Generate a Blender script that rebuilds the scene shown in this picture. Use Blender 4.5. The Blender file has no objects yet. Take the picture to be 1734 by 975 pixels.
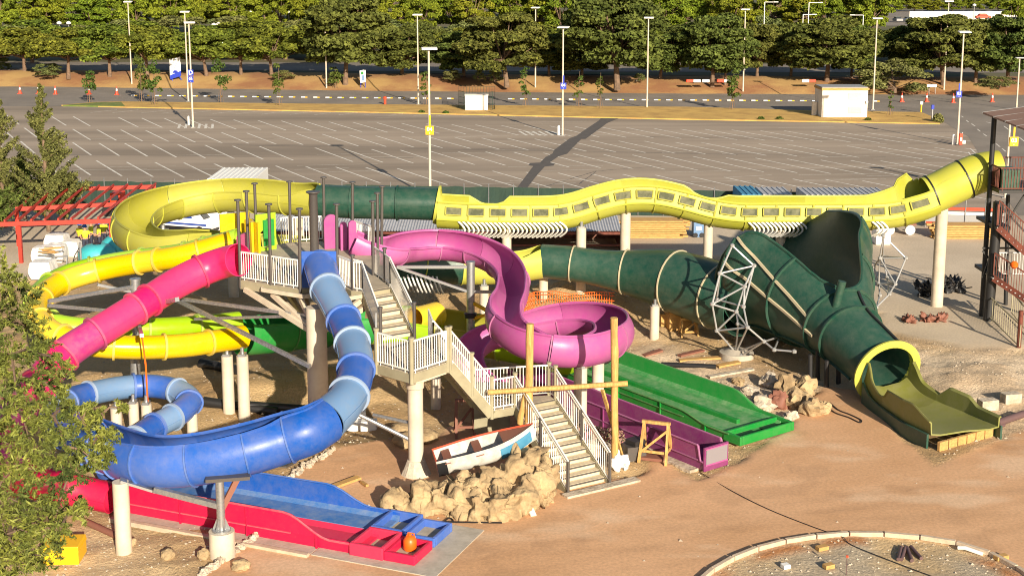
import bpy, bmesh, math, random
import numpy as np
from mathutils import Vector, Matrix, noise as mnoise
R = math.radians
random.seed(7); rng = np.random.default_rng(7)
S = bpy.context.scene
COL = S.collection
# ------------------------------------------------------------------ camera
H, F, CX, CY = 17.0, 2300.0, 867.0, 353.0        # eye height, focal length and principal point (photo pixels)
PITCH = math.atan((CY + 63.0) / F)
cam = bpy.data.cameras.new('camera'); camo = bpy.data.objects.new('camera', cam); COL.objects.link(camo)
camo.location = (0, 0, H); camo.rotation_euler = (R(90) - PITCH, 0, 0)
cam.sensor_width = 36; cam.lens = F / 1734 * 36; cam.clip_start = .5; cam.clip_end = 5000
cam.shift_y = -(487.5 - CY) / 1734
S.camera = camo
# ------------------------------------------------------------------ light
SUN_EL, SUN_DIR = R(19.5), Vector((-.345, .94, 0)).normalized()     # the way the light travels
w = bpy.data.worlds.new('World'); S.world = w; w.use_nodes = True
nt = w.node_tree; bg = nt.nodes['Background']
sky = nt.nodes.new('ShaderNodeTexSky'); sky.sky_type = 'NISHITA'; sky.sun_disc = False
sky.sun_elevation = SUN_EL; sky.sun_rotation = math.atan2(-SUN_DIR.x, -SUN_DIR.y)
sky.air_density = 1.0; sky.dust_density = 1.2; sky.ozone_density = 1.0
nt.links.new(sky.outputs[0], bg.inputs[0]); bg.inputs[1].default_value = .06
sun = bpy.data.lights.new('sun', 'SUN'); suno = bpy.data.objects.new('sun', sun); COL.objects.link(suno)
sun.energy = 5.0; sun.angle = R(.5); sun.color = (1, .87, .68)
ld = Vector((SUN_DIR.x * math.cos(SUN_EL), SUN_DIR.y * math.cos(SUN_EL), -math.sin(SUN_EL)))
suno.rotation_euler = ld.to_track_quat('-Z', 'Y').to_euler(); suno.location = (20, -40, 40)
S.view_settings.view_transform = 'Standard'; S.view_settings.look = 'None'
S.view_settings.exposure = .72; S.view_settings.gamma = 1; S.view_settings.use_curve_mapping = False
S.render.engine = 'CYCLES'; S.cycles.max_bounces = 6; S.cycles.transparent_max_bounces = 8
S.cycles.use_denoising = True; S.cycles.filter_width = 1.05

# ------------------------------------------------------------------ where a photo pixel lies in the place
cp, sp_ = math.cos(PITCH), math.sin(PITCH)
def ray(px, py):
    a, b = (px - CX) / F, (CY - py) / F
    return Vector((a, cp + b * sp_, -sp_ + b * cp))
def G(px, py, z=0.0):
    r = ray(px, py); t = (z - H) / r.z
    return Vector((0, 0, H)) + r * t
def D(px, py, d):
    r = ray(px, py); return Vector((0, 0, H)) + r * (d / r.y)
def V(px, py, gy): return D(px, py, G(px, gy).y)
def U3(z): return Vector((0, 0, z))

# ------------------------------------------------------------------ materials
def pm(name, c, c2=None, sc=3., rough=.5, bump=0., bsc=40., metal=0., spec=.5, mixp=(.4, .65), isl=0., det=5., alpha=None, stretch=None, trans=0., coat=0., nr=.62, fade=False):
    m = bpy.data.materials.new(name); m.use_nodes = True
    n, l = m.node_tree.nodes, m.node_tree.links; b = n['Principled BSDF']
    b.inputs['Roughness'].default_value = rough; b.inputs['Metallic'].default_value = metal
    b.inputs['Specular IOR Level'].default_value = spec
    b.inputs['Coat Weight'].default_value = coat
    tc = n.new('ShaderNodeTexCoord'); src = tc.outputs['Object']
    if stretch:
        mp = n.new('ShaderNodeMapping'); mp.inputs['Scale'].default_value = stretch
        l.new(src, mp.inputs[0]); src = mp.outputs[0]
    out = None
    if c2 is not None:
        t = n.new('ShaderNodeTexNoise'); t.inputs['Scale'].default_value = sc; t.inputs['Detail'].default_value = det; t.inputs['Roughness'].default_value = nr
        l.new(src, t.inputs['Vector'])
        mr = n.new('ShaderNodeMapRange'); mr.inputs[1].default_value, mr.inputs[2].default_value = mixp
        l.new(t.outputs[0], mr.inputs[0])
        mx = n.new('ShaderNodeMix'); mx.data_type = 'RGBA'
        mx.inputs[6].default_value = (*c, 1); mx.inputs[7].default_value = (*c2, 1)
        l.new(mr.outputs[0], mx.inputs[0]); out = mx.outputs[2]
        rr = n.new('ShaderNodeMapRange'); rr.inputs[3].default_value = rough; rr.inputs[4].default_value = min(1, rough + .18)
        l.new(mr.outputs[0], rr.inputs[0]); l.new(rr.outputs[0], b.inputs['Roughness'])
    if isl:
        gi = n.new('ShaderNodeNewGeometry'); hv = n.new('ShaderNodeHueSaturation')
        mr2 = n.new('ShaderNodeMapRange'); mr2.inputs[3].default_value = 1 - isl; mr2.inputs[4].default_value = 1 + isl
        l.new(gi.outputs['Random Per Island'], mr2.inputs[0]); l.new(mr2.outputs[0], hv.inputs['Value'])
        oi = n.new('ShaderNodeObjectInfo'); mo = n.new('ShaderNodeMapRange'); mo.inputs[3].default_value = .472; mo.inputs[4].default_value = .522; l.new(oi.outputs['Random'], mo.inputs[0]); l.new(mo.outputs[0], hv.inputs['Hue'])
        if out: l.new(out, hv.inputs['Color'])
        else: hv.inputs['Color'].default_value = (*c, 1)
        out = hv.outputs[0]
    if fade and out:
        oi = n.new('ShaderNodeObjectInfo'); hv = n.new('ShaderNodeHueSaturation'); r1 = n.new('ShaderNodeMapRange'); r1.inputs[3].default_value = .84; r1.inputs[4].default_value = 1.12; l.new(oi.outputs['Random'], r1.inputs[0]); l.new(r1.outputs[0], hv.inputs['Value'])
        r2 = n.new('ShaderNodeMapRange'); r2.inputs[3].default_value = 1.03; r2.inputs[4].default_value = .95; l.new(oi.outputs['Random'], r2.inputs[0]); l.new(r2.outputs[0], hv.inputs['Saturation'])
        t3 = n.new('ShaderNodeTexNoise'); t3.inputs['Scale'].default_value = 16; t3.inputs['Detail'].default_value = 8; t3.inputs['Roughness'].default_value = .8; l.new(src, t3.inputs['Vector'])
        r3 = n.new('ShaderNodeMapRange'); r3.inputs[1].default_value = .58; r3.inputs[2].default_value = .80; r3.inputs[3].default_value = 0; r3.inputs[4].default_value = .2; l.new(t3.outputs[0], r3.inputs[0])
        m3 = n.new('ShaderNodeMix'); m3.data_type = 'RGBA'; m3.inputs[7].default_value = (.46, .41, .34, 1); l.new(r3.outputs[0], m3.inputs[0]); l.new(out, hv.inputs['Color']); l.new(hv.outputs[0], m3.inputs[6]); out = m3.outputs[2]
    if out: l.new(out, b.inputs['Base Color'])
    else: b.inputs['Base Color'].default_value = (*c, 1)
    if bump:
        t2 = n.new('ShaderNodeTexNoise'); t2.inputs['Scale'].default_value = bsc; t2.inputs['Detail'].default_value = 6
        l.new(src, t2.inputs['Vector'])
        bp = n.new('ShaderNodeBump'); bp.inputs['Strength'].default_value = bump; bp.inputs['Distance'].default_value = .05
        l.new(t2.outputs[0], bp.inputs['Height']); l.new(bp.outputs[0], b.inputs['Normal'])
    if alpha is not None: b.inputs['Alpha'].default_value = alpha
    if trans: b.inputs['Transmission Weight'].default_value = trans
    return m
def fg(name, c, dust=(.36, .31, .25), k=.35, rough=.34):            # dusty fibreglass
    d = tuple(c[i] * (1 - k) + dust[i] * k for i in range(3))
    return pm(name, c, d, 2.4, rough, .05, 9, spec=.35, mixp=(.36, .9), det=12, coat=.05, nr=.76, fade=True)
M = dict(
 citron=fg('citron fibreglass', (.455, .46, .05), k=.2, rough=.45), citron2=fg('olive citron fibreglass', (.40, .385, .045), k=.2, rough=.42),
 greenf=fg('dusty green floor', (.02, .24, .05), dust=(.5, .52, .36), k=.65, rough=.5), bluef=fg('dusty blue floor', (.05, .18, .48), dust=(.5, .5, .46), k=.6, rough=.5), olive=fg('olive trough fibreglass', (.19, .20, .04), k=.4, rough=.5), dgreen=fg('dark green fibreglass', (.010, .062, .042), k=.2), blue=fg('blue fibreglass', (.018, .105, .46), k=.3),
 lblue=fg('light blue fibreglass', (.15, .28, .50), k=.3), pink=fg('pink fibreglass', (.68, .004, .12), k=.09),
 pinkw=fg('faded pink fibreglass', (.55, .03, .2), k=.42), red=fg('crimson fibreglass', (.56, .003, .055), k=.04),
 purple=fg('orchid purple fibreglass', (.42, .08, .28), k=.26), plum=fg('plum fibreglass', (.20, .022, .13), k=.25),
 green=fg('bright green fibreglass', (.005, .25, .035), k=.2), lime=fg('lime fibreglass', (.33, .56, .01), k=.15),
 yellow=fg('yellow fibreglass', (.78, .53, .008), k=.1, rough=.22), flseam=pm('flange sealant', (.46, .40, .27), rough=.6),
 cream=pm('cream painted steel', (.62, .54, .42), (.5, .42, .31), 2, .55, .05), column=pm('cream painted column', (.62, .54, .43), (.5, .42, .33), 1.2, .6, .05, 30),
 rail=pm('white railing steel', (.82, .78, .70), rough=.4), tread=pm('beige tread', (.62, .53, .38), (.5, .43, .31), 3, .7, .1),
 khaki=pm('khaki concrete', (.33, .30, .20), (.27, .24, .16), 1.5, .8, .1), deck=pm('khaki deck', (.45, .38, .28), (.33, .28, .21), 2, .8, .1),
 gpost=pm('dark grey steel', (.10, .09, .085), rough=.45, metal=.3), galv=pm('galvanized steel', (.48, .49, .50), (.30, .31, .33), 9, .35, metal=.75),
 white=pm('white paint', (.80, .79, .76), rough=.5), whitebag=pm('white woven sack', (.76, .74, .70), (.62, .60, .56), 6, .8, .4, 14),
 redsteel=pm('red steel', (.50, .035, .018), (.36, .03, .018), 2.5, .5), rust=pm('oxide red steel', (.17, .042, .024), (.10, .03, .02), 3, .65),
 black=pm('black plastic', (.015, .015, .017), rough=.45), bsteel=pm('black steel', (.02, .02, .022), rough=.5),
 timber=pm('peeled timber', (.60, .37, .12), (.40, .22, .07), 2, .75, .3, 20, stretch=(6, 6, 1)), plank=pm('sawn planks', (.55, .33, .11), (.40, .23, .08), 3, .8, .2, 25, stretch=(1, 5, 5)),
 rock=pm('moulded rock', (.46, .34, .19), (.24, .165, .09), 1.5, .95, 1.0, 7, det=10, nr=.7), stone=pm('pale stone', (.56, .48, .38), (.33, .27, .2), 2.5, .95, .8, 9, nr=.7),
 concrete=pm('concrete', (.47, .42, .35), (.36, .32, .26), 2, .85, .2, 12), kerb=pm('kerb concrete', (.58, .46, .34), (.46, .36, .26), 3, .85, .2, 20),
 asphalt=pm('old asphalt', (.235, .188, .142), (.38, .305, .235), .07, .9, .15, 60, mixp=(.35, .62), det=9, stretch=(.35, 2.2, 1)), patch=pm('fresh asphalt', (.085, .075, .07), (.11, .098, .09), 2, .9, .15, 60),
 road=pm('road asphalt', (.20, .172, .145), (.25, .215, .18), .2, .9, .1, 60), paint=pm('worn road paint', (.80, .77, .70), (.5, .45, .38), 2.2, .7),
 dgrass=pm('dry grass', (.58, .37, .10), (.42, .25, .07), .5, .95, .6, 6), ggrass=pm('green grass', (.11, .17, .03), (.2, .2, .05), 1, .95, .6, 6),
 bank=pm('brown mulch bank', (.32, .15, .065), (.48, .30, .11), .09, .95, .7, 4, mixp=(.42, .6)), farg=pm('far earth', (.13, .105, .05), (.07, .085, .03), .04, .95),
 leafp=pm('pine needles', (.145, .175, .02), (.065, .092, .012), .5, .75, isl=.5, spec=.2), leafd=pm('dark pine needles', (.112, .132, .026), (.055, .074, .014), .5, .75, isl=.5, spec=.2),
 leafb=pm('bright leaves', (.19, .225, .016), (.10, .135, .012), .3, .7, isl=.45, spec=.2), leafo=pm('olive leaves', (.17, .19, .06), (.12, .14, .045), .4, .8, isl=.4, spec=.2),
 leafc=pm('cypress leaves', (.16, .155, .045), (.10, .105, .03), .6, .8, isl=.5, spec=.2), leaff=pm('feathery leaves', (.165, .20, .034), (.045, .078, .016), 1.1, .6, isl=.55, spec=.3),
 leafy=pm('young tree leaves', (.07, .105, .018), rough=.7, isl=.5, spec=.2), bark=pm('pine bark', (.20, .13, .085), (.12, .08, .055), 3, .9, .5, 10),
 mesh=pm('green fence mesh', (.02, .045, .035), (.03, .055, .04), 3, .9, .3, 25), roof=pm('grey metal roof', (.50, .50, .52), (.40, .40, .42), 2, .45, metal=.2),
 broof=pm('brown metal roof', (.17, .11, .09), rough=.85, spec=.2), hut=pm('cream render', (.80, .74, .66), (.70, .64, .56), 1, .8), panelgrey=pm('grey plastic panel', (.23, .21, .23), rough=.4), grille=pm('pale grille', (.55, .53, .52), rough=.6),
 glazing=pm('dusty window', (.085, .095, .06), (.19, .19, .11), 2, .25), silver=pm('silver steel', (.5, .5, .5), rough=.35, metal=.5), vanblue=pm('van blue', (.03, .07, .33), rough=.4), glass=pm('dark glass', (.03, .04, .05), rough=.1), perspex=pm('clear perspex', (.35, .36, .28), rough=.12, alpha=.35),
 cyan=pm('cyan tank plastic', (.05, .42, .46), (.08, .48, .5), 1, .4), machine=pm('machine orange red', (.65, .05, .015), rough=.45),
 sblue=pm('sign blue', (.015, .04, .42), rough=.4), syellow=pm('sign yellow', (.85, .48, .01), rough=.4), lettering=pm('sign white', (.85, .85, .85), rough=.5), grey=pm('mid grey', (.3, .3, .3), rough=.6),
 conered=pm('cone red', (.68, .06, .02), rough=.5), orange=pm('orange plastic', (.78, .13, .01), rough=.4), hivis=pm('hi vis yellow', (.62, .70, .03), rough=.7), skin=pm('skin', (.45, .24, .15), rough=.6),
 trousers=pm('navy trousers', (.03, .035, .06), rough=.8), helmet=pm('blue helmet', (.02, .13, .5), rough=.35), boatblue=pm('boat blue', (.05, .22, .38), (.08, .27, .42), 4, .6), boatwhite=pm('boat white', (.6, .58, .54), (.42, .4, .36), 3, .6),
 boatred=pm('boat red', (.55, .08, .03), (.4, .07, .035), 5, .6), boatin=pm('boat inside', (.06, .08, .12), (.14, .14, .15), 4, .7), brown=pm('brown board', (.22, .09, .06), rough=.7), flower=pm('faded flowers', (.45, .18, .2), (.14, .2, .07), 12, .8),
 ironpipe=pm('weathered pipe', (.12, .07, .07), rough=.6), redearth=pm('red soil', (.36, .16, .06), (.28, .13, .06), 3, .95, .6, 8), plaster=pm('plaster', (.62, .55, .44), (.45, .38, .3), 4, .9, .5, 12),
)

FLM = {}
for k_, c_ in (('blue', (.05, .15, .5)), ('lblue', (.27, .38, .56)), ('pink', (.62, .03, .14)), ('pinkw', (.55, .08, .22)), ('red', (.5, .02, .07)), ('yellow', (.68, .48, .05)), ('lime', (.36, .5, .06)), ('green', (.05, .25, .06)), ('purple', (.42, .12, .30)), ('citron', (.42, .38, .09)), ('citron2', (.42, .38, .09)), ('dgreen', (.03, .07, .045)), ('plum', (.32, .08, .24))):
    FLM[M[k_].name] = fg(k_ + ' flange', c_, k=.55, rough=.5)
# ------------------------------------------------------------------ building blocks
ORG = {}
def org(o):
    return ORG.get(o.name, Vector((0, 0, 0))) if o else Vector((0, 0, 0))
def tag(o, label=None, cat=None, group=None, kind=None):
    if label: o['label'] = label
    if cat: o['category'] = cat
    if group: o['group'] = group
    if kind: o['kind'] = kind
    return o
def thing(name, label, cat, loc=(0, 0, 0), group=None):
    o = bpy.data.objects.new(name, None); COL.objects.link(o); o.location = loc; o.empty_display_size = .2
    ORG[o.name] = Vector(loc)
    return tag(o, label, cat, group)
class MB:
    def __init__(s): s.v = []; s.f = []; s.mi = []; s.cur = 0
    def add(s, vs, fs):
        o = len(s.v); s.v += [tuple(x) for x in vs]
        s.f += [tuple(i + o for i in f) for f in fs]; s.mi += [s.cur] * len(fs); return s
    def box(s, c, size, rz=0, rx=0, ry=0):
        m = Matrix.Translation(Vector(c)) @ Matrix.Rotation(rz, 4, 'Z') @ Matrix.Rotation(ry, 4, 'Y') @ Matrix.Rotation(rx, 4, 'X')
        x, y, z = [q / 2 for q in size]
        vs = [m @ Vector(p) for p in ((-x, -y, -z), (x, -y, -z), (x, y, -z), (-x, y, -z), (-x, -y, z), (x, -y, z), (x, y, z), (-x, y, z))]
        return s.add(vs, [(3, 2, 1, 0), (4, 5, 6, 7), (0, 1, 5, 4), (1, 2, 6, 5), (2, 3, 7, 6), (3, 0, 4, 7)])
    def bar(s, p, q, wd, ht, up=Vector((0, 0, 1))):
        p, q = Vector(p), Vector(q); t = (q - p).normalized()
        r = t.cross(up); r = r.normalized() if r.length > 1e-4 else Vector((1, 0, 0)); u = r.cross(t)
        vs = []
        for c in (p, q):
            vs += [c - r * wd / 2 - u * ht / 2, c + r * wd / 2 - u * ht / 2, c + r * wd / 2 + u * ht / 2, c - r * wd / 2 + u * ht / 2]
        return s.add(vs, [(3, 2, 1, 0), (4, 5, 6, 7), (0, 1, 5, 4), (1, 2, 6, 5), (2, 3, 7, 6), (3, 0, 4, 7)])
    def tube(s, p, q, r, r2=None, n=12):
        p, q = Vector(p), Vector(q); r2 = r if r2 is None else r2; t = (q - p).normalized()
        a = t.orthogonal().normalized(); b = t.cross(a)
        vs = [c + (a * math.cos(k * 2 * math.pi / n) + b * math.sin(k * 2 * math.pi / n)) * rr for c, rr in ((p, r), (q, r2)) for k in range(n)]
        fs = [(k, (k + 1) % n, n + (k + 1) % n, n + k) for k in range(n)] + [tuple(range(n))[::-1], tuple(range(n, 2 * n))]
        return s.add(vs, fs)
    def pipe(s, pts, r, n=8):
        pts = [Vector(p) for p in pts]; vs = []; a = None
        for i, p in enumerate(pts):
            t = (pts[min(i + 1, len(pts) - 1)] - pts[max(i - 1, 0)]).normalized()
            a = t.orthogonal().normalized() if a is None else (a - t * a.dot(t)).normalized(); b = t.cross(a)
            rr = r[i] if isinstance(r, (list, tuple)) else r
            vs += [p + (a * math.cos(k * 2 * math.pi / n) + b * math.sin(k * 2 * math.pi / n)) * rr for k in range(n)]
        fs = [(i * n + k, i * n + (k + 1) % n, (i + 1) * n + (k + 1) % n, (i + 1) * n + k) for i in range(len(pts) - 1) for k in range(n)]
        fs += [tuple(range(n))[::-1], tuple(range((len(pts) - 1) * n, len(pts) * n))]
        return s.add(vs, fs)
    def lathe(s, c, prof, n=24):
        c = Vector(c); vs = [c + Vector((r * math.cos(k * 2 * math.pi / n), r * math.sin(k * 2 * math.pi / n), z)) for r, z in prof for k in range(n)]
        fs = [(i * n + k, i * n + (k + 1) % n, (i + 1) * n + (k + 1) % n, (i + 1) * n + k) for i in range(len(prof) - 1) for k in range(n)]
        fs += [tuple(range(n))[::-1], tuple(range((len(prof) - 1) * n, len(prof) * n))]
        return s.add(vs, fs)
    def prism(s, poly, z0, z1):          # polygon (x,y) list
        n = len(poly); a = sum(poly[i][0] * poly[(i + 1) % n][1] - poly[(i + 1) % n][0] * poly[i][1] for i in range(n))
        if a < 0: poly = poly[::-1]
        vs = [(p[0], p[1], z0) for p in poly] + [(p[0], p[1], z1) for p in poly]
        return s.add(vs, [tuple(range(n))[::-1], tuple(range(n, 2 * n))] + [(k, (k + 1) % n, n + (k + 1) % n, n + k) for k in range(n)])
    def build(s, name, m, parent=None, smooth=False, bev=0):
        me = bpy.data.meshes.new(name); o_ = org(parent)
        me.from_pydata([(x - o_.x, y - o_.y, z - o_.z) for x, y, z in s.v], [], s.f)
        for mm in (m if isinstance(m, (list, tuple)) else [m]): me.materials.append(mm)
        if any(s.mi): me.polygons.foreach_set('material_index', s.mi)
        if smooth:
            me.polygons.foreach_set('use_smooth', [True] * len(me.polygons))
            try: me.set_sharp_from_angle(angle=R(40))
            except Exception: pass
        me.update(); o = bpy.data.objects.new(name, me); COL.objects.link(o)
        if parent: o.parent = parent; ORG[o.name] = o_
        if bev:
            b = o.modifiers.new('bevel', 'BEVEL'); b.width = bev; b.segments = 2; b.limit_method = 'ANGLE'
        return o
def copytree(o, parent=None):
    c = o.copy(); COL.objects.link(c); c.parent = parent
    for ch in list(o.children): copytree(ch, c)
    return c
def crom(P, per=10):                       # Catmull-Rom through rows of numbers
    P = np.array(P, float); n = len(P); out = []
    P = np.vstack([2 * P[0] - P[1], P, 2 * P[-1] - P[-2]])
    for i in range(1, n):
        a, b, c, d = P[i - 1:i + 3]
        for t in np.linspace(0, 1, per, endpoint=False):
            out.append(.5 * (2 * b + (c - a) * t + (2 * a - 5 * b + 4 * c - d) * t * t + (3 * b - a - 3 * c + d) * t ** 3))
    out.append(P[-2]); return np.array(out)
def resample(A, step):                     # rows: x y z + extras, even steps along the path
    d = np.r_[0, np.cumsum(np.linalg.norm(np.diff(A[:, :3], axis=0), axis=1))]
    n = max(2, int(round(d[-1] / step)) + 1); s = np.linspace(0, d[-1], n)
    return np.stack([np.interp(s, d, A[:, k]) for k in range(A.shape[1])], 1), d[-1]
def frames(P):
    t = np.gradient(P, axis=0); t /= np.linalg.norm(t, axis=1)[:, None]
    up = np.array([0, 0, 1.]); r = np.cross(t, up); r /= np.linalg.norm(r, axis=1)[:, None]
    return t, r, np.cross(r, t)
def shell(mb, A, n=28, th=.035, lip=.05):  # A rows: x y z radius a0 a1 (degrees; 0 = right of travel, 90 = up)
    P = A[:, :3]; t, r, u = frames(P); N = len(P); closed = (A[0, 5] - A[0, 4]) >= 359.9
    vs = []
    m = n if closed else n + 1
    for sgn in (0, 1):
        for i in range(N):
            rad = A[i, 3] - sgn * th
            a = np.radians(np.linspace(A[i, 4], A[i, 5], n + 1)[:m])
            vs += list(P[i] + rad * (np.cos(a)[:, None] * r[i] + np.sin(a)[:, None] * u[i]))
    fs = []; o2 = N * m
    for i in range(N - 1):
        for k in range(m if closed else m - 1):
            k2 = (k + 1) % m
            fs.append((i * m + k, i * m + k2, (i + 1) * m + k2, (i + 1) * m + k))
            fs.append((o2 + i * m + k, o2 + (i + 1) * m + k, o2 + (i + 1) * m + k2, o2 + i * m + k2))
        if not closed:
            for k in (0, m - 1): fs.append((i * m + k, (i + 1) * m + k, o2 + (i + 1) * m + k, o2 + i * m + k))
    for i in (0, N - 1):
        for k in range(m if closed else m - 1):
            k2 = (k + 1) % m; fs.append((i * m + k, i * m + k2, o2 + i * m + k2, o2 + i * m + k))
    mb.add(vs, fs)
    if lip and not closed:                  # rolled rim along both edges
        for ai in (4, 5):
            a = np.radians(A[:, ai]); q = P + (A[:, 3] + .0)[:, None] * (np.cos(a)[:, None] * r + np.sin(a)[:, None] * u)
            mb.pipe([Vector(x) for x in q], lip, 6)
    return mb
def seam(mb, A, ang, off=.012, wd=.05, pr=.035):
    P = A[:, :3]; t, r, u = frames(P); da = wd / A[:, 3] / 2; vs = []
    for s_, rr in ((-1, off), (1, off), (1, pr), (-1, pr)):
        a = np.radians(ang) + s_ * da
        vs += list(P + (A[:, 3] + rr - off)[:, None] * (np.cos(a)[:, None] * r + np.sin(a)[:, None] * u))
    N = len(P); fs = [(a * N + i, a * N + i + 1, b * N + i + 1, b * N + i) for i in range(N - 1) for a, b in ((0, 3), (3, 2), (2, 1))]
    mb.add(vs, fs)
def flange(A, i, wd=.07, rise=.06, mult=1.0):
    i = min(max(i, 1), len(A) - 2); B = A[[i, i, i]].copy(); t = A[i + 1, :3] - A[i - 1, :3]; t /= np.linalg.norm(t)
    B[0, :3] -= t * wd / 2; B[2, :3] += t * wd / 2; B[:, 3] += rise
    return shell(MB(), B, 28, rise - .002, 0)
def slide(root, pts, cuts, mats, step=.22, fl=None, seams=(), n=28, flw=.085, flr=.075, secname='tube_section', lip=.05, per=10):
    """pts rows: x y z radius a0 a1; cuts: section length (m) or list of fractions; mats: cycle of materials"""
    A, L = resample(crom(pts, per), step)
    N = len(A)
    if not isinstance(cuts, (list, tuple)): k = max(1, round(L / cuts)); cuts = [j / k for j in range(k + 1)]
    idx = [int(round(c * (N - 1))) for c in cuts]
    for j in range(len(idx) - 1):
        m = mats[j % len(mats)]; B = A[idx[j]:idx[j + 1] + 1]
        if len(B) < 2: continue
        mb = shell(MB(), B, n, lip=lip)
        for sa in seams:
            if B[0, 4] - 1 <= sa <= B[0, 5] + 1 or B[0, 4] - 1 <= sa + 360 <= B[0, 5] + 1: seam(mb, B, sa)
        o = mb.build(secname, m, root, smooth=True)
        if fl is not None and j > 0:
            fm = (fl if not isinstance(fl, str) else FLM.get(m.name, m))
            flange(A, idx[j], flw, flr).build('flange', fm, root, smooth=True)
    return A
def PT(px, py, z, r, a0=0, a1=360):
    p = G(px, py, z); return (p.x, p.y, p.z, r, a0, a1)

# ================================================================== SETTING
def vnoise(x, y, seed, oct=4):
    out = np.zeros_like(x); amp = 1.; tot = 0
    for o in range(oct):
        g = np.random.default_rng(seed + o).random((256, 256)); f = 2. ** o
        xi, yi = x * f, y * f; x0, y0 = np.floor(xi).astype(int), np.floor(yi).astype(int); fx, fy = xi - x0, yi - y0
        fx, fy = fx * fx * (3 - 2 * fx), fy * fy * (3 - 2 * fy)
        a, b, c, d = g[x0 % 256, y0 % 256], g[(x0 + 1) % 256, y0 % 256], g[x0 % 256, (y0 + 1) % 256], g[(x0 + 1) % 256, (y0 + 1) % 256]
        out += amp * (a * (1 - fx) * (1 - fy) + b * fx * (1 - fy) + c * (1 - fx) * fy + d * fx * fy); tot += amp; amp *= .5
    return out / tot
def sdf(x, y, poly):                         # signed distance, inside positive
    d = np.full_like(x, 1e9); ins = np.zeros(x.shape, bool); n = len(poly)
    for i in range(n):
        ax, ay = poly[i]; bx, by = poly[(i + 1) % n]
        ex, ey = bx - ax, by - ay; t = np.clip(((x - ax) * ex + (y - ay) * ey) / (ex * ex + ey * ey + 1e-9), 0, 1)
        d = np.minimum(d, np.hypot(x - ax - t * ex, y - ay - t * ey))
        c = ((ay > y) != (by > y)) & (x < (bx - ax) * (y - ay) / (by - ay + 1e-12) + ax); ins ^= c
    return np.where(ins, d, -d)
def gp(*pts): return [tuple(G(*p)[:2]) for p in pts]
FENCE_L, FENCE_R = G(60, 346), G(1575, 372)
def fence_y(x): return FENCE_L.y + (x - FENCE_L.x) * (FENCE_R.y - FENCE_L.y) / (FENCE_R.x - FENCE_L.x)
PLAZA = gp((330, 990), (372, 948), (430, 905), (470, 830), (500, 795), (560, 762), (645, 742), (700, 765), (760, 720), (830, 735), (900, 830), (1085, 800), (1110, 770), (1180, 812), (1235, 790), (1315, 735), (1395, 650), (1450, 660), (1580, 790), (1700, 745), (1800, 690), (1800, 1300), (300, 1300))
ISLAND = gp((1180, 990), (1225, 955), (1300, 925), (1375, 911), (1440, 906), (1510, 907), (1585, 915), (1640, 927), (1700, 950), (1760, 990), (1760, 1300), (1180, 1300))
SAND = gp((1080, 560), (1180, 600), (1300, 640), (1400, 640), (1500, 580), (1560, 590), (1740, 590), (1800, 590), (1800, 700), (1690, 745), (1560, 650), (1400, 660), (1300, 735), (1060, 610))
YARD = gp((-100, 505), (60, 470), (220, 440), (420, 425), (900, 430), (1130, 430), (1300, 440), (1450, 500), (1500, 560), (1640, 590), (1800, 590), (1800, 330), (-300, 330))
PALED = gp((-50, 990), (90, 890), (160, 880), (270, 900), (360, 925), (345, 990), (300, 1300), (-50, 1300))
nx, ny = 440, 400
gx = np.linspace(-44, 46, nx); gv = np.linspace(0, 1, ny) ** 1.15
X, Vv = np.meshgrid(gx, gv); Y = 30 + Vv * (fence_y(X) - .3 - 30)
n1 = vnoise(X * .6 + 50, Y * .6, 11); n2 = vnoise(X * 2.5 + 9, Y * 2.5, 21); n3 = vnoise(X * .12 + 3, Y * .12, 31)
def mask(poly, soft=.25, rag=.8): return np.clip((sdf(X, Y, poly) + (n1 - .5) * rag + (n2 - .5) * rag * .5) / soft * .5 + .5, 0, 1)
mp, mi_, ms, my, mpd = mask(PLAZA, .12, .35), mask(ISLAND, .1, .05), mask(SAND, 1.2, 2.5), mask(YARD, .5, 1.), mask(PALED, 1.5, 2.)
rough_ = np.clip(1 - mp - my, 0, 1)
Z = rough_ * ((n1 - .5) * .35 + (n2 - .5) * .12) + mi_ * ((n1 - .5) * .14 + (n2 - .5) * .08) - .05 * rough_
for (px, py, rr, hh) in ((300, 545, 2.6, 1.3), (930, 515, 3.0, 1.0), (760, 500, 3, .8), (1030, 510, 3, .7), (610, 660, 2.2, .8), (1150, 545, 2.5, .3), (480, 660, 2.5, .5), (1640, 640, 3., .25)):
    c = G(px, py); Z += rough_ * hh * np.exp(-((X - c.x) ** 2 + (Y - c.y) ** 2) / (rr * rr)) * (.7 + .6 * n1)
pc = G(545, 738, -1)
Z -= rough_ * .6 * np.exp(-(((X - pc.x) / 2.9) ** 2 + ((Y - pc.y) / 3.2) ** 2) ** 2)
Z -= .03 * mi_
C = np.zeros((ny, nx, 3))
def lay(m, c, c2, nn, k=1.):
    global C
    t = np.clip((nn - .35) / .3, 0, 1)[..., None]; cc = np.array(c) * (1 - t) + np.array(c2) * t
    m = m[..., None]; C = C * (1 - m) + cc * m
lay(np.ones_like(X), (.58, .405, .21), (.44, .285, .135), n1)
lay(my, (.58, .48, .36), (.48, .39, .285), n3 * .6 + n1 * .4)
lay(ms, (.74, .59, .42), (.62, .46, .30), n1)
lay(mpd, (.70, .52, .31), (.56, .39, .21), n1)
st_ = vnoise((X * .88 + Y * .47) * .16 + 7, (Y * .88 - X * .47) * 1.1, 61)
lay(mp, (.66, .395, .22), (.55, .31, .155), n3 * .4 + n1 * .2 + n2 * .1 + st_ * .3)
sp = np.clip((vnoise(X * .5 + 77, Y * .5, 71, 5) - .66) / .05, 0, 1) * mp
C = C * (1 - .12 * sp[..., None])
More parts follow.
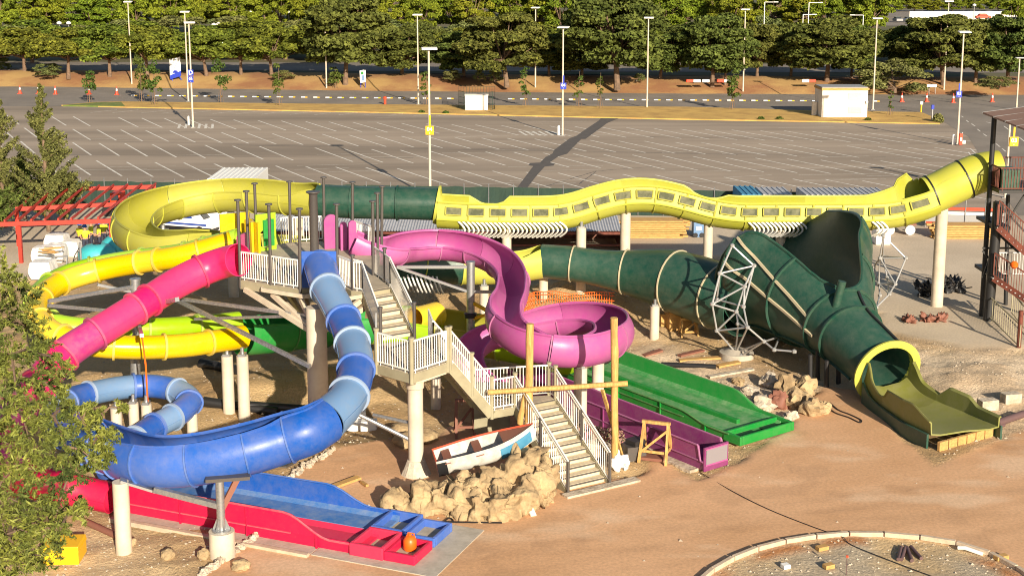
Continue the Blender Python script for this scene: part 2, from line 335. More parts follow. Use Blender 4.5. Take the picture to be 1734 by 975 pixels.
for (a_, b_, k_) in (((760, 925), (1734, 820), .10), ((770, 945), (1734, 838), .10), ((900, 880), (1500, 700), .08), ((915, 895), (1530, 712), .08), ((600, 1000), (1734, 880), .07)):
    p_, q_ = G(*a_), G(*b_); dx, dy = q_.x - p_.x, q_.y - p_.y; L_ = math.hypot(dx, dy); dd = np.abs((X - p_.x) * dy - (Y - p_.y) * dx) / L_ + (n3 - .5) * 3.
    C = C * (1 - (k_ * np.exp(-(dd / .22) ** 2) * mp * np.clip(n1 * 2.2 - .4, 0, 1))[..., None])
pale = np.clip((vnoise(X * .35 + 20, Y * .7, 51) - .62) / .15, 0, 1) * mp
C = C * (1 - .45 * pale[..., None]) + np.array((.74, .55, .38)) * .45 * pale[..., None]
lay(mi_, (.58, .42, .23), (.50, .41, .29), n1)
ei = np.clip(1 - np.abs(sdf(X, Y, ISLAND) - .35) / .5, 0, 1) * np.clip((n1 - .45) * 6, 0, 1)
C = C * (1 - ei[..., None]) + np.array((.5, .2, .06)) * ei[..., None]
me = bpy.data.meshes.new('ground')
me.vertices.add(nx * ny); me.vertices.foreach_set('co', np.stack([X, Y, Z], -1).astype(np.float32).ravel())
q = np.arange(ny * nx).reshape(ny, nx); fq = np.stack([q[:-1, :-1], q[:-1, 1:], q[1:, 1:], q[1:, :-1]], -1).reshape(-1, 4)
me.loops.add(fq.size); me.polygons.add(len(fq)); me.loops.foreach_set('vertex_index', fq.ravel().astype(np.int32))
me.polygons.foreach_set('loop_start', np.arange(0, fq.size, 4, dtype=np.int32)); me.polygons.foreach_set('loop_total', np.full(len(fq), 4, np.int32))
me.polygons.foreach_set('use_smooth', np.ones(len(fq), bool)); me.update(calc_edges=True)
ca = me.color_attributes.new('soil', 'FLOAT_COLOR', 'POINT'); ca.data.foreach_set('color', np.concatenate([C, np.ones((ny, nx, 1))], -1).astype(np.float32).ravel())
ra = me.attributes.new('rough', 'FLOAT', 'POINT'); ra.data.foreach_set('value', np.clip(rough_ + mi_ * .8 + .05, 0, 1).astype(np.float32).ravel())
gm = pm('site ground', (.4, .3, .2), rough=.95, bump=0); n_, l_ = gm.node_tree.nodes, gm.node_tree.links; b_ = n_['Principled BSDF']
at = n_.new('ShaderNodeAttribute'); at.attribute_name = 'soil'; ar = n_.new('ShaderNodeAttribute'); ar.attribute_name = 'rough'
tc = n_.new('ShaderNodeTexCoord'); t1 = n_.new('ShaderNodeTexNoise'); t1.inputs['Scale'].default_value = 9; t1.inputs['Detail'].default_value = 10; t1.inputs['Roughness'].default_value = .7
l_.new(tc.outputs['Object'], t1.inputs['Vector'])
mr = n_.new('ShaderNodeMapRange'); mr.inputs[1].default_value = .3; mr.inputs[2].default_value = .7; mr.inputs[3].default_value = .8; mr.inputs[4].default_value = 1.2; l_.new(t1.outputs[0], mr.inputs[0])
mm = n_.new('ShaderNodeVectorMath'); mm.operation = 'SCALE'; l_.new(at.outputs['Color'], mm.inputs[0]); l_.new(mr.outputs[0], mm.inputs['Scale']); l_.new(mm.outputs[0], b_.inputs['Base Color'])
bp = n_.new('ShaderNodeBump'); bp.inputs['Distance'].default_value = .12; l_.new(t1.outputs[0], bp.inputs['Height']); l_.new(ar.outputs['Fac'], bp.inputs['Strength']); l_.new(bp.outputs[0], b_.inputs['Normal'])
me.materials.append(gm); go = bpy.data.objects.new('ground', me); COL.objects.link(go); tag(go, kind='structure')
def zat(x, y):                               # ground height
    i = int(np.clip(np.interp(x, gx, np.arange(nx)), 0, nx - 1)); v = (y - 30) / (fence_y(x) - .3 - 30)
    j = int(np.clip(np.interp(v, gv, np.arange(ny)), 0, ny - 1)); return float(Z[j, i])
def ground_at(px, py):
    g = G(px, py); z = zat(g.x, g.y); g = G(px, py, z); return G(px, py, zat(g.x, g.y))

def sheet(name, poly, z, m, kind='structure'):
    o = MB().add([(p[0], p[1], z) for p in poly], [tuple(range(len(poly)))]).build(name, m); return tag(o, kind=kind)
sheet('far_ground', [(-900, 25), (900, 25), (900, 2500), (-900, 2500)], -1.6, M['farg'])
sheet('parking_lot', [(-110, 70), (110, 70), (110, 167), (-110, 167)], -.45, M['asphalt'])
# everything beyond the fence is at z = -0.45 .. use that plane
ZP = -.45
def GP(px, py, dz=0.): return G(px, py, ZP + dz)
rb = [(0, 147), (600, 154), (1167, 159), (1734, 161)]                   # foot of the bank
rf = [(111, 175), (208, 171.6), (600, 176), (1167, 181), (1390, 187)]   # back edge of the dry strip
def line(px, pts): return float(np.interp(px, [p[0] for p in pts], [p[1] for p in pts]))
sheet('road', [tuple(GP(*p)[:2]) for p in ((-250, 182), (111, 180), (600, 184), (1167, 190), (1390, 196), (1560, 196), (1950, 196), (1950, 152), (1167, 150), (600, 145), (-250, 138))], ZP + .004, M['road'])
sheet('side_road', [tuple(GP(*p)[:2]) for p in ((1565, 193), (1600, 208), (1640, 232), (1700, 330), (1725, 365), (1990, 365), (1990, 185))], ZP + .008, M['road'])
for nm, pts, mt in (('dry_grass_strip', ((104, 178), (160, 173), (208, 172), (600, 176.5), (1167, 181), (1390, 187.5), (1560, 190), (1585, 200), (1592, 209), (1134, 201), (600, 189), (208, 181)), M['dgrass']),
                    ('green_grass_verge', ((106, 178.3), (160, 173.8), (205, 172.8), (212, 180.2)), M['ggrass'])):
    z1 = ZP + (.12 if nm[0] == 'd' else .15)
    o = MB().prism([tuple(G(*p, z1)[:2]) for p in pts], ZP - .1, z1).build(nm, mt); tag(o, kind='structure')
# bank, plateau, second road
bx = np.linspace(-120, 140, 261); prof = [(0, 0), (2.5, .5), (5.5, 1.2), (9, 1.5), (12, 1.45)]
vs, fs = [], []
for x_ in bx:
    px_ = CX + x_ / 178 * F; y0 = GP(np.clip(px_, -300, 2000), line(px_, rb)).y
    for k, (dy, dz) in enumerate(prof):
        h_ = mnoise.noise(Vector((x_ * .12, k * 3.1, 0))) * .22 * (0 < k < 3)
        vs.append((x_, y0 + dy + mnoise.noise(Vector((x_ * .3, 7, k))) * .5, ZP + dz + h_))
K = len(prof)
for i in range(len(bx) - 1):
    for k in range(K - 1): fs.append((i * K + k, (i + 1) * K + k, (i + 1) * K + k + 1, i * K + k + 1))
o = MB().add(vs, fs).build('bank', M['bank'], smooth=True); tag(o, kind='structure')
sheet('far_field', [(-700, 205), (-85, 205), (0, 199), (60, 193), (100, 191), (700, 191), (700, 1500), (-700, 1500)], .98, M['farg'])
sheet('far_road', [(-160, 209), (190, 196), (190, 213), (-160, 226)], 1.03, M['road'])

# ---- parking markings
pk = MB()
lv = (GP(163, 272), GP(206, 298)); lvec = lv[1] - lv[0]
rowdir = (GP(567, 282.4) - GP(163, 272)) / 8.0
def strip(mb, a, b, wd, z):
    t = (b - a).normalized(); nrm = Vector((-t.y, t.x, 0)) * wd / 2
    mb.add([(p.x, p.y, z) for p in (a - nrm, a + nrm, b + nrm, b - nrm)], [(0, 1, 2, 3)])
for (px, py, qx, qy) in ((163, 272, 206, 298), (166, 241.5, 202, 264), (163, 219, 197, 238), (162, 198.2, 193, 214.5)):
    a, b = GP(px, py), GP(qx, qy)
    for k in range(-7, 46):
        s_ = a + rowdir * k
        if s_.x > 50 or random.random() < .02: continue
        strip(pk, s_ + (b - a) * random.uniform(0, .06), b + rowdir * k, .17, ZP + .004)
for (a, b, c_) in (((50, 345), (650, 352), 0), ((100, 309), (700, 327), 0), ((600, 197), (1560, 214), 0)): pass
for k in range(60):                          # faint remains of older markings
    a = GP(random.uniform(100, 1600), random.uniform(200, 320)); strip(pk, a, a + Vector((random.uniform(3, 7), random.uniform(.2, 1.2), 0)) * 1.2, .07, ZP + .006)
for k in range(34):
    a = GP(150 + k * 42 + random.uniform(-5, 5), 191 + k * .42); strip(pk, a, a + Vector((2.2, 3.2, 0)), .1, ZP + .005)
for (a, b) in (((1643, 252), (1654, 262)), ((1628, 197), (1631, 199)), ((1636, 204), (1640, 207)), ((1645, 210), (1651, 214)), ((1655, 219), (1660, 223)), ((1665, 227), (1671, 231)), ((1687, 244), (1693, 249)), ((1697, 252), (1703, 257)), ((1700, 214), (1712, 223)), ((1726, 233), (1745, 248)), ((1670, 207), (1678, 209)), ((1640, 258), (1662, 290))):
    strip(pk, GP(*a), GP(*b), .14, ZP + .014)
sm_ = MB()
for (a, b) in (((150, 239), (1500, 266)), ((400, 246), (1250, 262)), ((980, 312), (1010, 290)), ((1010, 290), (1120, 281)), ((1010, 290), (905, 321)), ((100, 262), (700, 268)), ((1100, 232), (1500, 239))):
    P_ = [GP(a[0] + (b[0] - a[0]) * k / 12, a[1] + (b[1] - a[1]) * k / 12 + random.uniform(-.4, .4)) for k in range(13)]
    for p_, q_ in zip(P_, P_[1:]): strip(sm_, p_, q_, random.uniform(.06, .16), ZP + .002)
tag(sm_.build('asphalt_seams', M['patch']), kind='structure')
tag(pk.build('parking_lines', M['paint']), kind='structure')
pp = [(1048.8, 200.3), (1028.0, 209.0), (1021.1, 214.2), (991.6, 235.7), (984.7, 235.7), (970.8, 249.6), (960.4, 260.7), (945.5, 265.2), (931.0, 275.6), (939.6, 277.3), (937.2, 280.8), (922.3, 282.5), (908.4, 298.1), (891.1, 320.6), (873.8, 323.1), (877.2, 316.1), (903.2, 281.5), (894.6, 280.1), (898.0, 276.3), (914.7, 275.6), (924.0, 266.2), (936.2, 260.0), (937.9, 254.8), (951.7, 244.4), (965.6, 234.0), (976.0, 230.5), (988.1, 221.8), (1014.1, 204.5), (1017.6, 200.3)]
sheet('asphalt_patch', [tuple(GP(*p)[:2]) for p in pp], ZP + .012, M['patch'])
hz = MB()
for (px, py, ww, hh) in ((338, 214, 3.6, 4.0), (920, 226, 3.4, 3.6)):
    c = GP(px, py)
    for k in range(6): strip(hz, c + Vector((-ww / 2 + k * ww / 5, -hh / 2, 0)), c + Vector((-ww / 2 + k * ww / 5 - .8, hh / 2, 0)), .28, ZP + .010)
tag(hz.build('hatched_marking', M['paint']), kind='structure')

# ================================================================== TREES
def leafmesh(name, Cn, Nn, size, m, parent=None, asp=.6, jit=.7):
    """quads of leaf clumps: centres Cn, outward directions Nn, half sizes"""
    N = len(Cn); d = Nn + rng.normal(0, jit, (N, 3)); d /= np.linalg.norm(d, axis=1)[:, None] + 1e-9
    a = np.cross(d, rng.normal(0, 1, (N, 3))); a /= np.linalg.norm(a, axis=1)[:, None] + 1e-9; b = np.cross(d, a)
    s_ = np.asarray(size).reshape(-1, 1) * rng.uniform(.65, 1.35, (N, 1))
    bend = d * s_ * .35
    v = np.stack([Cn - a * s_ - bend, Cn - b * s_ * asp, Cn + a * s_ - bend, Cn + b * s_ * asp], 1).reshape(-1, 3) - np.array(org(parent))
    me = bpy.data.meshes.new(name); me.vertices.add(4 * N); me.vertices.foreach_set('co', v.astype(np.float32).ravel())
    me.loops.add(4 * N); me.polygons.add(N); me.loops.foreach_set('vertex_index', np.arange(4 * N, dtype=np.int32))
    me.polygons.foreach_set('loop_start', np.arange(0, 4 * N, 4, dtype=np.int32)); me.polygons.foreach_set('loop_total', np.full(N, 4, np.int32))
    me.update(calc_edges=True); me.materials.append(m); o = bpy.data.objects.new(name, me); COL.objects.link(o)
    if parent: o.parent = parent; ORG[o.name] = org(parent)
    return o
def blobpts(blobs, dens):
    Cs, Ns = [], []
    for (x, y, z, rx, rz) in blobs:
        n = int(dens * rx * (rx + rz)); d = rng.normal(0, 1, (n, 3)); d /= np.linalg.norm(d, axis=1)[:, None]
        d[:, 2] = np.where(d[:, 2] < -.45, -d[:, 2], d[:, 2])
        rr = rng.uniform(.55, 1.05, (n, 1)) ** .6
        Cs.append(np.array([x, y, z]) + d * rr * np.array([rx, rx, rz])); Ns.append(d)
    return np.vstack(Cs), np.vstack(Ns)
def pine_proto(name, kind, seed, label):      # unit tree: height 1 m x10 -> built 10 m tall, 10 m wide
    rd = random.Random(seed); t = thing(name, label, 'tree')
    blobs = []; tr = MB(); th = {'umbrella': .36, 'pine': .34, 'broad': .3, 'bush': .05}[kind] * 10
    lean = Vector((rd.uniform(-.5, .5), rd.uniform(-.4, .4), 0))
    tr.pipe([Vector((0, 0, -.8)), Vector((0, 0, 0)) + lean * .05, lean * .5 + U3(th * .6), lean + U3(th * 1.15)], [.3, .26, .2, .13], 8)
    if kind == 'umbrella':
        for k in range(52):
            a, rr = rd.uniform(0, 6.28), 4.4 * math.sqrt(rd.random()); z = 3.5 + 5.2 * rd.random() * (1 - (rr / 5.4) ** 2) ** .6 + (1.0 if rr < 3 else .2)
            blobs.append((lean.x + rr * math.cos(a), lean.y + rr * math.sin(a), min(z, 9.1), rd.uniform(.8, 1.45), rd.uniform(.7, 1.15)))
    elif kind == 'pine':
        for k in range(86):
            z = 2.2 + 7.2 * rd.random() ** .95; env = 4.2 * math.sin(min(1, (10.4 - z) / 5.0) * 1.5) ** .7 * (0.8 if z < 4.2 else 1); a = rd.uniform(0, 6.28); rr = env * rd.uniform(.25, 1) ** .5
            blobs.append((lean.x + rr * math.cos(a), lean.y + rr * math.sin(a), z, rd.uniform(.8, 1.5), rd.uniform(.55, 1.0)))
    elif kind == 'broad':
        for k in range(52):
            z = 1.8 + 7.8 * rd.random(); env = 4.5 * math.sqrt(max(.05, 1 - ((z - 5.4) / 4.8) ** 2)); a = rd.uniform(0, 6.28); rr = env * rd.uniform(.2, 1) ** .5
            blobs.append((rr * math.cos(a), rr * math.sin(a), z, rd.uniform(.7, 1.5), rd.uniform(.6, 1.2)))
    else:
        for k in range(26):
            z = .3 + 8.0 * rd.random(); env = 4.4 * math.sqrt(max(.05, 1 - ((z - 2.6) / 6.8) ** 2)); a = rd.uniform(0, 6.28); rr = env * rd.uniform(.2, 1) ** .5
            blobs.append((rr * math.cos(a), rr * math.sin(a), z, rd.uniform(1.0, 1.8), rd.uniform(.9, 1.6)))
    for b in blobs[::4]:
        s_ = lean + U3(th * rd.uniform(.75, 1.1)); tr.pipe([s_, (s_ + Vector(b[:3])) / 2 - U3(.3), Vector(b[:3])], [.11, .08, .04], 6)
    tr.build('trunk', M['bark'], t, smooth=True)
    Cs, Ns = blobpts(blobs, 120 if kind != 'bush' else 70)
    mt = {'umbrella': M['leafp'], 'pine': M['leafd'], 'broad': M['leafb'], 'bush': M['leafo']}[kind]
    leafmesh('crown', Cs, Ns, np.full(len(Cs), .235), mt, t)
    return t
PROTO = {}
for kd, nm in (('umbrella', 'umbrella_pine'), ('pine', 'pine_tree'), ('broad', 'leafy_tree'), ('bush', 'bush')):
    PROTO[kd] = [pine_proto(nm, kd, 11 * i + 5, 'x') for i in range(5)]
USED = set()
def plant(kind, px, by, ty, wpx, label, group, z=1.0, cat='tree', depth=1.0):
    b = G(px, by, z); h = D(px, ty, b.y).z - z; wm = wpx / F * b.y
    pr = random.choice(PROTO[kind])
    t = pr if pr.name not in USED else copytree(pr); USED.add(pr.name)
    wm *= 1.16 if kind in ('pine', 'umbrella') else 1.0
    t.location = b; t.scale = (wm / 10, wm / 10 * depth, h / 10); t.rotation_euler.z = random.uniform(0, 6.28)
    t['label'] = label; t['category'] = cat; t['group'] = group
    return t
FR = [  # px base top width kind label
 (1045, 141, -12, 175, 'pine', 'tallest pine in view with a forked bare trunk rising from the brown bank'),
 (585, 134, -6, 150, 'pine', 'big dark pine behind the slim lamp post left of the small upright sign'),
 (858, 139, 22, 150, 'pine', 'broad pine with one straight trunk between the third and fourth tall lamp posts'),
 (1206, 139, 26, 125, 'pine', 'round pine with a reddish trunk left of the lamp post carrying a white box'),
 (1400, 137, 30, 150, 'pine', 'wide pine with low drooping clumps directly above the cream hut roof'),
 (1598, 139, 26, 150, 'pine', 'pine on the bank behind the tall post left of the blue 03 post'),
 (1652, 138, 35, 110, 'pine', 'slim pine on the bank just right of the blue 03 lamp post top'),
 (1706, 140, 30, 120, 'pine', 'rightmost pine on the bank, with a leaning brown trunk'),
 (1339, 131, 40, 90, 'pine', 'dark small pine behind and left of the cream hut'),
 (1282, 131, 42, 95, 'pine', 'pine with a black trunk right of the lamp post carrying a white box'),
 (1228, 138, 60, 70, 'pine', 'short thin pine leaning against the round pine with the reddish trunk'),
 (1442, 134, 42, 80, 'pine', 'pine behind the right end of the cream hut'),
 (786, 131, 55, 110, 'pine', 'dark pine left of the broad straight trunked pine, above the utility box'),
 (680, 128, 52, 120, 'pine', 'spreading pine behind the lamp post with the graffitied foot'),
 (985, 130, 70, 100, 'pine', 'low pine left of the tallest pine, behind the blue 04 post'),
 (1118, 134, 58, 100, 'pine', 'shaded pine between the tallest pine and the round reddish pine'),
 (1542, 132, 45, 90, 'pine', 'pine standing behind the large dark bush right of the hut'),
 (350, 128, 46, 115, 'umbrella', 'umbrella pine behind the white and blue billboard'),
 (116, 128, 50, 115, 'umbrella', 'umbrella pine with a thick trunk above the leftmost orange cones'),
 (42, 122, 48, 120, 'umbrella', 'leftmost umbrella pine, trunk just inside the left edge'),
 (186, 127, 46, 110, 'umbrella', 'umbrella pine just left of the twin headed lamp post'),
 (250, 128, 42, 110, 'umbrella', 'umbrella pine right of the twin headed lamp post'),
 (296, 125, 50, 95, 'umbrella', 'umbrella pine directly above the white and blue billboard'),
 (408, 127, 48, 100, 'umbrella', 'umbrella pine between the D 06 post and the big dark pine, nearer the post'),
 (460, 128, 44, 110, 'umbrella', 'umbrella pine touching the left side of the big dark pine'),
 (-8, 122, 52, 100, 'umbrella', 'umbrella pine cut by the left edge of the view'),
 (930, 130, 60, 90, 'pine', 'pine behind the tall post between the broad pine and the blue 04 post')]
for (px, by, ty, wd, kd, lb) in FR:
    plant(kd, px, by, ty, wd, lb, 'pines along the far bank', .9)
plant('bush', 1515, 153, 92, 125, 'large dark green bush on the bank right of the cream hut', 'bushes on the bank', .2, 'bush')
for (px, by, ty, wd, lb) in ((812, 136, 116, 22, 'green shrub left of two on the bank above the utility box'), (838, 137, 117, 26, 'green shrub right of two on the bank above the utility box'), (80, 128, 106, 50, 'shrub with orange flowers under the umbrella pines at left'), (5, 118, 96, 26, 'yellow green shrub at the left edge beside the far road'), (1082, 137, 124, 22, 'small shrub at the foot of the tallest pine'), (765, 135, 118, 36, 'bare twiggy shrub on the bank left of the two green shrubs'), (1690, 150, 128, 70, 'low scrub on the bank under the rightmost pines'), (480, 132, 118, 40, 'low scrub on the bank left of the big dark pine')):
    plant('bush', px, by, ty, wd, lb, 'bushes on the bank', .9, 'bush')
rd = random.Random(5)
for k in range(24):                           # second line of pines beyond the far road
    px = -30 + k * 75 + rd.uniform(-20, 20)
    plant('umbrella' if px < 520 else rd.choice(['pine', 'pine', 'umbrella']), px, 103 + rd.uniform(-4, 4), rd.uniform(34, 46) if px < 520 else rd.uniform(36, 56), rd.uniform(95, 130), 'pine in the second line beyond the far road, half hidden by nearer pines', 'second line of pines', 1.0)
for k in range(46):                           # bright plane trees far behind
    px = -40 + k * 40 + rd.uniform(-12, 12)
    if 1500 < px < 1700: continue
    plant('broad', px, rd.uniform(46, 60), rd.uniform(-24, -2) if px < 1500 else rd.uniform(0, 10), rd.uniform(62, 86), 'bright leafy tree in the far wood along the top of the view', 'bright trees of the far wood', 1.2)
for k in range(34):
    px = -40 + k * 54 + rd.uniform(-12, 12)
    plant('broad', px, rd.uniform(24, 34) if px < 1490 else 12, rd.uniform(-40, -24) if px < 1490 else -6, rd.uniform(60, 80) if px < 1490 else 44, 'tall leafy tree in the farthest row of the wood', 'farthest trees of the wood', 1.4)
for k in range(30):
    px = rd.uniform(-20, 1740) if k > 14 else rd.uniform(190, 780)
    plant('bush', px, rd.uniform(72, 92), rd.uniform(22, 50), rd.uniform(70, 110), 'olive green bushy tree between the pines and the bright wood', 'olive bushes behind the pines', 1.0, 'bush')
# young trees in the dry strip
def young(px, by, ty, wpx, label, dens=1.):
    b = GP(px, by, .1); top = D(px, ty, b.y); h = top.z - b.z; wm = wpx / F * b.y
    t = thing('young_tree', label, 'young tree', b, 'young trees in the dry grass strip')
    tr = MB().pipe([b - U3(.1), b + U3(h * .4), b + Vector((.05, 0, h * .95))], [.07, .05, .015], 6)
    for s_ in (-.5, .5): tr.tube(b + Vector((s_ * .7, 0, 0)), b + Vector((s_ * .3, 0, h * .28)), .025, n=5)
    tr.build('trunk', M['bark'], t)
    rd = random.Random(int(px)); bl = []
    for k in range(int(11 * dens) + 4):
        z = h * rd.uniform(.28, .97); e = wm * .5 * (1.05 - abs(z / h - .5)) * rd.uniform(.2, .8); a = rd.uniform(0, 6.28)
        bl.append((b.x + e * math.cos(a), b.y + e * math.sin(a), b.z + z, wm * rd.uniform(.12, .26), wm * rd.uniform(.12, .26)))
    Cs, Ns = blobpts(bl, 260 * dens / max(.3, wm)); leafmesh('crown', Cs, Ns, np.full(len(Cs), .13), M['leafy'], t)
for a in ((152, 174, 124, 30, 'small young tree at the left tip of the dry strip on green grass', 1.), (240, 172, 96, 34, 'taller young tree left of the white and blue billboard', 1.2), (262, 177, 104, 30, 'young tree with a bushy foot beside the taller one by the billboard', 1.2), (374, 173, 98, 34, 'young tree right of the D 06 post', 1.), (473, 179, 104, 26, 'young tree in front of the big dark pine', 1.), (568, 151, 112, 26, 'young tree at the foot of the big dark pine on the bank', 1.2), (722, 177, 118, 22, 'young tree beside the yellow 04 post', .9), (890, 179, 112, 22, 'young tree between the utility box and the blue 04 post', .9), (980, 181, 118, 24, 'thin young tree just right of the blue 04 post', .7), (1016, 183, 120, 18, 'thin young tree second to the right of the blue 04 post', .7), (1240, 186, 118, 26, 'leafy young tree left of the lamp post carrying a white box', 1.3), (1507, 195, 150, 14, 'bare thin sapling right of the cream hut', .5)):
    young(*a)
# cypresses and dark trees on the left, behind the red frame
def conifer(px, gy, ty, wpx, label, mat, n=9000, name='cypress_tree', seed=1, zb=.0):
    b = G(px, gy); h = D(px, ty, b.y).z; wm = wpx / F * b.y; rd = random.Random(seed)
    t = thing(name, label, 'tree', b, 'conifers at the left edge'); tr = MB().pipe([b - U3(.2), b + U3(h * .5), b + U3(h * .97)], [.16, .1, .02], 8)
    Cs, Ns, Sz = [], [], []
    nb = 78
    for k in range(nb):
        f = (k / nb) ** 1.0; z = h * (.10 + .88 * f); L = wm * .5 * (1 - f) ** 1.05 * rd.uniform(.45, 1.4) + .10; a = rd.uniform(0, 6.28)
        tip = b + Vector((math.cos(a) * L, math.sin(a) * L, z + L * .85)); base = b + U3(z)
        if L > .5: tr.pipe([base, tip], [.03, .008], 4)
        m = int(1.7 * n / nb * (.35 + L / (wm * .5)))
        s = rng.uniform(.12, 1.02, (m, 1)); c = np.array(base) * (1 - s) + np.array(tip) * s
        rad = .08 + .22 * (1 - np.abs(s - .45)) * min(1, L / 1.2)
        d = rng.normal(0, 1, (m, 3)); d /= np.linalg.norm(d, axis=1)[:, None]
        Cs.append(c + d * rad * rng.uniform(.3, 1, (m, 1))); Ns.append(d + np.array([math.cos(a), math.sin(a), .8]) * .6)
    tr.build('trunk', M['bark'], t); Cs = np.vstack(Cs); leafmesh('crown', Cs, np.vstack(Ns), np.full(len(Cs), .10), mat, t, asp=.35)
conifer(83, 392, 138, 105, 'olive cypress with an upright narrow tip behind the red frame', M['leafc'], 11000, seed=3)
conifer(8, 385, 150, 110, 'darker cypress at the left edge beside the olive one', M['leafc'], 9000, seed=8)
conifer(42, 372, 262, 90, 'short dense conifer in shade between the two cypresses', M['leafd'], 7000, 'conifer', 5)
conifer(112, 380, 290, 110, 'low spreading conifer behind the red frame, right of the cypresses', M['leafc'], 8000, 'conifer', 6)
conifer(-20, 420, 300, 130, 'dark bushy conifer cut by the left edge below the cypresses', M['leafd'], 8000, 'conifer', 9)
# big feathery tree close to the camera at the left edge
t = thing('feathery_tree', 'big feathery leaved tree close up along the left edge, in front of the slides', 'tree', G(-70, 1500))
dN = 23.5; tr = MB(); base = Vector(D(-70, 1000, dN)); base.z = 0
trunk = [base - U3(.2), Vector(D(-75, 1200, dN)), Vector(D(-60, 900, dN)), Vector(D(-45, 700, dN)), Vector(D(-40, 520, dN))]
tr.pipe(trunk, [.3, .24, .18, .12, .06], 10)
CL = [(10, 470, 42), (30, 510, 45), (5, 545, 50), (55, 560, 42), (20, 600, 48), (70, 600, 34), (100, 625, 30), (-10, 640, 55), (60, 645, 45), (95, 668, 34), (30, 690, 55), (90, 705, 46), (140, 712, 38), (168, 705, 26), (-15, 740, 60), (50, 745, 55), (110, 755, 48), (155, 755, 40), (180, 772, 22), (15, 800, 60), (75, 800, 50), (125, 800, 42), (-10, 850, 60), (45, 855, 55), (100, 850, 44), (130, 862, 26), (10, 905, 60), (60, 905, 48), (100, 898, 34), (-20, 950, 70), (40, 955, 50), (75, 940, 34), (0, 1000, 70), (-40, 600, 70), (-45, 700, 80), (-50, 800, 80), (-40, 480, 40), (205, 690, 16), (178, 738, 24), (150, 690, 18), (165, 785, 18), (118, 690, 20)]
Cs, Ns = [], []
rd = random.Random(4)
nodes = list(trunk[1:])
for (px, py, r_) in sorted(CL, key=lambda q: q[0]):
    c = Vector(D(px, py, dN + rd.uniform(-1.3, 1.3))); rr = r_ / F * dN
    near = min(nodes, key=lambda q: (q - c).length); nodes.append(c)
    tr.pipe([near, (near + c) / 2 + U3(.1), c], [.03, .018, .007], 5)
    for k in range(max(7, int(r_ * .58))):                     # sprays
        d = Vector((rd.gauss(0, 1), rd.gauss(0, 1), rd.gauss(.15, .8))).normalized(); a0 = c + d * rr * rd.uniform(.15, .6); L = rr * rd.uniform(.4, .85)
        d2 = (d + Vector((rd.gauss(0, .4), rd.gauss(0, .4), rd.gauss(-.1, .35)))).normalized()
        m = 30; s = rng.uniform(0, 1, (m, 1))
        p = np.array(a0) + np.array(d2) * L * s; off = rng.normal(0, 1, (m, 3)); off /= np.linalg.norm(off, axis=1)[:, None]
        Cs.append(p + off * .045 * (1.25 - s)); Ns.append(off + np.array([0, -.2, .5]))
tr.build('trunk', M['bark'], t, smooth=True); Cs = np.vstack(Cs)
leafmesh('crown', Cs, np.vstack(Ns), np.full(len(Cs), .062), M['leaff'], t, asp=.22, jit=.8)

# ================================================================== LAMP POSTS, SIGNS, ROAD FURNITURE
def lamp_proto():
    t = thing('lamp_post', 'x', 'lamp post')
    MB().tube((0, 0, 0), (0, 0, 10.9), .11, .075, 10).build('pole', M['column'], t, smooth=True)
    MB().box((0, 0, .03), (.45, .45, .06)).build('base_plate', M['grey'], t)
    m = MB().box((.05, -.1, 10.98), (1.15, .55, .1), rx=.15); m.tube((0, 0, 10.6), (0, 0, 10.95), .06, n=8); m.build('lamp_head', M['white'], t)
    return t
LP = lamp_proto(); first = True
POSTS = [(223.5, 147, 215, 3, 'slim lamp post on the bank left of the billboard, with a short twin arm', .0), (319, 172, 319.5, 20, 'lamp post standing behind the D 06 post at the edge of the dry strip', 0), (327, 216, 320, 38, 'lamp post in the car park carrying the blue D 06 sign', 0),
 (553, 152, 549, 9, 'lamp post on the bank in front of the big dark pine', 0), (708.5, 177, 706, 25, 'lamp post with a graffitied foot behind the yellow 04 post', 0), (728.5, 334, 728, 82, 'nearest lamp post, carrying the yellow 04 sign behind the green slide tube', 0),
 (906.5, 154, 907.5, 13, 'tall lamp post on the bank left of the blue 04 post', 0), (952.5, 230, 955, 46, 'lamp post in the car park carrying the blue 04 sign', 0), (1095.5, 183, 1095.5, 30, 'lamp post in the dry strip right of the tallest pine', 0),
 (1258, 158, 1262, 16, 'lamp post on the bank carrying a small white box', 0), (1478, 186, 1486, 31, 'lamp post just right of the cream hut', 0), (1598, 158, 1605, 2, 'lamp post on the bank left of the blue 03 post', 0),
 (1621, 244, 1630, 54, 'lamp post at the car park corner carrying the blue 03 sign', 0), (1721, 186, 1728, 98, 'lamp post cut by the right edge above the brown roof', 0), (1702, 335, 1714, 205, 'post carrying the yellow 03 sign beside the brown roof', 0)]
PB = []
for (bx_, by_, tx, ty, lb, _) in POSTS:
    t = LP if first else copytree(LP); first = False
    b = GP(bx_, by_); h = D(tx, ty, b.y).z - b.z; t.location = b; t.scale = (1, 1, h / 11.0); t.rotation_euler.z = random.uniform(-.4, .4)
    tag(t, lb, 'lamp post', 'tall lamp posts'); PB.append((b, h))
def text(body, size, m, parent, loc, name='digits', rot=(R(90), 0, 0), ext=.008):
    c = bpy.data.curves.new(name, 'FONT'); c.body = body; c.size = size; c.align_x = 'CENTER'; c.align_y = 'CENTER'; c.extrude = ext; c.offset = size * .018
    c.materials.append(m); tmp = bpy.data.objects.new(name, c); me = bpy.data.meshes.new_from_object(tmp); bpy.data.objects.remove(tmp); bpy.data.curves.remove(c)
    o = bpy.data.objects.new(name, me); COL.objects.link(o); o.parent = parent; o.location = Vector(loc) - org(parent); o.rotation_euler = rot; ORG[o.name] = org(parent)
    return o
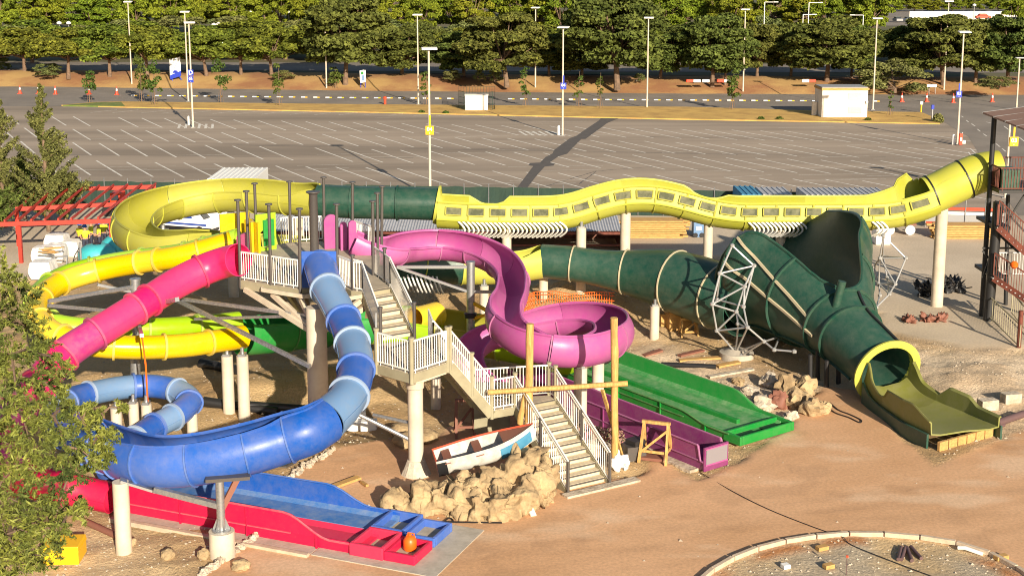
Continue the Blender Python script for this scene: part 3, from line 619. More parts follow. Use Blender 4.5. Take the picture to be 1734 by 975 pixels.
def zone_sign(pi, px, py, wpx, hpx, m, txt, label, small='P', flag=None):
    b, h = PB[pi]; c = D(px, py, b.y - .16); s_ = b.y / F; t = thing('zone_sign', label, 'sign', c, 'numbered car park signs')
    MB().box(c, (wpx * s_, .05, hpx * s_)).build('board', m, t, bev=.01)
    text(txt, hpx * s_ * .62, M['lettering'], t, c + Vector((0, -.035, hpx * s_ * .12))); text(small, hpx * s_ * .2, M['lettering'], t, c + Vector((0, -.035, -hpx * s_ * .34)), 'letter')
    if flag:
        f = D(px + .5, py - flag, b.y - .1); MB().box(f, (.13, .05, .95)).build('pennant', m, t)
zone_sign(5, 727.5, 221, 14, 15, M['syellow'], '04', 'yellow square sign reading 04 on the nearest lamp post', flag=15)
zone_sign(7, 954, 146, 10, 11, M['sblue'], '04', 'blue sign reading 04 on its car park lamp post', flag=10)
zone_sign(12, 1624, 160, 10, 11, M['sblue'], '03', 'blue sign reading 03 on the corner lamp post', flag=10)
zone_sign(14, 1717, 240, 15, 16, M['syellow'], '03', 'yellow square sign reading 03 beside the brown roof', flag=14)
zone_sign(2, 323, 135, 9, 10, M['sblue'], '06', 'blue sign reading 06, lower of the two on one post')
b_, h_ = PB[2]; c = D(323, 123.5, b_.y - .16); t = thing('zone_sign', 'blue sign with the white letter D, upper of two on one post', 'sign', c, 'numbered car park signs')
MB().box(c, (9 * b_.y / F, .05, 10 * b_.y / F)).build('board', M['sblue'], t); text('D', .62, M['lettering'], t, c + Vector((0, -.035, 0)), 'letter')
b_, h_ = PB[9]; c = D(1259, 116, b_.y - .2); tag(MB().box(c, (.42, .3, .5)).box(c + Vector((0, -.16, 0)), (.3, .02, .36)).build('junction_box', M['white']), 'small white box fixed to a lamp post on the bank', 'box')
b_, h_ = PB[0]
tag(MB().pipe([D(209, 2, b_.y), D(217, 5, b_.y)], .06).box(D(210, 2.5, b_.y), (.7, .3, .12)).build('lamp_arm', M['white'], LP), None)
def board(name, pts, gy, m, label, legs, extra):
    c = V(*pts[0], gy); return c
# billboard
b = GP(297, 146); s_ = b.y / F
t = thing('billboard', 'white roadside billboard with a blue lower corner, tilted, on two legs', 'billboard', b)
y_ = b.y
P4 = [D(287, 101, y_), D(305, 96.5, y_), D(306.5, 129, y_), D(288, 135, y_)]
def panel(mb, q, th=.08):
    q = [Vector(x) for x in q]; n_ = (q[1] - q[0]).cross(q[2] - q[0]).normalized() * th
    mb.add(q + [x + n_ for x in q], [(0, 1, 2, 3), (7, 6, 5, 4), (0, 4, 5, 1), (1, 5, 6, 2), (2, 6, 7, 3), (3, 7, 4, 0)]); return mb
panel(MB(), P4).build('panel', M['lettering'], t)
panel(MB(), [D(288, 128, y_ - .06), D(306.4, 120, y_ - .06), D(306.5, 129, y_ - .06), D(288, 135, y_ - .06)], .04).build('blue_corner', M['sblue'], t)
m = MB()
for k in range(5): panel(m, [D(289, 104 + k * 3.0, y_ - .06), D(303, 100.6 + k * 3.0, y_ - .06), D(303, 101.4 + k * 3.0, y_ - .06), D(289, 104.8 + k * 3.0, y_ - .06)], .03)
m.build('lettering', M['grey'], t)
c = D(297, 122.5, y_ - .1); MB().box(c, (.75, .04, .22)).box(c + U3(.17), (.42, .04, .18)).build('car_emblem', M['sblue'], t)
MB().tube(b, D(289, 130, y_ + .1), .07).build('leg', M['sblue'], t); MB().tube(b + Vector((1.3, .3, 0)), D(304, 130, y_ + .1), .07).build('leg', M['sblue'], t)
b = GP(614, 152); t = thing('road_sign', 'small upright white sign with a green mark on two blue legs', 'sign', b); y_ = b.y
panel(MB(), [D(609, 120, y_), D(619, 118, y_), D(619.5, 139, y_), D(610, 141, y_)]).build('panel', M['lettering'], t)
MB().box(D(613.5, 124, y_ - .06), (.35, .03, .4)).build('green_mark', M['green'], t); MB().box(D(615, 132, y_ - .06), (.3, .03, .7)).build('blue_mark', M['lblue'], t)
for xx in (611, 618.5): MB().tube(D(xx, 152, y_), D(xx, 140, y_), .05).build('leg', M['sblue'], t)
b = GP(1578, 160); t = thing('direction_sign', 'low white sign board on two legs at the right end of the bank', 'sign', b); y_ = b.y
MB().box(D(1578, 145.5, y_), (1.25, .06, .36)).build('panel', M['lettering'], t)
for xx in (1573, 1583.5): MB().tube(D(xx, 160, y_), D(xx, 147, y_), .05).build('leg', M['grey'], t)
# traffic cones
cone = thing('traffic_cone', 'x', 'traffic cone')
MB().box((0, 0, .03), (.42, .42, .06)).build('foot', M['conered'], cone)
MB().lathe((0, 0, 0), [(.17, .06), (.10, .42)]).lathe((0, 0, 0), [(.07, .62), (.035, .86)]).build('body', M['conered'], cone, smooth=True)
MB().lathe((0, 0, 0), [(.10, .42), (.07, .62)]).build('white_band', M['lettering'], cone, smooth=True)
for i, (px, py, lb) in enumerate(((34, 159, 'leftmost orange and white cone on the road'), (65, 159, 'second cone from the left edge on the road'), (94, 160, 'third cone from the left edge on the road'), (198, 161, 'cone alone on the road left of the tall young tree'), (151, 160, 'cone hidden behind the first small young tree'), (1527, 173, 'cone on the road nearest the right of the cream hut'), (1569, 173, 'cone on the road below the low white sign'), (1614, 174, 'cone on the road just behind the blue 03 post'), (1680, 173, 'rightmost cone on the shaded road'))):
    c_ = cone if i == 0 else copytree(cone); c_.location = GP(px, py); tag(c_, lb, 'traffic cone', 'cones on the road'); c_.scale = (1.3, 1.3, 1.35)
for i in range(62):                           # lane separators
    px = 225 + i * 20.6; py = line(px, [(225, 162.5), (600, 166.5), (1000, 169.5), (1500, 172.5)])
    if 780 < px < 845 or 1385 < px < 1475: continue
    if i == 0:
        sep = thing('lane_separator', 'x', 'lane separator'); MB().box((0, 0, .06), (.55, .22, .12), 0).build('block', M['lettering'], sep, bev=.03); MB().box((.42, 0, .05), (.3, .2, .10)).build('reflector', M['syellow'], sep)
        s1 = sep
    else: s1 = copytree(sep)
    s1.location = GP(px, py) + U3(.01); tag(s1, 'low white and yellow block in the long row dividing the road', 'lane separator', 'lane separators along the road'); s1.rotation_euler.z = -.05
# utility box with green fence
b = GP(807, 187, .1); y_ = b.y; t = thing('utility_box', 'pale grey utility cabinet with double doors in the dry strip', 'utility box', b)
p0, p1 = D(790, 187, y_), D(828, 187, y_); hh = D(800, 162, y_).z - b.z
MB().box((b.x, b.y + .6, b.z + hh / 2), (p1.x - p0.x, 1.2, hh)).box((b.x, b.y + .6, b.z + hh + .04), (p1.x - p0.x + .15, 1.35, .08)).build('cabinet', M['hut'], t)
MB().box((b.x, b.y - .012, b.z + hh * .5), (.04, .02, hh * .9)).box((b.x - .2, b.y - .02, b.z + hh * .62), (.16, .04, .3)).build('doors', M['grille'], t)
t = thing('mesh_fence', 'dark green mesh fence around the pale utility cabinet', 'fence', b)
m = MB()
for (x0, y0, x1, y1) in ((776, 184, 776, 176), (776, 176, 838, 177), (838, 177, 838, 186), (776, 184, 786, 187), (830, 187, 838, 186)):
    a_, c_ = G(x0, y0, b.z), G(x1, y1, b.z); L = (c_ - a_).length; k = max(2, int(L / .35))
    for j in range(k + 1): q = a_.lerp(c_, j / k); m.tube(q, q + U3(2.2), .025, n=4)
    for z in (.1, .8, 1.5, 2.2): m.bar(a_ + U3(z), c_ + U3(z), .03, .03)
m.build('bars', M['mesh'], t)
# cream hut
b = GP(1430, 199, .1); y_ = b.y
t = thing('hut', 'cream rendered hut with a flat grey roof and two pale grilles', 'hut', b)
x0, x1 = D(1391, 199, y_).x, D(1468, 199, y_).x; zt = D(1430, 153, y_).z
MB().box(((x0 + x1) / 2, y_ + 1.9, (b.z + zt) / 2 - .1), (x1 - x0, 3.8, zt - b.z + .2)).build('walls', M['hut'], t)
MB().box(((x0 + x1) / 2, y_ + 1.9, zt + .12), (x1 - x0 + .2, 4.0, .26)).build('parapet', M['plank'], t); MB().box(((x0 + x1) / 2, y_ + 2.0, zt + .28), (x1 - x0, 3.7, .1)).build('roof', M['grey'], t)
for py in (163.5, 186.5):
    c = D(1448, py, y_ - .02); g_ = MB().box(c, (1.55, .06, .72))
    for k in range(6): g_.box(c + Vector((0, -.04, -.3 + k * .12)), (1.45, .05, .05), rx=.5)
    g_.build('grille', M['grille'], t)
MB().box(D(1468, 173, y_ - .15), (.2, .3, .25)).build('lamp', M['white'], t)
b = GP(1378, 197); tag(MB().box(b + U3(.8), (.5, .4, 1.6)).box(b + U3(1.65), (.58, .48, .12)).build('meter_cabinet', M['hut'], bev=.03), 'narrow cream meter cabinet left of the hut', 'cabinet')
b = GP(1076, 152); tag(MB().box(b + U3(.2), (1.2, .8, .4)).box(b + Vector((.25, 0, .8)), (.45, .4, 1.3)).build('service_pillar', M['concrete'], bev=.03), 'small grey service pillar on a plinth on the brown bank', 'cabinet')
b = GP(652, 177); tag(MB().lathe(b, [(.16, 0), (.16, .7), (.24, .72), (.24, .85), (.1, 1.0)]).build('fire_hydrant', M['conered'], smooth=True), 'red hydrant at the back edge of the dry strip', 'hydrant')
for (px, by, ty, m_, lb) in ((1559.5, 191, 172, 'syellow', 'yellow post with a white top at the right tip of the dry strip'), (1578, 205, 178, 'galv', 'grey parking post at the corner of the dry strip')):
    b = GP(px, by); h = D(px, ty, b.y).z - b.z; t = thing('marker_post', lb, 'post', b); MB().tube(b, b + U3(h * .75), .09).build('pole', M[m_], t); MB().box(b + U3(h * .87), (.3, .25, h * .27)).build('head', M['white'] if m_ == 'syellow' else M['sblue'], t)
b = GP(1588, 208); Cs, Ns = blobpts([(b.x, b.y, b.z + .3, .6, .7)], 900); tag(leafmesh('grass_tuft', Cs, Ns, np.full(len(Cs), .12), M['leafo']), 'pale feathery grass tuft at the corner of the dry strip', 'grass tuft')
for (px, py, lb) in ((714, 191, 'left'), (755, 192, 'right'), (1289, 202, 'first'), (1320, 202, 'second'), (1470, 204, 'third')):
    b = GP(px, py, .1); Cs, Ns = blobpts([(b.x, b.y, b.z, .4, .3)], 900); tag(leafmesh('weed', Cs, Ns, np.full(len(Cs), .1), M['leafy']), 'low green weed at the front edge of the dry strip', 'weed', 'weeds along the dry strip')
b = GP(1622, 246); t = thing('fire_extinguisher', 'red extinguisher box at the foot of the blue 03 post', 'extinguisher', b + Vector((.1, -.4, 0)))
MB().box(b + Vector((.1, -.4, .65)), (.34, .3, 1.1)).build('cabinet', M['conered'], t, bev=.04); MB().box(b + Vector((.1, -.56, .65)), (.18, .02, .3)).build('label_plate', M['lettering'], t)
b = GP(1628, 243); t = thing('ticket_bollard', 'grey bollard with a white foot beside the red extinguisher', 'bollard', b); MB().tube(b, b + U3(1.1), .1).build('pole', M['galv'], t); MB().box(b + Vector((.1, 0, .15)), (.5, .4, .3)).build('foot', M['white'], t)
for (px, py, lb) in ((946, 229, 'white bollard at the foot of the blue 04 post'), (320, 212, 'short white bollard at the foot of the D 06 post'), (1614, 245, 'short pale bollard left of the red extinguisher')):
    b = GP(px, py); tag(MB().lathe(b, [(.14, 0), (.14, .9), (.08, 1.0)]).build('bollard', M['white'], smooth=True), lb, 'bollard')
# small lamps between the far trees, far wall, red car
gl = thing('globe_lamp', 'x', 'globe lamp'); MB().tube((0, 0, 0), (0, 0, 4.6), .06).build('pole', M['galv'], gl); MB().lathe((0, 0, 4.6), [(.1, 0), (.32, .15), (.36, .35), (.1, .55)]).build('globe', M['white'], gl, smooth=True)
for i, (px, ty) in enumerate(((100, 38), (116, 38), (362, 41), (370, 40), (424, 20), (489, 20), (460, 20), (598, 12), (611, 11), (771, 17), (921, 11), (967, 11), (1150, 11), (1108, 42), (1108, 16), (1650, 8))):
    g_ = gl if i == 0 else copytree(gl); y_ = 250 if ty > 30 else 330; p = D(px, ty, y_); g_.location = (p.x, p.y, p.z - 5 * 1.2); g_.scale = (1.3, 1.3, 1.2); tag(g_, 'white globe lamp on a thin pole among the far trees', 'globe lamp', 'globe lamps among the far trees')
for i, (px, ty, sx) in enumerate(((1295, 4, 1), (1360, 25, 1), (1462, 26, -1), (1370, 5, 1))):
    y_ = 260; p = D(px, ty, y_); t = thing('arm_lamp', 'double bend street lamp rising above the far pines at right', 'street lamp', (p.x, p.y, p.z - 8), 'bent street lamps above the far pines')
    MB().tube(p - U3(8), p, .08).bar(p, p + Vector((sx * 2.2, 0, 0)), .1, .1).build('pole', M['white'], t); MB().box(p + Vector((sx * 2.1, 0, .02)), (.9, .3, .14)).build('lamp_head', M['white'], t)
sheet('far_car_park', [tuple(G(*p_, 1.03)[:2]) for p_ in ((1495, 44), (1900, 44), (1900, 17), (1500, 17))], 1.03, M['road'])
t = thing('far_wall', 'long low white wall far behind the trees at top right', 'wall', G(1640, 30, 1)); y_ = 390
a_, c_ = D(1540, 22, y_), D(1770, 22, y_)
MB().box(((a_.x + c_.x) / 2, y_, a_.z - 1.2), (c_.x - a_.x, .4, 3.2)).build('wall_panel', M['hut'], t)
y_ = 375; c = D(1664, 33, y_); t = thing('parked_car', 'red car parked in front of the far white wall', 'car', (c.x, c.y, c.z))
MB().prism([(c.x - 2.0, c.y - .85), (c.x + 2.0, c.y - .85), (c.x + 2.0, c.y + .85), (c.x - 2.0, c.y + .85)], c.z + .3, c.z + .95).build('body', M['conered'], t, bev=.08)
MB().add([(c.x + a, c.y + b_, c.z + d) for a, d in ((-1.4, .95), (1.3, .95), (.8, 1.5), (-.9, 1.5)) for b_ in (-.75, .75)], [(0, 2, 4, 6), (1, 7, 5, 3), (4, 5, 7, 6), (0, 1, 3, 2), (2, 3, 5, 4), (6, 7, 1, 0)]).build('cabin', M['conered'], t, bev=.08)
for sx in (-1.25, 1.25): MB().tube((c.x + sx, c.y - .9, c.z + .32), (c.x + sx, c.y + .9, c.z + .32), .32).build('wheel', M['black'], t)
for k, (px, ty) in enumerate(((1512, 0), (1548, -6), (1580, 2), (1612, -4), (1690, -8), (1726, 0), (1650, -12))): plant('broad', px, 20, ty, 40, 'small bright tree standing by the far white wall at top right', 'trees by the far wall', 1.0)
for k, px in enumerate((1520, 1538, 1580, 1598, 1630, 1700, 1718)):
    c = G(px, 38, 1.04); t = thing('parked_car', 'small pale car among others parked in the far car park at top right', 'car', c, 'cars in the far car park')
    MB().box(c + U3(.65), (1.8, 4.2, .7)).build('body', M['white' if k % 3 else 'grey'], t, bev=.15); MB().box(c + Vector((0, .2, 1.2)), (1.55, 2.2, .5)).build('cabin', M['glass'], t, bev=.15)
# white barriers seen under the right pines
for i, px in enumerate((1168, 1195, 1180, 1220, 1232, 1364, 1375)):
    b = G(px, 139.5, 1.02); o = MB().prism([(b.x - .5, b.y - .2), (b.x + .5, b.y - .2), (b.x + .5, b.y + .2), (b.x - .5, b.y + .2)], 1.0, 1.4).build('road_barrier', M['lettering'] if i % 3 else M['conered'], bev=.08); tag(o, 'white plastic road barrier on the far road under the pines' if i % 3 else 'red plastic road barrier on the far road under the pines', 'barrier', 'plastic barriers under the pines')
for kd in PROTO:
    for pr in PROTO[kd]:
        if pr.name not in USED:
            for c in list(pr.children): bpy.data.objects.remove(c)
            bpy.data.objects.remove(pr)
# construction fence with green mesh
t = thing('site_fence', 'long dark green mesh fence between the car park and the slides', 'fence', FENCE_L)
a_, c_ = Vector((-46, fence_y(-46), 0)), Vector((FENCE_R.x + 1, fence_y(FENCE_R.x + 1), 0)); n_ = 44
m = MB(); zs = 1.75
rows = []
vs = []
K_ = 300
for k in range(K_ + 1):
    p = a_.lerp(c_, k / K_); vs += [(p.x, p.y, -.3), (p.x, p.y + .06 * math.sin(k * 1.3), zs * .5), (p.x, p.y, zs + .08 * mnoise.noise(Vector((k * .3, 0, 0))))]
m.add(vs, [(k * 3 + j, k * 3 + 3 + j, k * 3 + 4 + j, k * 3 + 1 + j) for k in range(K_) for j in (0, 1)]).build('mesh_screen', M['mesh'], t)
for k in range(0, n_ + 1):
    p = a_.lerp(c_, k / n_) + Vector((0, -.06, 0)); MB().tube(p - U3(.4), p + U3(2.0), .035, n=6).build('post', M['galv'], t)

# ================================================================== WATER SLIDES
def root_at(px, py, name, label, cat='water slide'): return thing(name, label, cat, G(px, py))
# ---- blue slide
bs = root_at(375, 945, 'water_slide', 'blue tube slide from the tower with an open flume and straight blue lane')
tubeA = [PT(541, 448, 6.05, .60), PT(553, 487, 5.65, .56), PT(572, 522, 5.25, .54), PT(590, 562, 4.8, .54), PT(602, 605, 4.4, .54), PT(600, 645, 4.05, .56), PT(583, 682, 3.75, .6), PT(552, 712, 3.5, .66)]
slide(bs, tubeA, [0, .20, .40, .56, .71, .86, 1], [M['blue'], M['lblue'], M['blue'], M['lblue'], M['blue'], M['lblue']], fl='own', seams=(5, 175), flr=.085)
tubeB = [PT(552, 712, 3.5, .70, 20, 380), PT(520, 730, 3.35, .72, 20, 379), PT(478, 743, 3.15, .74, 35, 215), PT(440, 755, 3.02, .75, 35, 205), PT(400, 765, 2.9, .75, 35, 200), PT(340, 777, 2.72, .75, 35, 200), PT(280, 782, 2.56, .75, 35, 200), PT(232, 776, 2.42, .75, 35, 200), PT(192, 762, 2.28, .75, 35, 205), PT(150, 745, 2.1, .75, 35, 210)]
tubeB = [list(p) for p in tubeB]
for p, a_ in zip(tubeB, ((91, 449), (100, 440), (112, 434), (120, 430), (124, 427), (126, 425), (127, 423), (130, 420), (142, 410), (150, 410))): p[4:] = a_
slide(bs, tubeB, [0, .13, .27, .44, .6, .72, .84, .93, 1], [M['blue']], fl='own', secname='flume_section', flw=.05, flr=.055)
tubeC = [PT(150, 745, 2.1, .7), PT(112, 725, 1.95, .6), PT(98, 702, 1.82, .5), PT(112, 680, 1.72, .45), PT(150, 667, 1.65, .43), PT(200, 657, 1.6, .43), PT(250, 653, 1.55, .43), PT(296, 660, 1.48, .43), PT(321, 678, 1.4, .44), PT(302, 700, 1.3, .44), PT(262, 722, 1.2, .44), PT(228, 746, 1.08, .46), PT(198, 772, .95, .46), PT(190, 800, .85, .46), PT(225, 822, .75, .46)]
slide(bs, tubeC, [0, .1, .2, .29, .37, .46, .55, .62, .69, .74, .80, .87, 1], [M['blue'], M['blue'], M['lblue'], M['blue'], M['lblue'], M['blue'], M['lblue'], M['blue'], M['lblue'], M['blue'], M['lblue'], M['blue']], fl='own', seams=(0, 180), flr=.07)
# ---- straight run-outs: local frame along e1, across e2
def runout(root, O, e1, e2, L, w0, w1, hn, hf, m, zf=.18, tail=2.6, near=True, far=True, end_open=False, nm='run', floor_m=None):
    """channel between across = w0 and w1; near/far walls of height hn/hf that drop over the last tail metres"""
    def p(a, b, z): return O + e1 * a + e2 * b + U3(z)
    st = [0, .25 * (L - tail), .5 * (L - tail), .75 * (L - tail)] + [L - tail + tail * k / 10 for k in range(0, 11)]
    def hh(a, h): f = np.clip((a - (L - tail)) / (tail * .62), 0, 1); f = f * f * (3 - 2 * f); return h * (1 - f) + .34 * f
    fl_, th = MB(), .05
    vs = []
    for a in st:
        for (b, z) in ((w0 + .02, zf + .10), (w0 + .22, zf), (w1 - .22, zf), (w1 - .02, zf + .10), (w1 - .02, zf - .06), (w0 + .02, zf - .06)): vs.append(p(a, b, z))
    n = len(st); fs = [(i * 6 + k, (i + 1) * 6 + k, (i + 1) * 6 + (k + 1) % 6, i * 6 + (k + 1) % 6) for i in range(n - 1) for k in range(6)] + [tuple(range(6)), tuple(range((n - 1) * 6, n * 6))[::-1]]
    fl_.add(vs, fs).build('floor', floor_m or m, root)
    for on, b, h, s_ in ((near, w0, hn, -1), (far, w1, hf, 1)):
        if not on: continue
        mb = MB(); vs = []
        for a in st:
            t_ = hh(a, h)
            for (db, z) in ((0, .02), (.05, .36), (.05, t_ - .03), (.10, t_), (0.0, t_), (-.02, .36), (-.06, .02)): vs.append(p(a, b + s_ * db, z))
        fs = [(i * 7 + k, (i + 1) * 7 + k, (i + 1) * 7 + (k + 1) % 7, i * 7 + (k + 1) % 7) for i in range(n - 1) for k in range(7)] + [tuple(range(7)), tuple(range((n - 1) * 7, n * 7))[::-1]]
        mb.add(vs, fs)
        for a in np.arange(1.2, L - 1, 2.4):       # joint ribs
            t_ = hh(a, h); mb.bar(p(a, b + s_ * .07, .02), p(a, b + s_ * .07, t_ - .02), .05, .06, up=e2)
        mb.build('side_wall', m, root)
        rd_ = MB(); fm = FLM.get(m.name, FLM['orchid'] if 'orchid' in FLM else M['flseam'])
        rd_.bar(p(.0, b + s_ * .075, .36), p(L - tail * .9, b + s_ * .075, .36), .04, .035); rd_.bar(p(.0, b + s_ * .03, .40), p(L - tail * .7, b + s_ * .03, .40), .03, .03)
        rd_.pipe([p(a, b + s_ * .07, hh(a, h)) for a in st], .035, 6); rd_.build('ridge', fm, root)
    return p
O = G(148, 856); Pe = G(597, 938); e1 = (Pe - O).normalized(); e2 = Vector((-e1.y, e1.x, 0)); L1 = (Pe - O).length + .3
O = O + U3(.0)
ps = thing('water_slide', 'crimson and pink body slide curving left from the tower to a straight near lane', 'water slide', G(210, 860))
pk_ = [PT(404, 440, 6.05, .62), PT(385, 443, 5.9, .60), PT(350, 455, 5.62, .6), PT(300, 479, 5.25, .58), PT(250, 510, 4.85, .56), PT(200, 541, 4.42, .56), PT(150, 572, 3.98, .56), PT(112, 598, 3.6, .58), PT(85, 626, 3.2, .58), PT(58, 662, 2.85, .58), PT(30, 695, 2.5, .58), PT(4, 733, 2.15, .58), PT(0, 772, 1.85, .58), PT(25, 803, 1.5, .55), PT(75, 820, 1.2, .52), PT(120, 828, .95, .5), PT(158, 836, .8, .48), PT(190, 843, .72, .48)]
slide(ps, pk_, [0, .10, .235, .275, .365, .45, .54, .62, .7, .77, .84, .91, 1], [M['pink'], M['pink'], M['pink'], M['pink'], M['pinkw'], M['pink'], M['pink'], M['pinkw'], M['pink'], M['pinkw'], M['red'], M['red']], fl='own', seams=(0, 178), flr=.085)
p = runout(ps, O, e1, e2, L1, 0, 1.2, .98, .4, M['red'], near=True, far=False)
runout(bs, O, e1, e2, L1, 1.2, 2.5, .4, .88, M['blue'], near=False, far=True, floor_m=M['bluef'])
def basin(root, p, a0, a1, b0, b1, m, h=.42, wt=.12, z0=.02, cr=.25, inner='deck', cut=()):
    mb = MB()
    for (A0, A1, B0, B1) in ((a0, a1, b0, b0 + wt), (a0, a1, b1 - wt, b1), (a1 - wt, a1, b0 + wt, b1 - wt), (a0, a0 + wt, b0 + wt, b1 - wt)):
        q = [p(A0, B0, 0), p(A1, B0, 0), p(A1, B1, 0), p(A0, B1, 0)]; mb.prism([(v.x, v.y) for v in q], z0, h)
    mb.build('basin_rim', m, root, bev=.03)
    q = [p(a0 + wt, b0 + wt, 0), p(a1 - wt, b0 + wt, 0), p(a1 - wt, b1 - wt, 0), p(a0 + wt, b1 - wt, 0)]
    MB().prism([(v.x, v.y) for v in q], z0, z0 + .06).build('basin_floor', M[inner], root)
for rt, b0, b1, m in ((ps, -.12, 1.19, M['red']), (bs, 1.205, 2.6, M['blue'])):
    basin(rt, p, L1 - .35, L1 + .75, b0, b1, m, .40); basin(rt, p, L1 + .755, L1 + 1.75, b0 + .05, b1 - .05, m, .30)
q = [p(L1 - 1.4, -.5, 0), p(L1 + 2.6, -.5, 0), p(L1 + 2.6, 3.0, 0), p(L1 - 1.4, 3.0, 0)]
tag(MB().prism([(v.x, v.y) for v in q], -.05, .025).build('concrete_pad', M['concrete']), kind='structure')
q = [p(1.4, -.55, 0), p(L1 - 1.45, -.55, 0), p(L1 - 1.45, 2.9, 0), p(1.4, 2.9, 0)]
tag(MB().prism([(v.x, v.y) for v in q], -.1, .018).build('concrete_strip', M['concrete']), kind='structure')
for (a, b, cx_, wd, ln) in ((1.5, -.62, L1 / 2, .14, 1), ):
    tag(MB().prism([(v.x, v.y) for v in (p(1.4, -.72, 0), p(L1 - 1.42, -.72, 0), p(L1 - 1.42, -.56, 0), p(1.4, -.56, 0))], -.05, .09).build('concrete_edging', M['kerb']), kind='structure')
c = p(L1 + 1.2, .75, .09); j = thing('jerry_can', 'orange plastic can standing in the end of the crimson basin', 'can', c)
MB().lathe(c, [(.17, 0), (.2, .04), (.2, .30), (.14, .40), (.06, .44)], 14).build('body', M['orange'], j, smooth=True); MB().tube(c + U3(.44), c + U3(.50), .05).build('cap', M['orange'], j); MB().pipe([c + Vector((-.1, 0, .40)), c + Vector((-.05, 0, .53)), c + Vector((.12, 0, .50)), c + Vector((.15, 0, .36))], .02, 6).build('handle', M['orange'], j)
# ---- yellow and lime tubes, green double flume
ys = thing('water_slide', 'yellow body slide tube looping left from the tower to a green flume', 'water slide', G(388, 695))
ye = [PT(392, 410, 5.95, .46), PT(345, 424, 5.65, .45), PT(300, 435, 5.4, .45), PT(240, 444, 5.1, .44), PT(180, 455, 4.8, .44), PT(120, 472, 4.5, .44), PT(80, 494, 4.25, .44), PT(62, 522, 4.0, .44), PT(76, 553, 3.72, .44), PT(115, 574, 3.45, .44), PT(170, 585, 3.22, .44), PT(240, 588, 3.05, .44), PT(310, 585, 2.92, .44), PT(370, 577, 2.84, .44), PT(412, 570, 2.78, .46)]
slide(ys, ye, [0, .07, .15, .20, .29, .37, .45, .55, .64, .74, .83, .92, 1], [M['yellow']], fl='own', seams=(355, 182), flr=.075)
ls = thing('water_slide', 'lime green body slide tube running behind the yellow one', 'water slide', G(300, 660))
li = [PT(405, 404, 5.9, .44), PT(345, 420, 5.45, .43), PT(300, 431, 5.15, .43), PT(230, 440, 4.85, .43), PT(170, 450, 4.58, .43), PT(110, 467, 4.28, .43), PT(72, 492, 4.02, .43), PT(62, 518, 3.82, .43), PT(86, 546, 3.55, .43), PT(130, 556, 3.35, .43), PT(200, 558, 3.12, .43), PT(280, 556, 2.96, .43), PT(350, 551, 2.82, .43), PT(405, 545, 2.76, .43)]
slide(ls, li, [0, .07, .12, .22, .32, .42, .52, .62, .72, .82, .91, 1], [M['lime']], fl='own', seams=(355, 182), flr=.075)
gs = thing('water_slide', 'bright green double flume passing under the tower to a wide straight run with basin', 'water slide', G(1200, 720))
gr = [PT(408, 562, 2.55, .95, 165, 385), PT(460, 556, 2.4, 1.0, 160, 380), PT(520, 549, 2.25, 1.0, 160, 378), PT(580, 543, 2.1, 1.0, 162, 378), PT(630, 543, 1.95, 1.0, 165, 375)]
slide(gs, gr, 2.3, [M['green']], fl='own', secname='flume_section', flw=.05, flr=.05)
gr2 = [PT(630, 543, 1.95, 1.0, 165, 375), PT(690, 547, 1.8, 1.0, 150, 375), PT(760, 556, 1.65, 1.0, 145, 375), PT(840, 568, 1.5, 1.0, 150, 375), PT(920, 584, 1.25, 1.0, 160, 378), PT(985, 600, 1.0, 1.0, 165, 378)]
slide(gs, gr2, [0, .3, .62, 1], [M['lime'], M['citron2'], M['lime']], fl='own', secname='flume_section', flw=.05, flr=.05)
slide(ys, [PT(700, 540, 2.2, .5), PT(718, 537, 2.1, .52), PT(738, 533, 2.0, .56)], [0, 1], [M['yellow']], secname='tube_end')
# green run and purple run share their direction
E1 = Vector((.60, -.80, 0)).normalized(); E2 = Vector((-E1.y, E1.x, 0))
GE = G(1236, 749); Lg = 9.6; Og = GE - E1 * Lg
pg = runout(gs, Og, E1, E2, Lg, 0, 2.75, .6, .82, M['green'], tail=2.6, floor_m=M['greenf'])
MB().prism([(v.x, v.y) for v in (pg(.3, 1.28, 0), pg(Lg - .9, 1.28, 0), pg(Lg - .9, 1.46, 0), pg(.3, 1.46, 0))], .1, .34).build('lane_divider', M['green'], gs, bev=.03)
basin(gs, pg, Lg - .3, Lg + .55, -.05, 2.8, M['green'], .36)
for b_ in (.35, 1.6): MB().prism([(v.x, v.y) for v in (pg(Lg - .1, b_, 0), pg(Lg + .3, b_, 0), pg(Lg + .3, b_ + .85, 0), pg(Lg - .1, b_ + .85, 0))], .1, .2).build('drain_grate', M['black'], gs)
us = thing('water_slide', 'orchid purple open slide: winding trough, round helix turn and plum straight run', 'water slide', G(982, 735))
def arcs(px, py, z, r, a0, a1): return PT(px, py, z, r, a0, a1)
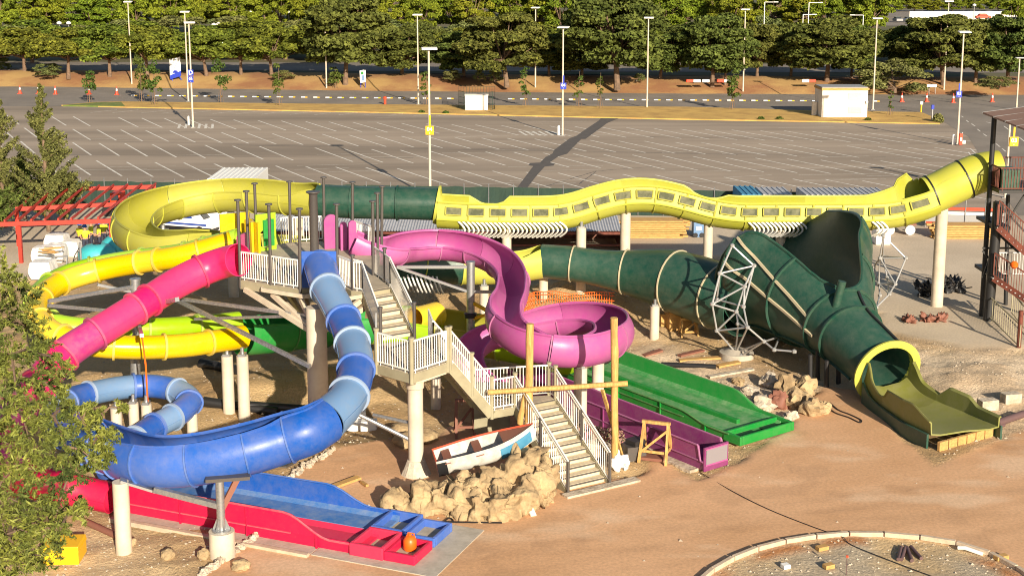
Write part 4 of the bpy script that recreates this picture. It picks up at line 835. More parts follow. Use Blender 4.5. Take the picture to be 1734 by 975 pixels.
pu = [arcs(600, 408, 5.75, .62, 150, 390), arcs(632, 421, 5.4, .62, 145, 385), arcs(665, 424, 5.22, .64, 130, 370), arcs(690, 419, 5.12, .66, 120, 362), arcs(730, 415, 5.05, .66, 118, 362), arcs(775, 418, 4.95, .66, 118, 364), arcs(820, 430, 4.8, .66, 122, 368), arcs(852, 449, 4.6, .66, 130, 372), arcs(868, 475, 4.42, .66, 138, 385), arcs(865, 503, 4.2, .66, 150, 395), arcs(852, 527, 4.0, .68, 165, 405), arcs(858, 551, 3.8, .7, 170, 405), arcs(895, 574, 3.6, .74, 172, 402), arcs(945, 586, 3.42, .76, 172, 402), arcs(1000, 584, 3.28, .76, 172, 405), arcs(1038, 568, 3.15, .76, 172, 408), arcs(1035, 550, 3.05, .74, 172, 410), arcs(1000, 540, 2.95, .72, 172, 410), arcs(945, 541, 2.8, .70, 170, 408), arcs(885, 552, 2.5, .66, 170, 395), arcs(825, 570, 2.05, .62, 170, 390), arcs(795, 596, 1.65, .6, 170, 390), arcs(796, 622, 1.35, .58, 170, 388), arcs(818, 643, 1.05, .56, 172, 380), arcs(852, 656, .85, .54, 175, 370)]
slide(us, pu, [0, .06, .14, .19, .24, .32, .40, .46, .53, .62, .70, .78, .85, .92, 1], [M['purple']], fl='own', secname='flume_section', flw=.05, flr=.05, step=.2, lip=.06)
UE = G(1193, 798) + E2 * .0; Lu = 11.2; Ou = UE - E1 * Lu
pu_ = runout(us, Ou, E1, E2, Lu, 0, .98, .88, .88, M['plum'], tail=.3)
m = MB(); q = [(v.x, v.y) for v in (pu_(Lu, -.08, 0), pu_(Lu + .06, -.08, 0), pu_(Lu + .06, 1.06, 0), pu_(Lu, 1.06, 0))]
m.prism(q, .02, .86); m.build('end_plate', M['plum'], us)
c = pu_(Lu + .075, .49, .52); ang = math.atan2(E2.y, E2.x)
MB().box(c, (1.0, .02, .52), rz=ang).build('end_panel', M['panelgrey'], us); MB().box(pu_(Lu + .08, .49, .235), (1.06, .02, .05), rz=ang).box(pu_(Lu + .08, .49, .8), (1.06, .02, .04), rz=ang).build('end_trim', M['purple'], us)
tag(MB().prism([(v.x, v.y) for v in (pu_(.5, -.4, 0), pu_(Lu - .3, -.4, 0), pu_(Lu - .3, 1.3, 0), pu_(.5, 1.3, 0))], -.1, .03).build('concrete_strip', M['stone']), kind='structure')
# ---- giant citron and dark green raft slide
rs = thing('raft_slide', 'giant citron and dark green raft slide with a funnel and citron exit trough', 'water slide', G(1060, 520))
def rp(px, py, gy, r, a0=0, a1=360): v = V(px, py, gy); return (v.x, v.y, v.z, r, a0, a1)
t0 = [rp(1692, 288, 524, .98), rp(1660, 293, 524, .98), rp(1625, 307, 524, .98), rp(1590, 324, 523, .96), rp(1570, 332, 523, .96)]
slide(rs, t0, [0, .45, .95, 1], [M['citron']], fl=M['black'], seams=(150,), flw=.06, flr=.04)
def custom(root, pts, sec, mats, nsec, th=.05, name='channel_section', step=.3, fl=None):
    """open channel: sec = list of (u, v) or function of distance fraction"""
    A, L = resample(crom(pts, 10), step); P = A[:, :3]; t, r, u = frames(P); N = len(A)
    # keep the section upright
    t2 = t.copy(); t2[:, 2] = 0; t2 /= np.linalg.norm(t2, axis=1)[:, None]; r = np.cross(t2, [0, 0, 1.]); u = np.cross(r, t)
    idx = [int(round(k * (N - 1) / nsec)) for k in range(nsec + 1)]
    for j in range(nsec):
        mb = MB(); vs = []; lo, hi = idx[j], idx[j + 1]
        for i in range(lo, hi + 1):
            s = sec(i / (N - 1)) if callable(sec) else sec
            nrm = [(0, 0)] * len(s)
            for k in range(len(s)):
                a_, b_ = s[max(k - 1, 0)], s[min(k + 1, len(s) - 1)]; dx, dy = b_[0] - a_[0], b_[1] - a_[1]; q_ = math.hypot(dx, dy) or 1
                nrm[k] = (-dy / q_ * th, dx / q_ * th)
            loop = list(s) + [(s[k][0] + nrm[k][0], s[k][1] + nrm[k][1]) for k in range(len(s) - 1, -1, -1)]
            vs += [P[i] + r[i] * a_ + u[i] * b_ for a_, b_ in loop]
        m_ = len(vs) // (hi - lo + 1); n_ = hi - lo + 1
        fs = [(i * m_ + k, i * m_ + (k + 1) % m_, (i + 1) * m_ + (k + 1) % m_, (i + 1) * m_ + k) for i in range(n_ - 1) for k in range(m_)] + [tuple(range(m_)), tuple(range((n_ - 1) * m_, n_ * m_))[::-1]]
        mb.add(vs, fs); mb.build(name, mats[j % len(mats)], root, smooth=True)
        if fl is not None and j > 0:
            B = MB(); i = lo; s = sec(i / (N - 1)) if callable(sec) else sec; k_ = [x for x in s]
            for k in range(len(s) - 1):
                B.bar(P[i] + r[i] * s[k][0] * 1.02 + u[i] * s[k][1] * 1.01, P[i] + r[i] * s[k + 1][0] * 1.02 + u[i] * s[k + 1][1] * 1.01, .05, .09)
            B.build('joint_rib', fl, root)
    return A, r, u
main = [rp(1575, 331, 523, 1), rp(1555, 340, 523, 1), rp(1520, 350, 522, 1), rp(1480, 354, 521, 1), rp(1400, 355, 520, 1), rp(1300, 355, 520, 1), rp(1250, 355, 520, 1), rp(1205, 349, 520, 1), rp(1160, 337, 520, 1), rp(1120, 328, 520, 1), rp(1085, 325, 520, 1), rp(1050, 328, 520, 1), rp(1010, 338, 520, 1), rp(975, 349, 520, 1), rp(940, 355, 520, 1), rp(880, 356, 521, 1), rp(800, 355, 522, 1), rp(742, 352, 522, 1)]
def secmain(f):
    far = .50 + (.25 if f < .06 else 0); 
    if .02 < f < .12: far += .55 * (1 - (f - .02) / .10)
    if .855 < f < .93: far = .5 - .42 * math.sin((f - .855) / .075 * math.pi) ** .5
    if .41 < f < .49: far = .5 - .3 * math.sin((f - .41) / .08 * math.pi) ** .5
    return [(-.95, .46), (-.97, .42), (-.97, -.34), (-1.02, -.42), (-.86, -.68), (-.5, -.92), (0, -1.0), (.5, -.92), (.86, -.68), (.97, -.34), (.97, far - .04), (.95, far)]
A, r_, u_ = custom(rs, main, secmain, [M['citron']], 16, fl=M['citron2'])
N = len(A)
m = MB(); m2 = MB()
q1 = [Vector(A[i, :3] - r_[i] * .99 + u_[i] * .46) for i in range(N)]; m.pipe(q1, .06, 6)
q1 = [Vector(A[i, :3] + r_[i] * .99 + u_[i] * secmain(i / (N - 1))[-1][1]) for i in range(N)]; m.pipe(q1, .06, 6)
m.pipe([Vector(A[i, :3] - r_[i] * 1.05 - u_[i] * .38) for i in range(N)], .05, 6); m.build('rim', M['citron'], rs, smooth=True)
d_ = np.r_[0, np.cumsum(np.linalg.norm(np.diff(A[:, :3], axis=0), axis=1))]; Lm = d_[-1]
def at(s):
    i = int(np.clip(np.searchsorted(d_, s), 1, N - 1)); f = (s - d_[i - 1]) / (d_[i] - d_[i - 1]); return [Vector(q_[i - 1] * (1 - f) + q_[i] * f) for q_ in (A[:, :3], r_, u_)]
for k in range(23):                            # paired windows of each section
    s0 = .35 + k * (Lm - .5) / 23; s1 = s0 + (Lm - .5) / 23 - .28
    for side in (-1, 1):
        mb = MB(); pts = []
        for s in np.linspace(s0, s1, 5):
            c, r1, u1 = at(s); f = s / Lm
            if side == 1 and secmain(f)[-1][1] < .4: pts = []; break
            pts += [c + r1 * side * 1.025 + u1 * z for z in (-.12, .27)] 
        if not pts: continue
        off = [at(s)[1] * side * .02 for s in np.linspace(s0, s1, 5) for _ in (0, 1)]
        vs = pts + [a_ + b_ for a_, b_ in zip(pts, off)]
        fs = [(2 * i, 2 * i + 2, 2 * i + 3, 2 * i + 1) for i in range(4)] + [(10 + 2 * i, 11 + 2 * i, 13 + 2 * i, 12 + 2 * i) for i in range(4)] + [(2 * i, 10 + 2 * i, 12 + 2 * i, 2 * i + 2) for i in range(4)] + [(2 * i + 1, 2 * i + 3, 13 + 2 * i, 11 + 2 * i) for i in range(4)] + [(0, 1, 11, 10), (8, 18, 19, 9)]
        mb.add(vs, fs); wo = mb.build('window', M['glazing'], rs)
        lo_, hi_ = pts[0::2], pts[1::2]; lp_ = lo_ + hi_[::-1] + [lo_[0]]; sd_ = at((s0 + s1) / 2)[1] * side * .02
        fb_ = MB()
        for a_, b_ in zip(lp_, lp_[1:]): fb_.bar(a_ + sd_, b_ + sd_, .045, .05)
        wf = fb_.build('frame', M['citron2'], wo)
# hooped water pipes under the channel
def hoops(A, r_, u_, ss, rad=1.08, a0=196, a1=262):
    for s in ss:
        c, r1, u1 = at(s); fwd = r1.cross(u1); fwd = fwd if fwd.x > 0 else -fwd
        pts = [c - r1 * (1.02 - .5 * (k / 9) ** 2 + .12 * math.sin(k / 9 * math.pi)) + u1 * (-.42 - .85 * k / 9) + fwd * (.34 * math.sin(k / 9 * math.pi)) for k in range(10)]
        MB().pipe(pts, .05, 6).build('water_hoop', M['white'], rs, smooth=True)
def s_of(px): return float(np.interp(px, [CX + F * q_[0] / (q_[1] * cp - (q_[2] - H) * sp_) for q_ in A[::-1]], d_[::-1]))
hoops(A, r_, u_, [s_of(px) for px in np.arange(778, 948, 7.2)]); hoops(A, r_, u_, [s_of(px) for px in np.arange(1262, 1352, 7.2)]); hoops(A, r_, u_, [s_of(px) for px in np.arange(1470, 1486, 7.2)])
t1_ = [rp(742, 346, 522, .80), rp(680, 344, 522, .80), rp(610, 343, 521, .80), rp(538, 340, 519, .80)]
slide(rs, t1_, [0, .33, .70, 1], [M['dgreen']], fl=M['dgreen'], seams=(178,), flr=.08)
MB_ = MB(); A2, _ = resample(crom([rp(748, 347, 522, .98), rp(744, 347, 522, .98), rp(738, 346, 522, .95)], 4), .05); shell(MB_, A2, 28, .18, 0); MB_.build('collar', M['citron'], rs, smooth=True)
lp = [rp(538, 340, 519, .82, 130, 440), rp(500, 334, 514, .9, 165, 400), rp(450, 329, 509, .95, 168, 398), rp(400, 327, 504, .95, 168, 400), rp(345, 331, 503, .95, 168, 402), rp(285, 343, 510, .95, 168, 404), rp(240, 360, 527, .95, 168, 404), rp(222, 382, 552, .95, 168, 400), rp(240, 402, 575, .95, 165, 395), rp(285, 417, 589, .92, 140, 395), rp(340, 424, 592, .9, 110, 425), rp(420, 428, 585, .85, 95, 445), rp(520, 432, 572, .82, 95, 445)]
for k_ in range(len(lp)): # outer wall is on the left-of-travel turn's outside (right), raise it there
    x_ = list(lp[k_])
    lp[k_] = tuple(x_)
slide(rs, lp, [0, .07, .15, .23, .32, .41, .50, .59, .68, .78, .88, 1], [M['citron2'], M['citron2']], fl=M['citron'], secname='flume_section', flw=.05, flr=.05, seams=(190,))
lo = [rp(520, 432, 572, .85, 150, 390), rp(620, 440, 556, .88, 150, 390), rp(700, 446, 546, .9, 150, 388), rp(760, 449, 541, .92, 150, 388), rp(830, 450, 538, .9, 150, 388), rp(885, 446, 537, .88, 150, 388), rp(918, 442, 537, .84, 130, 410)]
slide(rs, lo, [0, .25, .5, .66, .85, 1], [M['citron2'], M['dgreen'], M['dgreen'], M['citron'], M['citron']], fl=M['citron'], secname='flume_section', flw=.05, flr=.05)
A3, _ = resample(crom(lo, 8), .3)
for k in range(11):
    c = Vector(rp(672 + k * 7, 452 + k * .5, 546, 1)[:3]); pts = [c + Vector((0 + .5 * math.sin(a * 1.2) * .5, -.93 * math.cos(a), -.2 - .95 * math.sin(a))) for a in np.linspace(-.1, 1.15, 9)]
    MB().pipe(pts, .045, 6).build('water_hoop', M['white'], rs, smooth=True)
gt = [rp(916, 442, 537, .82), rp(940, 444, 538, .83), rp(965, 446, 539, .84), rp(1010, 453, 542, .87), rp(1050, 459, 546, 1.0), rp(1090, 465, 550, 1.22), rp(1130, 473, 556, 1.42), rp(1175, 486, 566, 1.5), rp(1220, 502, 578, 1.5), rp(1262, 518, 590, 1.42)]
slide(rs, gt, [0, .14, .38, .62, .86, 1], [M['dgreen']], fl=M['flseam'], seams=(184,), flr=.06, flw=.06, n=36)
# funnel
fa, fb = Vector(D(1348, 455, 59.2)), Vector(D(1500, 626, 51.6)); ax = (fb - fa).normalized(); rx_ = ax.cross(Vector((0, 0, 1))).normalized()
if rx_.x < 0: rx_ = -rx_                       # rx_ points right in the photo
ux_ = rx_.cross(ax); ux_ = ux_ if ux_.z > 0 else -ux_
Lf = (fb - fa).length
FT = [-.85, -.4, 0, .15, .3, .42, .55, .7, .85, 1]
FCn = np.array([tuple(D(x, y, d)) for x, y, d in ((1236, 325, 65.7), (1296, 398, 62.2), (1348, 455, 59.2), (1368, 477, 58.1), (1389, 502, 56.9), (1405, 522, 56.0), (1420, 545, 55.0), (1440, 569, 53.9), (1470, 597, 52.7), (1500, 626, 51.6))])
FRr = [3.5, 3.6, 3.6, 2.98, 2.45, 2.05, 1.64, 1.34, 1.24, 1.2]
FS = crom(np.c_[np.array(FT), FCn, np.array(FRr)], 12)
def fR(t): return float(np.interp(t, FS[:, 0], FS[:, 4]))
def fC(t): return Vector([float(np.interp(t, FS[:, 0], FS[:, k])) for k in (1, 2, 3)])
def fpt(t, a, dr=0.): return fC(t) + (rx_ * math.cos(a) + ux_ * math.sin(a)) * (fR(t) + dr)
NT = .565                                      # where the saddle closes
def rimR(t): return float(np.interp(t, [-.85, -.7, -.6, -.5, -.35, -.2, -.08, 0, .15, .3, .42, .49, .535, .555, NT], [-48, -22, -6, 9, 21, 31, 38, 42, 46, 51, 55, 60, 70, 80, 90]))
def rimL(t): return float(np.interp(t, [-.85, -.6, -.4, -.25, -.12, -.06, -.03, 0, .04, .10, .25, .40, .47, .52, .55, NT], [306, 284, 262, 240, 212, 188, 168, 152, 142, 136, 130, 124, 118, 108, 98, 90]))
def fsec(t0, t1, nm, nt_, m):
    vs = []; K_ = 56; ts = np.linspace(t0, t1, nt_)
    for dr in (0, -.07):
        for t in ts:
            aL, aR = (rimL(t), rimR(t)) if t < NT else (90, 90)
            for k in range(K_ + 1): vs.append(fpt(t, math.radians(aL + (360 + aR - aL) * k / K_), dr))
    W_ = K_ + 1; o2 = nt_ * W_; fs = []
    for i in range(nt_ - 1):
        for k in range(K_): fs += [(i * W_ + k, i * W_ + k + 1, (i + 1) * W_ + k + 1, (i + 1) * W_ + k), (o2 + i * W_ + k, o2 + (i + 1) * W_ + k, o2 + (i + 1) * W_ + k + 1, o2 + i * W_ + k + 1)]
        for k in (0, K_): fs.append((i * W_ + k, (i + 1) * W_ + k, o2 + (i + 1) * W_ + k, o2 + i * W_ + k))
    for i in (0, nt_ - 1): fs += [(i * W_ + k, i * W_ + k + 1, o2 + i * W_ + k + 1, o2 + i * W_ + k) for k in range(K_)]
    return MB().add(vs, fs).build(nm, m, rs, smooth=True)
for t0_, t1x in ((-.85, .0), (.0, .3), (.3, NT), (NT, .7), (.7, 1.0)): fsec(t0_, t1x, 'funnel_section', 26, M['dgreen'])
m = MB()
m.pipe([fpt(t, math.radians(rimL(t))) for t in np.linspace(-.85, NT, 70)], .07, 6); m.pipe([fpt(t, math.radians(rimR(t))) for t in np.linspace(-.85, NT, 70)], .07, 6); m.build('funnel_rim', M['dgreen'], rs, smooth=True)
for t_ in (0.0, .3, .57, .7):
    vs = []; aL, aR = (rimL(t_), rimR(t_)) if t_ < NT else (90, 90); K_ = 48
    for dr, dt in ((0, -.006), (.11, -.006), (.11, .006), (0, .006)): vs += [fpt(t_, math.radians(aL + (360 + aR - aL) * k / K_), dr) + ax * dt * Lf for k in range(K_ + 1)]
    W_ = K_ + 1; MB().add(vs, [(a_ * W_ + k, a_ * W_ + k + 1, b_ * W_ + k + 1, b_ * W_ + k) for a_, b_ in ((0, 1), (1, 2), (2, 3)) for k in range(K_)]).build('funnel_flange', M['dgreen'], rs)
for ang, ta, tb, mm in ((150, .01, .57, M['flseam']), (170, .0, .64, M['flseam']), (225, -.1, .9, M['dgreen']), (-5, -.1, .9, M['dgreen']), (72, .57, .98, M['black'])):
    vs = []; T_ = np.linspace(ta, tb, 24)
    for t in T_:
        for da, dr in ((-1, .0), (-1, .09), (1, .09), (1, .0)): vs.append(fpt(t, math.radians(ang + (14 * t / .57 if mm is M['flseam'] else 0)) + da * .05 / fR(t), dr))
    n_ = len(T_); MB().add(vs, [(i * 4 + k, i * 4 + k + 1, (i + 1) * 4 + k + 1, (i + 1) * 4 + k) for i in range(n_ - 1) for k in range(3)] + [(0, 1, 2, 3), ((n_ - 1) * 4, (n_ - 1) * 4 + 1, (n_ - 1) * 4 + 2, (n_ - 1) * 4 + 3)]).build('funnel_rib', mm, rs)
c = fpt(.64, math.radians(118)); MB().tube(c - ux_ * .2, c + ux_ * .25 + U3(.75) + rx_ * .2, .17).build('vent_pipe', M['dgreen'], rs, smooth=True)
# citron collar and exit trough
m = MB()
prof_ = [(1.21, -.02), (1.40, 0.0), (1.42, .10), (1.24, .14), (1.12, .12), (1.12, -.35), (1.17, -.35)]
vs = []; n_ = 40
for (rr, da) in prof_:
    for k in range(n_):
        a = 2 * math.pi * k / n_; vs.append(fb + ax * (da + .05) + (rx_ * math.cos(a) + ux_ * math.sin(a)) * rr)
m.add(vs, [(i * n_ + k, i * n_ + (k + 1) % n_, ((i + 1) % 7) * n_ + (k + 1) % n_, ((i + 1) % 7) * n_ + k) for i in range(7) for k in range(n_)]).build('collar', M['citron'], rs, smooth=True)
ew1 = (G(1580, 766) - G(1466, 690)).normalized(); 
def exitsec(f):
    w_ = 1.0 + .45 * min(1, f * 1.5); hN = .35 * (1 - min(1, f * 1.4)) + .12 + (.0 if f > .45 else .35); hF = .5 if f < .35 else (1.0 if f < .8 else .75)
    hF = float(np.interp(f, [0, .12, .3, .36, .42, .8, .95, 1], [.6, .3, .05, .1, .45, .5, .2, .12])); hN = float(np.interp(f, [0, .15, .35, .45, .65, .75, 1], [.45, .1, -.05, .35, .3, .05, .02]))
    return [(-w_ - .06, hN), (-w_, hN - .03), (-w_ + .03, -.35), (-w_ * .7, -.62 + .2 * f), (0, -.78 + .4 * f), (w_ * .7, -.62 + .2 * f), (w_ - .03, -.35), (w_, hF - .03), (w_ + .06, hF)]
ee = [fb + ax * .2 + U3(.0), fb + ax * 1.2 + U3(-.1)]
endc = (G(1580, 764) + G(1684, 738)) / 2 + U3(.82)
P_ = [tuple(ee[0]) + (1,), tuple(ee[1]) + (1,), tuple(ee[1].lerp(endc, .5) + U3(-.05)) + (1,), tuple(endc) + (1,)]
Ax, rX, uX = custom(rs, P_, exitsec, [M['olive']], 3, th=.06, step=.12, name='exit_trough')
# foot below the trough
m = MB(); n_ = len(Ax)
for sgn in (-1, 1):
    vs = []
    for i in range(n_):
        f = i / (n_ - 1); w_ = 1.03 + .45 * min(1, f * 1.5); q_ = Vector(Ax[i, :3]) + Vector(rX[i]) * sgn * (w_ + .02); q2 = q_ + Vector(rX[i]) * sgn * .08
        vs += [(q_.x, q_.y, -.1), (q_.x, q_.y, q_.z - .3), (q2.x, q2.y, q_.z - .32), (q2.x, q2.y, -.1)]
    m.add(vs, [(i * 4 + k, i * 4 + (k + 1) % 4, (i + 1) * 4 + (k + 1) % 4, (i + 1) * 4 + k) for i in range(n_ - 1) for k in range(4)] + [(0, 1, 2, 3), ((n_ - 1) * 4, (n_ - 1) * 4 + 1, (n_ - 1) * 4 + 2, (n_ - 1) * 4 + 3)])
m.build('trough_skirt', M['dgreen'], rs)
a_, b_ = G(1588, 764), G(1680, 738)
for k in range(6):
    q0, q1 = a_.lerp(b_, k / 6 + .008), a_.lerp(b_, (k + 1) / 6 - .008); MB().bar(q0 + U3(.17), q1 + U3(.17), .12, .34).build('end_board', M['plank'], rs, bev=.01)

# ================================================================== TOWER AND STAIRS
ZD, ZL, ZM = 5.25, 3.95, 2.0
tw = thing('slide_tower', 'cream start tower with a ring of roofless dark posts above one thick column', 'tower', G(540, 752, -1))
pd = [(407, 474), (456, 482), (507, 490), (573, 481), (596, 492), (614, 494), (661, 486), (632, 463), (642, 432), (598, 415), (548, 408), (491, 410), (440, 420), (418, 440)]
deck = [G(x, y, ZD) for x, y in pd]
MB().prism([(p.x, p.y) for p in deck], ZD - .07, ZD).build('deck_floor', M['deck'], tw)
m = MB()
for i in range(len(deck)):
    a_, b_ = deck[i], deck[(i + 1) % len(deck)]; m.bar(a_ + U3(-.17), b_ + U3(-.17), .07, .32)
m.build('edge_beam', M['khaki'], tw)
cb = G(541, 752, -.1)
MB().lathe((cb.x, cb.y, -1.3), [(.42, 0), (.38, 1.2), (.36, 6.3)], 20).build('column', M['column'], tw, smooth=True)
m = MB()
for p in deck[::1]:
    q = cb.copy(); q.z = ZD - 1.25; e_ = p - U3(.32); e_ = e_.lerp(Vector((cb.x, cb.y, e_.z)), .06)
    if (e_ - q).length > 1: m.bar(q.lerp(e_, .08), e_, .14, .18)
m.build('brackets', M['cream'], tw)
m = MB(); cols_ = [p.lerp(Vector((cb.x, cb.y, p.z)), .3) for p in deck]
for i in range(len(cols_)): m.bar(cols_[i] - U3(.15), cols_[(i + 1) % len(cols_)] - U3(.15), .08, .14)
m.build('floor_joists', M['cream'], tw)
ptop = D(530, 324, cb.y + 3.4); MB().lathe((ptop.x, ptop.y, ZD), [(.17, 0), (.16, ptop.z - ZD - .12), (.17, ptop.z - ZD - .1), (.27, ptop.z - ZD - .04), (.27, ptop.z - ZD)], 20).build('centre_post', M['gpost'], tw, smooth=True)
def post(root, bx_, by_, tx, ty, z0, r=.06, cap=True):
    b = G(bx_, by_, z0); t = D(tx, ty, b.y); m = MB().tube(b - U3(.3), t, r, n=10)
    if cap: m.tube(t, t + U3(.05), r * 2.2, n=12)
    return m.build('post', M['gpost'], root, smooth=True), b
for (bx_, by_, tx, ty) in ((407, 474, 402.5, 340), (421, 440, 417, 325), (435, 424, 431, 312), (459, 482, 455, 347), (492, 411, 490, 309), (508, 490, 507, 355), (549, 410, 548, 302), (571, 481, 570, 347), (597, 417, 597, 310), (632, 466, 631, 342), (640, 440, 639, 328), (646, 430, 647, 317)):
    post(tw, bx_, by_, tx, ty, ZD)
def railing(root, a, b, h=1.08, gap=.115, lo=.1, m='rail', nm='railing', r=.011, thick=1.):
    a, b = Vector(a), Vector(b); L = (b - a).length; k = max(2, round(L / gap)); mb = MB()
    mb.bar(a + U3(h), b + U3(h), .055 * thick, .05 * thick); mb.bar(a + U3(lo), b + U3(lo), .045 * thick, .04 * thick)
    for j in range(k + 1):
        q = a.lerp(b, j / k); wd = .045 if j in (0, k) else .024; mb.bar(q + U3(lo - (.15 if j % (k // 3 + 1) == 1 else 0)), q + U3(h), wd, wd, up=Vector((0, 1, 0)))
    return mb.build(nm, M[m], root)
def GD(x, y, z=ZD): return G(x, y, z)
railing(tw, GD(410, 474), GD(457, 481)); railing(tw, GD(461, 482), GD(505, 489))
railing(tw, GD(477, 411), GD(493, 410)); railing(tw, GD(497, 410), GD(546, 408)); railing(tw, GD(600, 416), GD(634, 428)); railing(tw, GD(573, 481), GD(598, 491)); railing(tw, GD(632, 464), GD(652, 478))
# entry mouths belong to the tower slides
def mouth(root, px, py, w_, h_, hole, m, ang, nm='entry_plate', z=ZD, th=.08):
    c = G(px, py, z); u = Vector((math.cos(ang), math.sin(ang), 0)); n_ = Vector((-u.y, u.x, 0)); K_ = 24; vs = []
    for d in (0, 1):
        for k in range(K_):
            a = 2 * math.pi * k / K_; cx_, cz_ = math.cos(a), math.sin(a); s_ = 1 / max(abs(cx_), abs(cz_)); vs.append(c + u * cx_ * s_ * w_ / 2 + U3(h_ / 2 + cz_ * s_ * h_ / 2) + n_ * th * d)
        for k in range(K_):
            a = 2 * math.pi * k / K_; vs.append(c + u * math.cos(a) * hole + U3(hole + .1 + math.sin(a) * hole) + n_ * th * d)
    fs = []
    for k in range(K_):
        k2 = (k + 1) % K_; fs += [(k, k2, K_ + k2, K_ + k), (2 * K_ + k, 3 * K_ + k, 3 * K_ + k2, 2 * K_ + k2), (k, 2 * K_ + k, 2 * K_ + k2, k2), (K_ + k, K_ + k2, 3 * K_ + k2, 3 * K_ + k)]
    return MB().add(vs, fs).build(nm, m, root)
mouth(bs, 541, 487, 1.28, 1.36, .56, M['blue'], .02); MB().box(G(541, 487, ZD - .3), (1.28, .08, .6)).build('entry_apron', M['blue'], bs)
mouth(ls, 452, 424, .95, 1.55, .4, M['lime'], .75); MB().box(G(456, 424, ZD) + U3(.75), (.5, .06, 1.1), rz=.75).build('inner_shell', M['green'], ls)
for px, py in ((437, 428), (455, 421)): pass
MB().bar(G(438, 423, ZD) + U3(1.25) + Vector((0, -.1, 0)), G(462, 423, ZD) + U3(1.35) + Vector((0, -.1, 0)), .03, .03).build('grab_bar', M['gpost'], ls)
for (px, py) in ((423, 424), (429, 421), (434, 426)): MB().box(G(px, py, ZD) + U3(.6), (.10, .7, 1.3), rz=.6).build('entry_wall', M['yellow'], ys)
MB().box(G(399, 416, ZD) + U3(.95), (1.3, .08, .9), rz=.55).build('entry_plate', M['yellow'], ys)
MB().box(G(413, 437, ZD) + U3(.5), (.1, 1.0, 1.0), rz=-.25).build('entry_wall', M['pinkw'], ps)
def arch(c, w_, h_, ang, th=.1):
    u = Vector((math.cos(ang), math.sin(ang), 0)); n_ = Vector((-u.y, u.x, 0)) * th; q = [c - u * w_ / 2, c + u * w_ / 2] + [c + u * w_ / 2 * math.cos(a) + U3(h_ - w_ / 2 + w_ / 2 * math.sin(a)) for a in np.linspace(0, math.pi, 11)]
    n = len(q); return MB().add(q + [x + n_ for x in q], [tuple(range(n)), tuple(range(n, 2 * n))[::-1]] + [(k, n + k, n + (k + 1) % n, (k + 1) % n) for k in range(n)])
for (px, py, w_, h_) in ((562, 421, .62, 1.45), (583, 424, .28, 1.2), (598, 428, .34, 1.35)): arch(G(px, py, ZD), w_, h_, .45).build('entry_wall', M['purple'], us)
MB().box(G(584, 420, ZD) + U3(.45), (.5, .1, .9), rz=.1).build('entry_wall', M['plum'], us)
# upper flight
st = thing('staircase', 'cream staircase from the tower deck down to the half landing and plaza', 'stairs', G(975, 820))
def flight(root, TL, TR, BL, BR, n, tread=None):
    """tops and bottoms (left, right) of the flight; n risers"""
    TL, TR, BL, BR = map(Vector, (TL, TR, BL, BR)); mt = MB(); mr = MB()
    for k in range(n):
        f0, f1 = k / n, (k + 1) / n
        l0, r0, l1, r1 = TL.lerp(BL, f0), TR.lerp(BR, f0), TL.lerp(BL, f1), TR.lerp(BR, f1)
        z = TL.z + (BL.z - TL.z) * f1
        if k < n - 1:
            q = [l0, r0, r1, l1]; mt.prism([(v.x, v.y) for v in q], z - .05, z)
        mr.add([(l0.x, l0.y, z - .0), (r0.x, r0.y, z), (r0.x, r0.y, TL.z + (BL.z - TL.z) * f0 - .05), (l0.x, l0.y, TL.z + (BL.z - TL.z) * f0 - .05)], [(0, 1, 2, 3)])
    mt.build('treads', M['tread'], root); mr.build('risers', M['tread'], root)
    for a_, b_ in ((TL, BL), (TR, BR)): MB().bar(a_ - U3(.16), b_ - U3(.16), .06, .34).build('stringer', M['khaki'], root)
    dk = MB()
    for k in range(n):
        f0 = k / n; l0, r0 = TL.lerp(BL, f0), TR.lerp(BR, f0); z = TL.z + (BL.z - TL.z) * f0 - .03; d_ = (BL - TL); d_.z = 0; d_ = d_.normalized() * .03
        dk.bar(l0 + Vector((d_.x, d_.y, z - l0.z)), r0 + Vector((d_.x, d_.y, z - r0.z)), .03, .045)
    dk.build('nosing', M['gpost'], root)
TL, TR = G(614, 494, ZD), G(661, 486, ZD); BL, BR = G(645, 582, ZL), G(702, 573, ZL)
flight(st, TL, TR, BL, BR, 7)
def stair_rail(root, a, b, h=1.0): 
    railing(root, a, b, h, .13, .12)
    MB().pipe([a + U3(h + .12), b + U3(h + .12)], .028, 8).build('handrail', M['rail'], root)
stair_rail(st, TL, BL); stair_rail(st, TR, BR)
MB().pipe([G(598, 491, ZD) + U3(1.15), TL + U3(1.12)], .028).build('handrail', M['rail'], st); railing(st, G(600, 492, ZD), TL); railing(st, G(652, 478, ZD), TR)
for q in (G(598, 491, ZD), BL, BR, G(652, 478, ZD)): MB().tube(q - U3(.3), q + U3(1.25), .06, n=10).tube(q + U3(1.25), q + U3(1.32), .085, n=10).build('newel_post', M['gpost'], st, smooth=True)
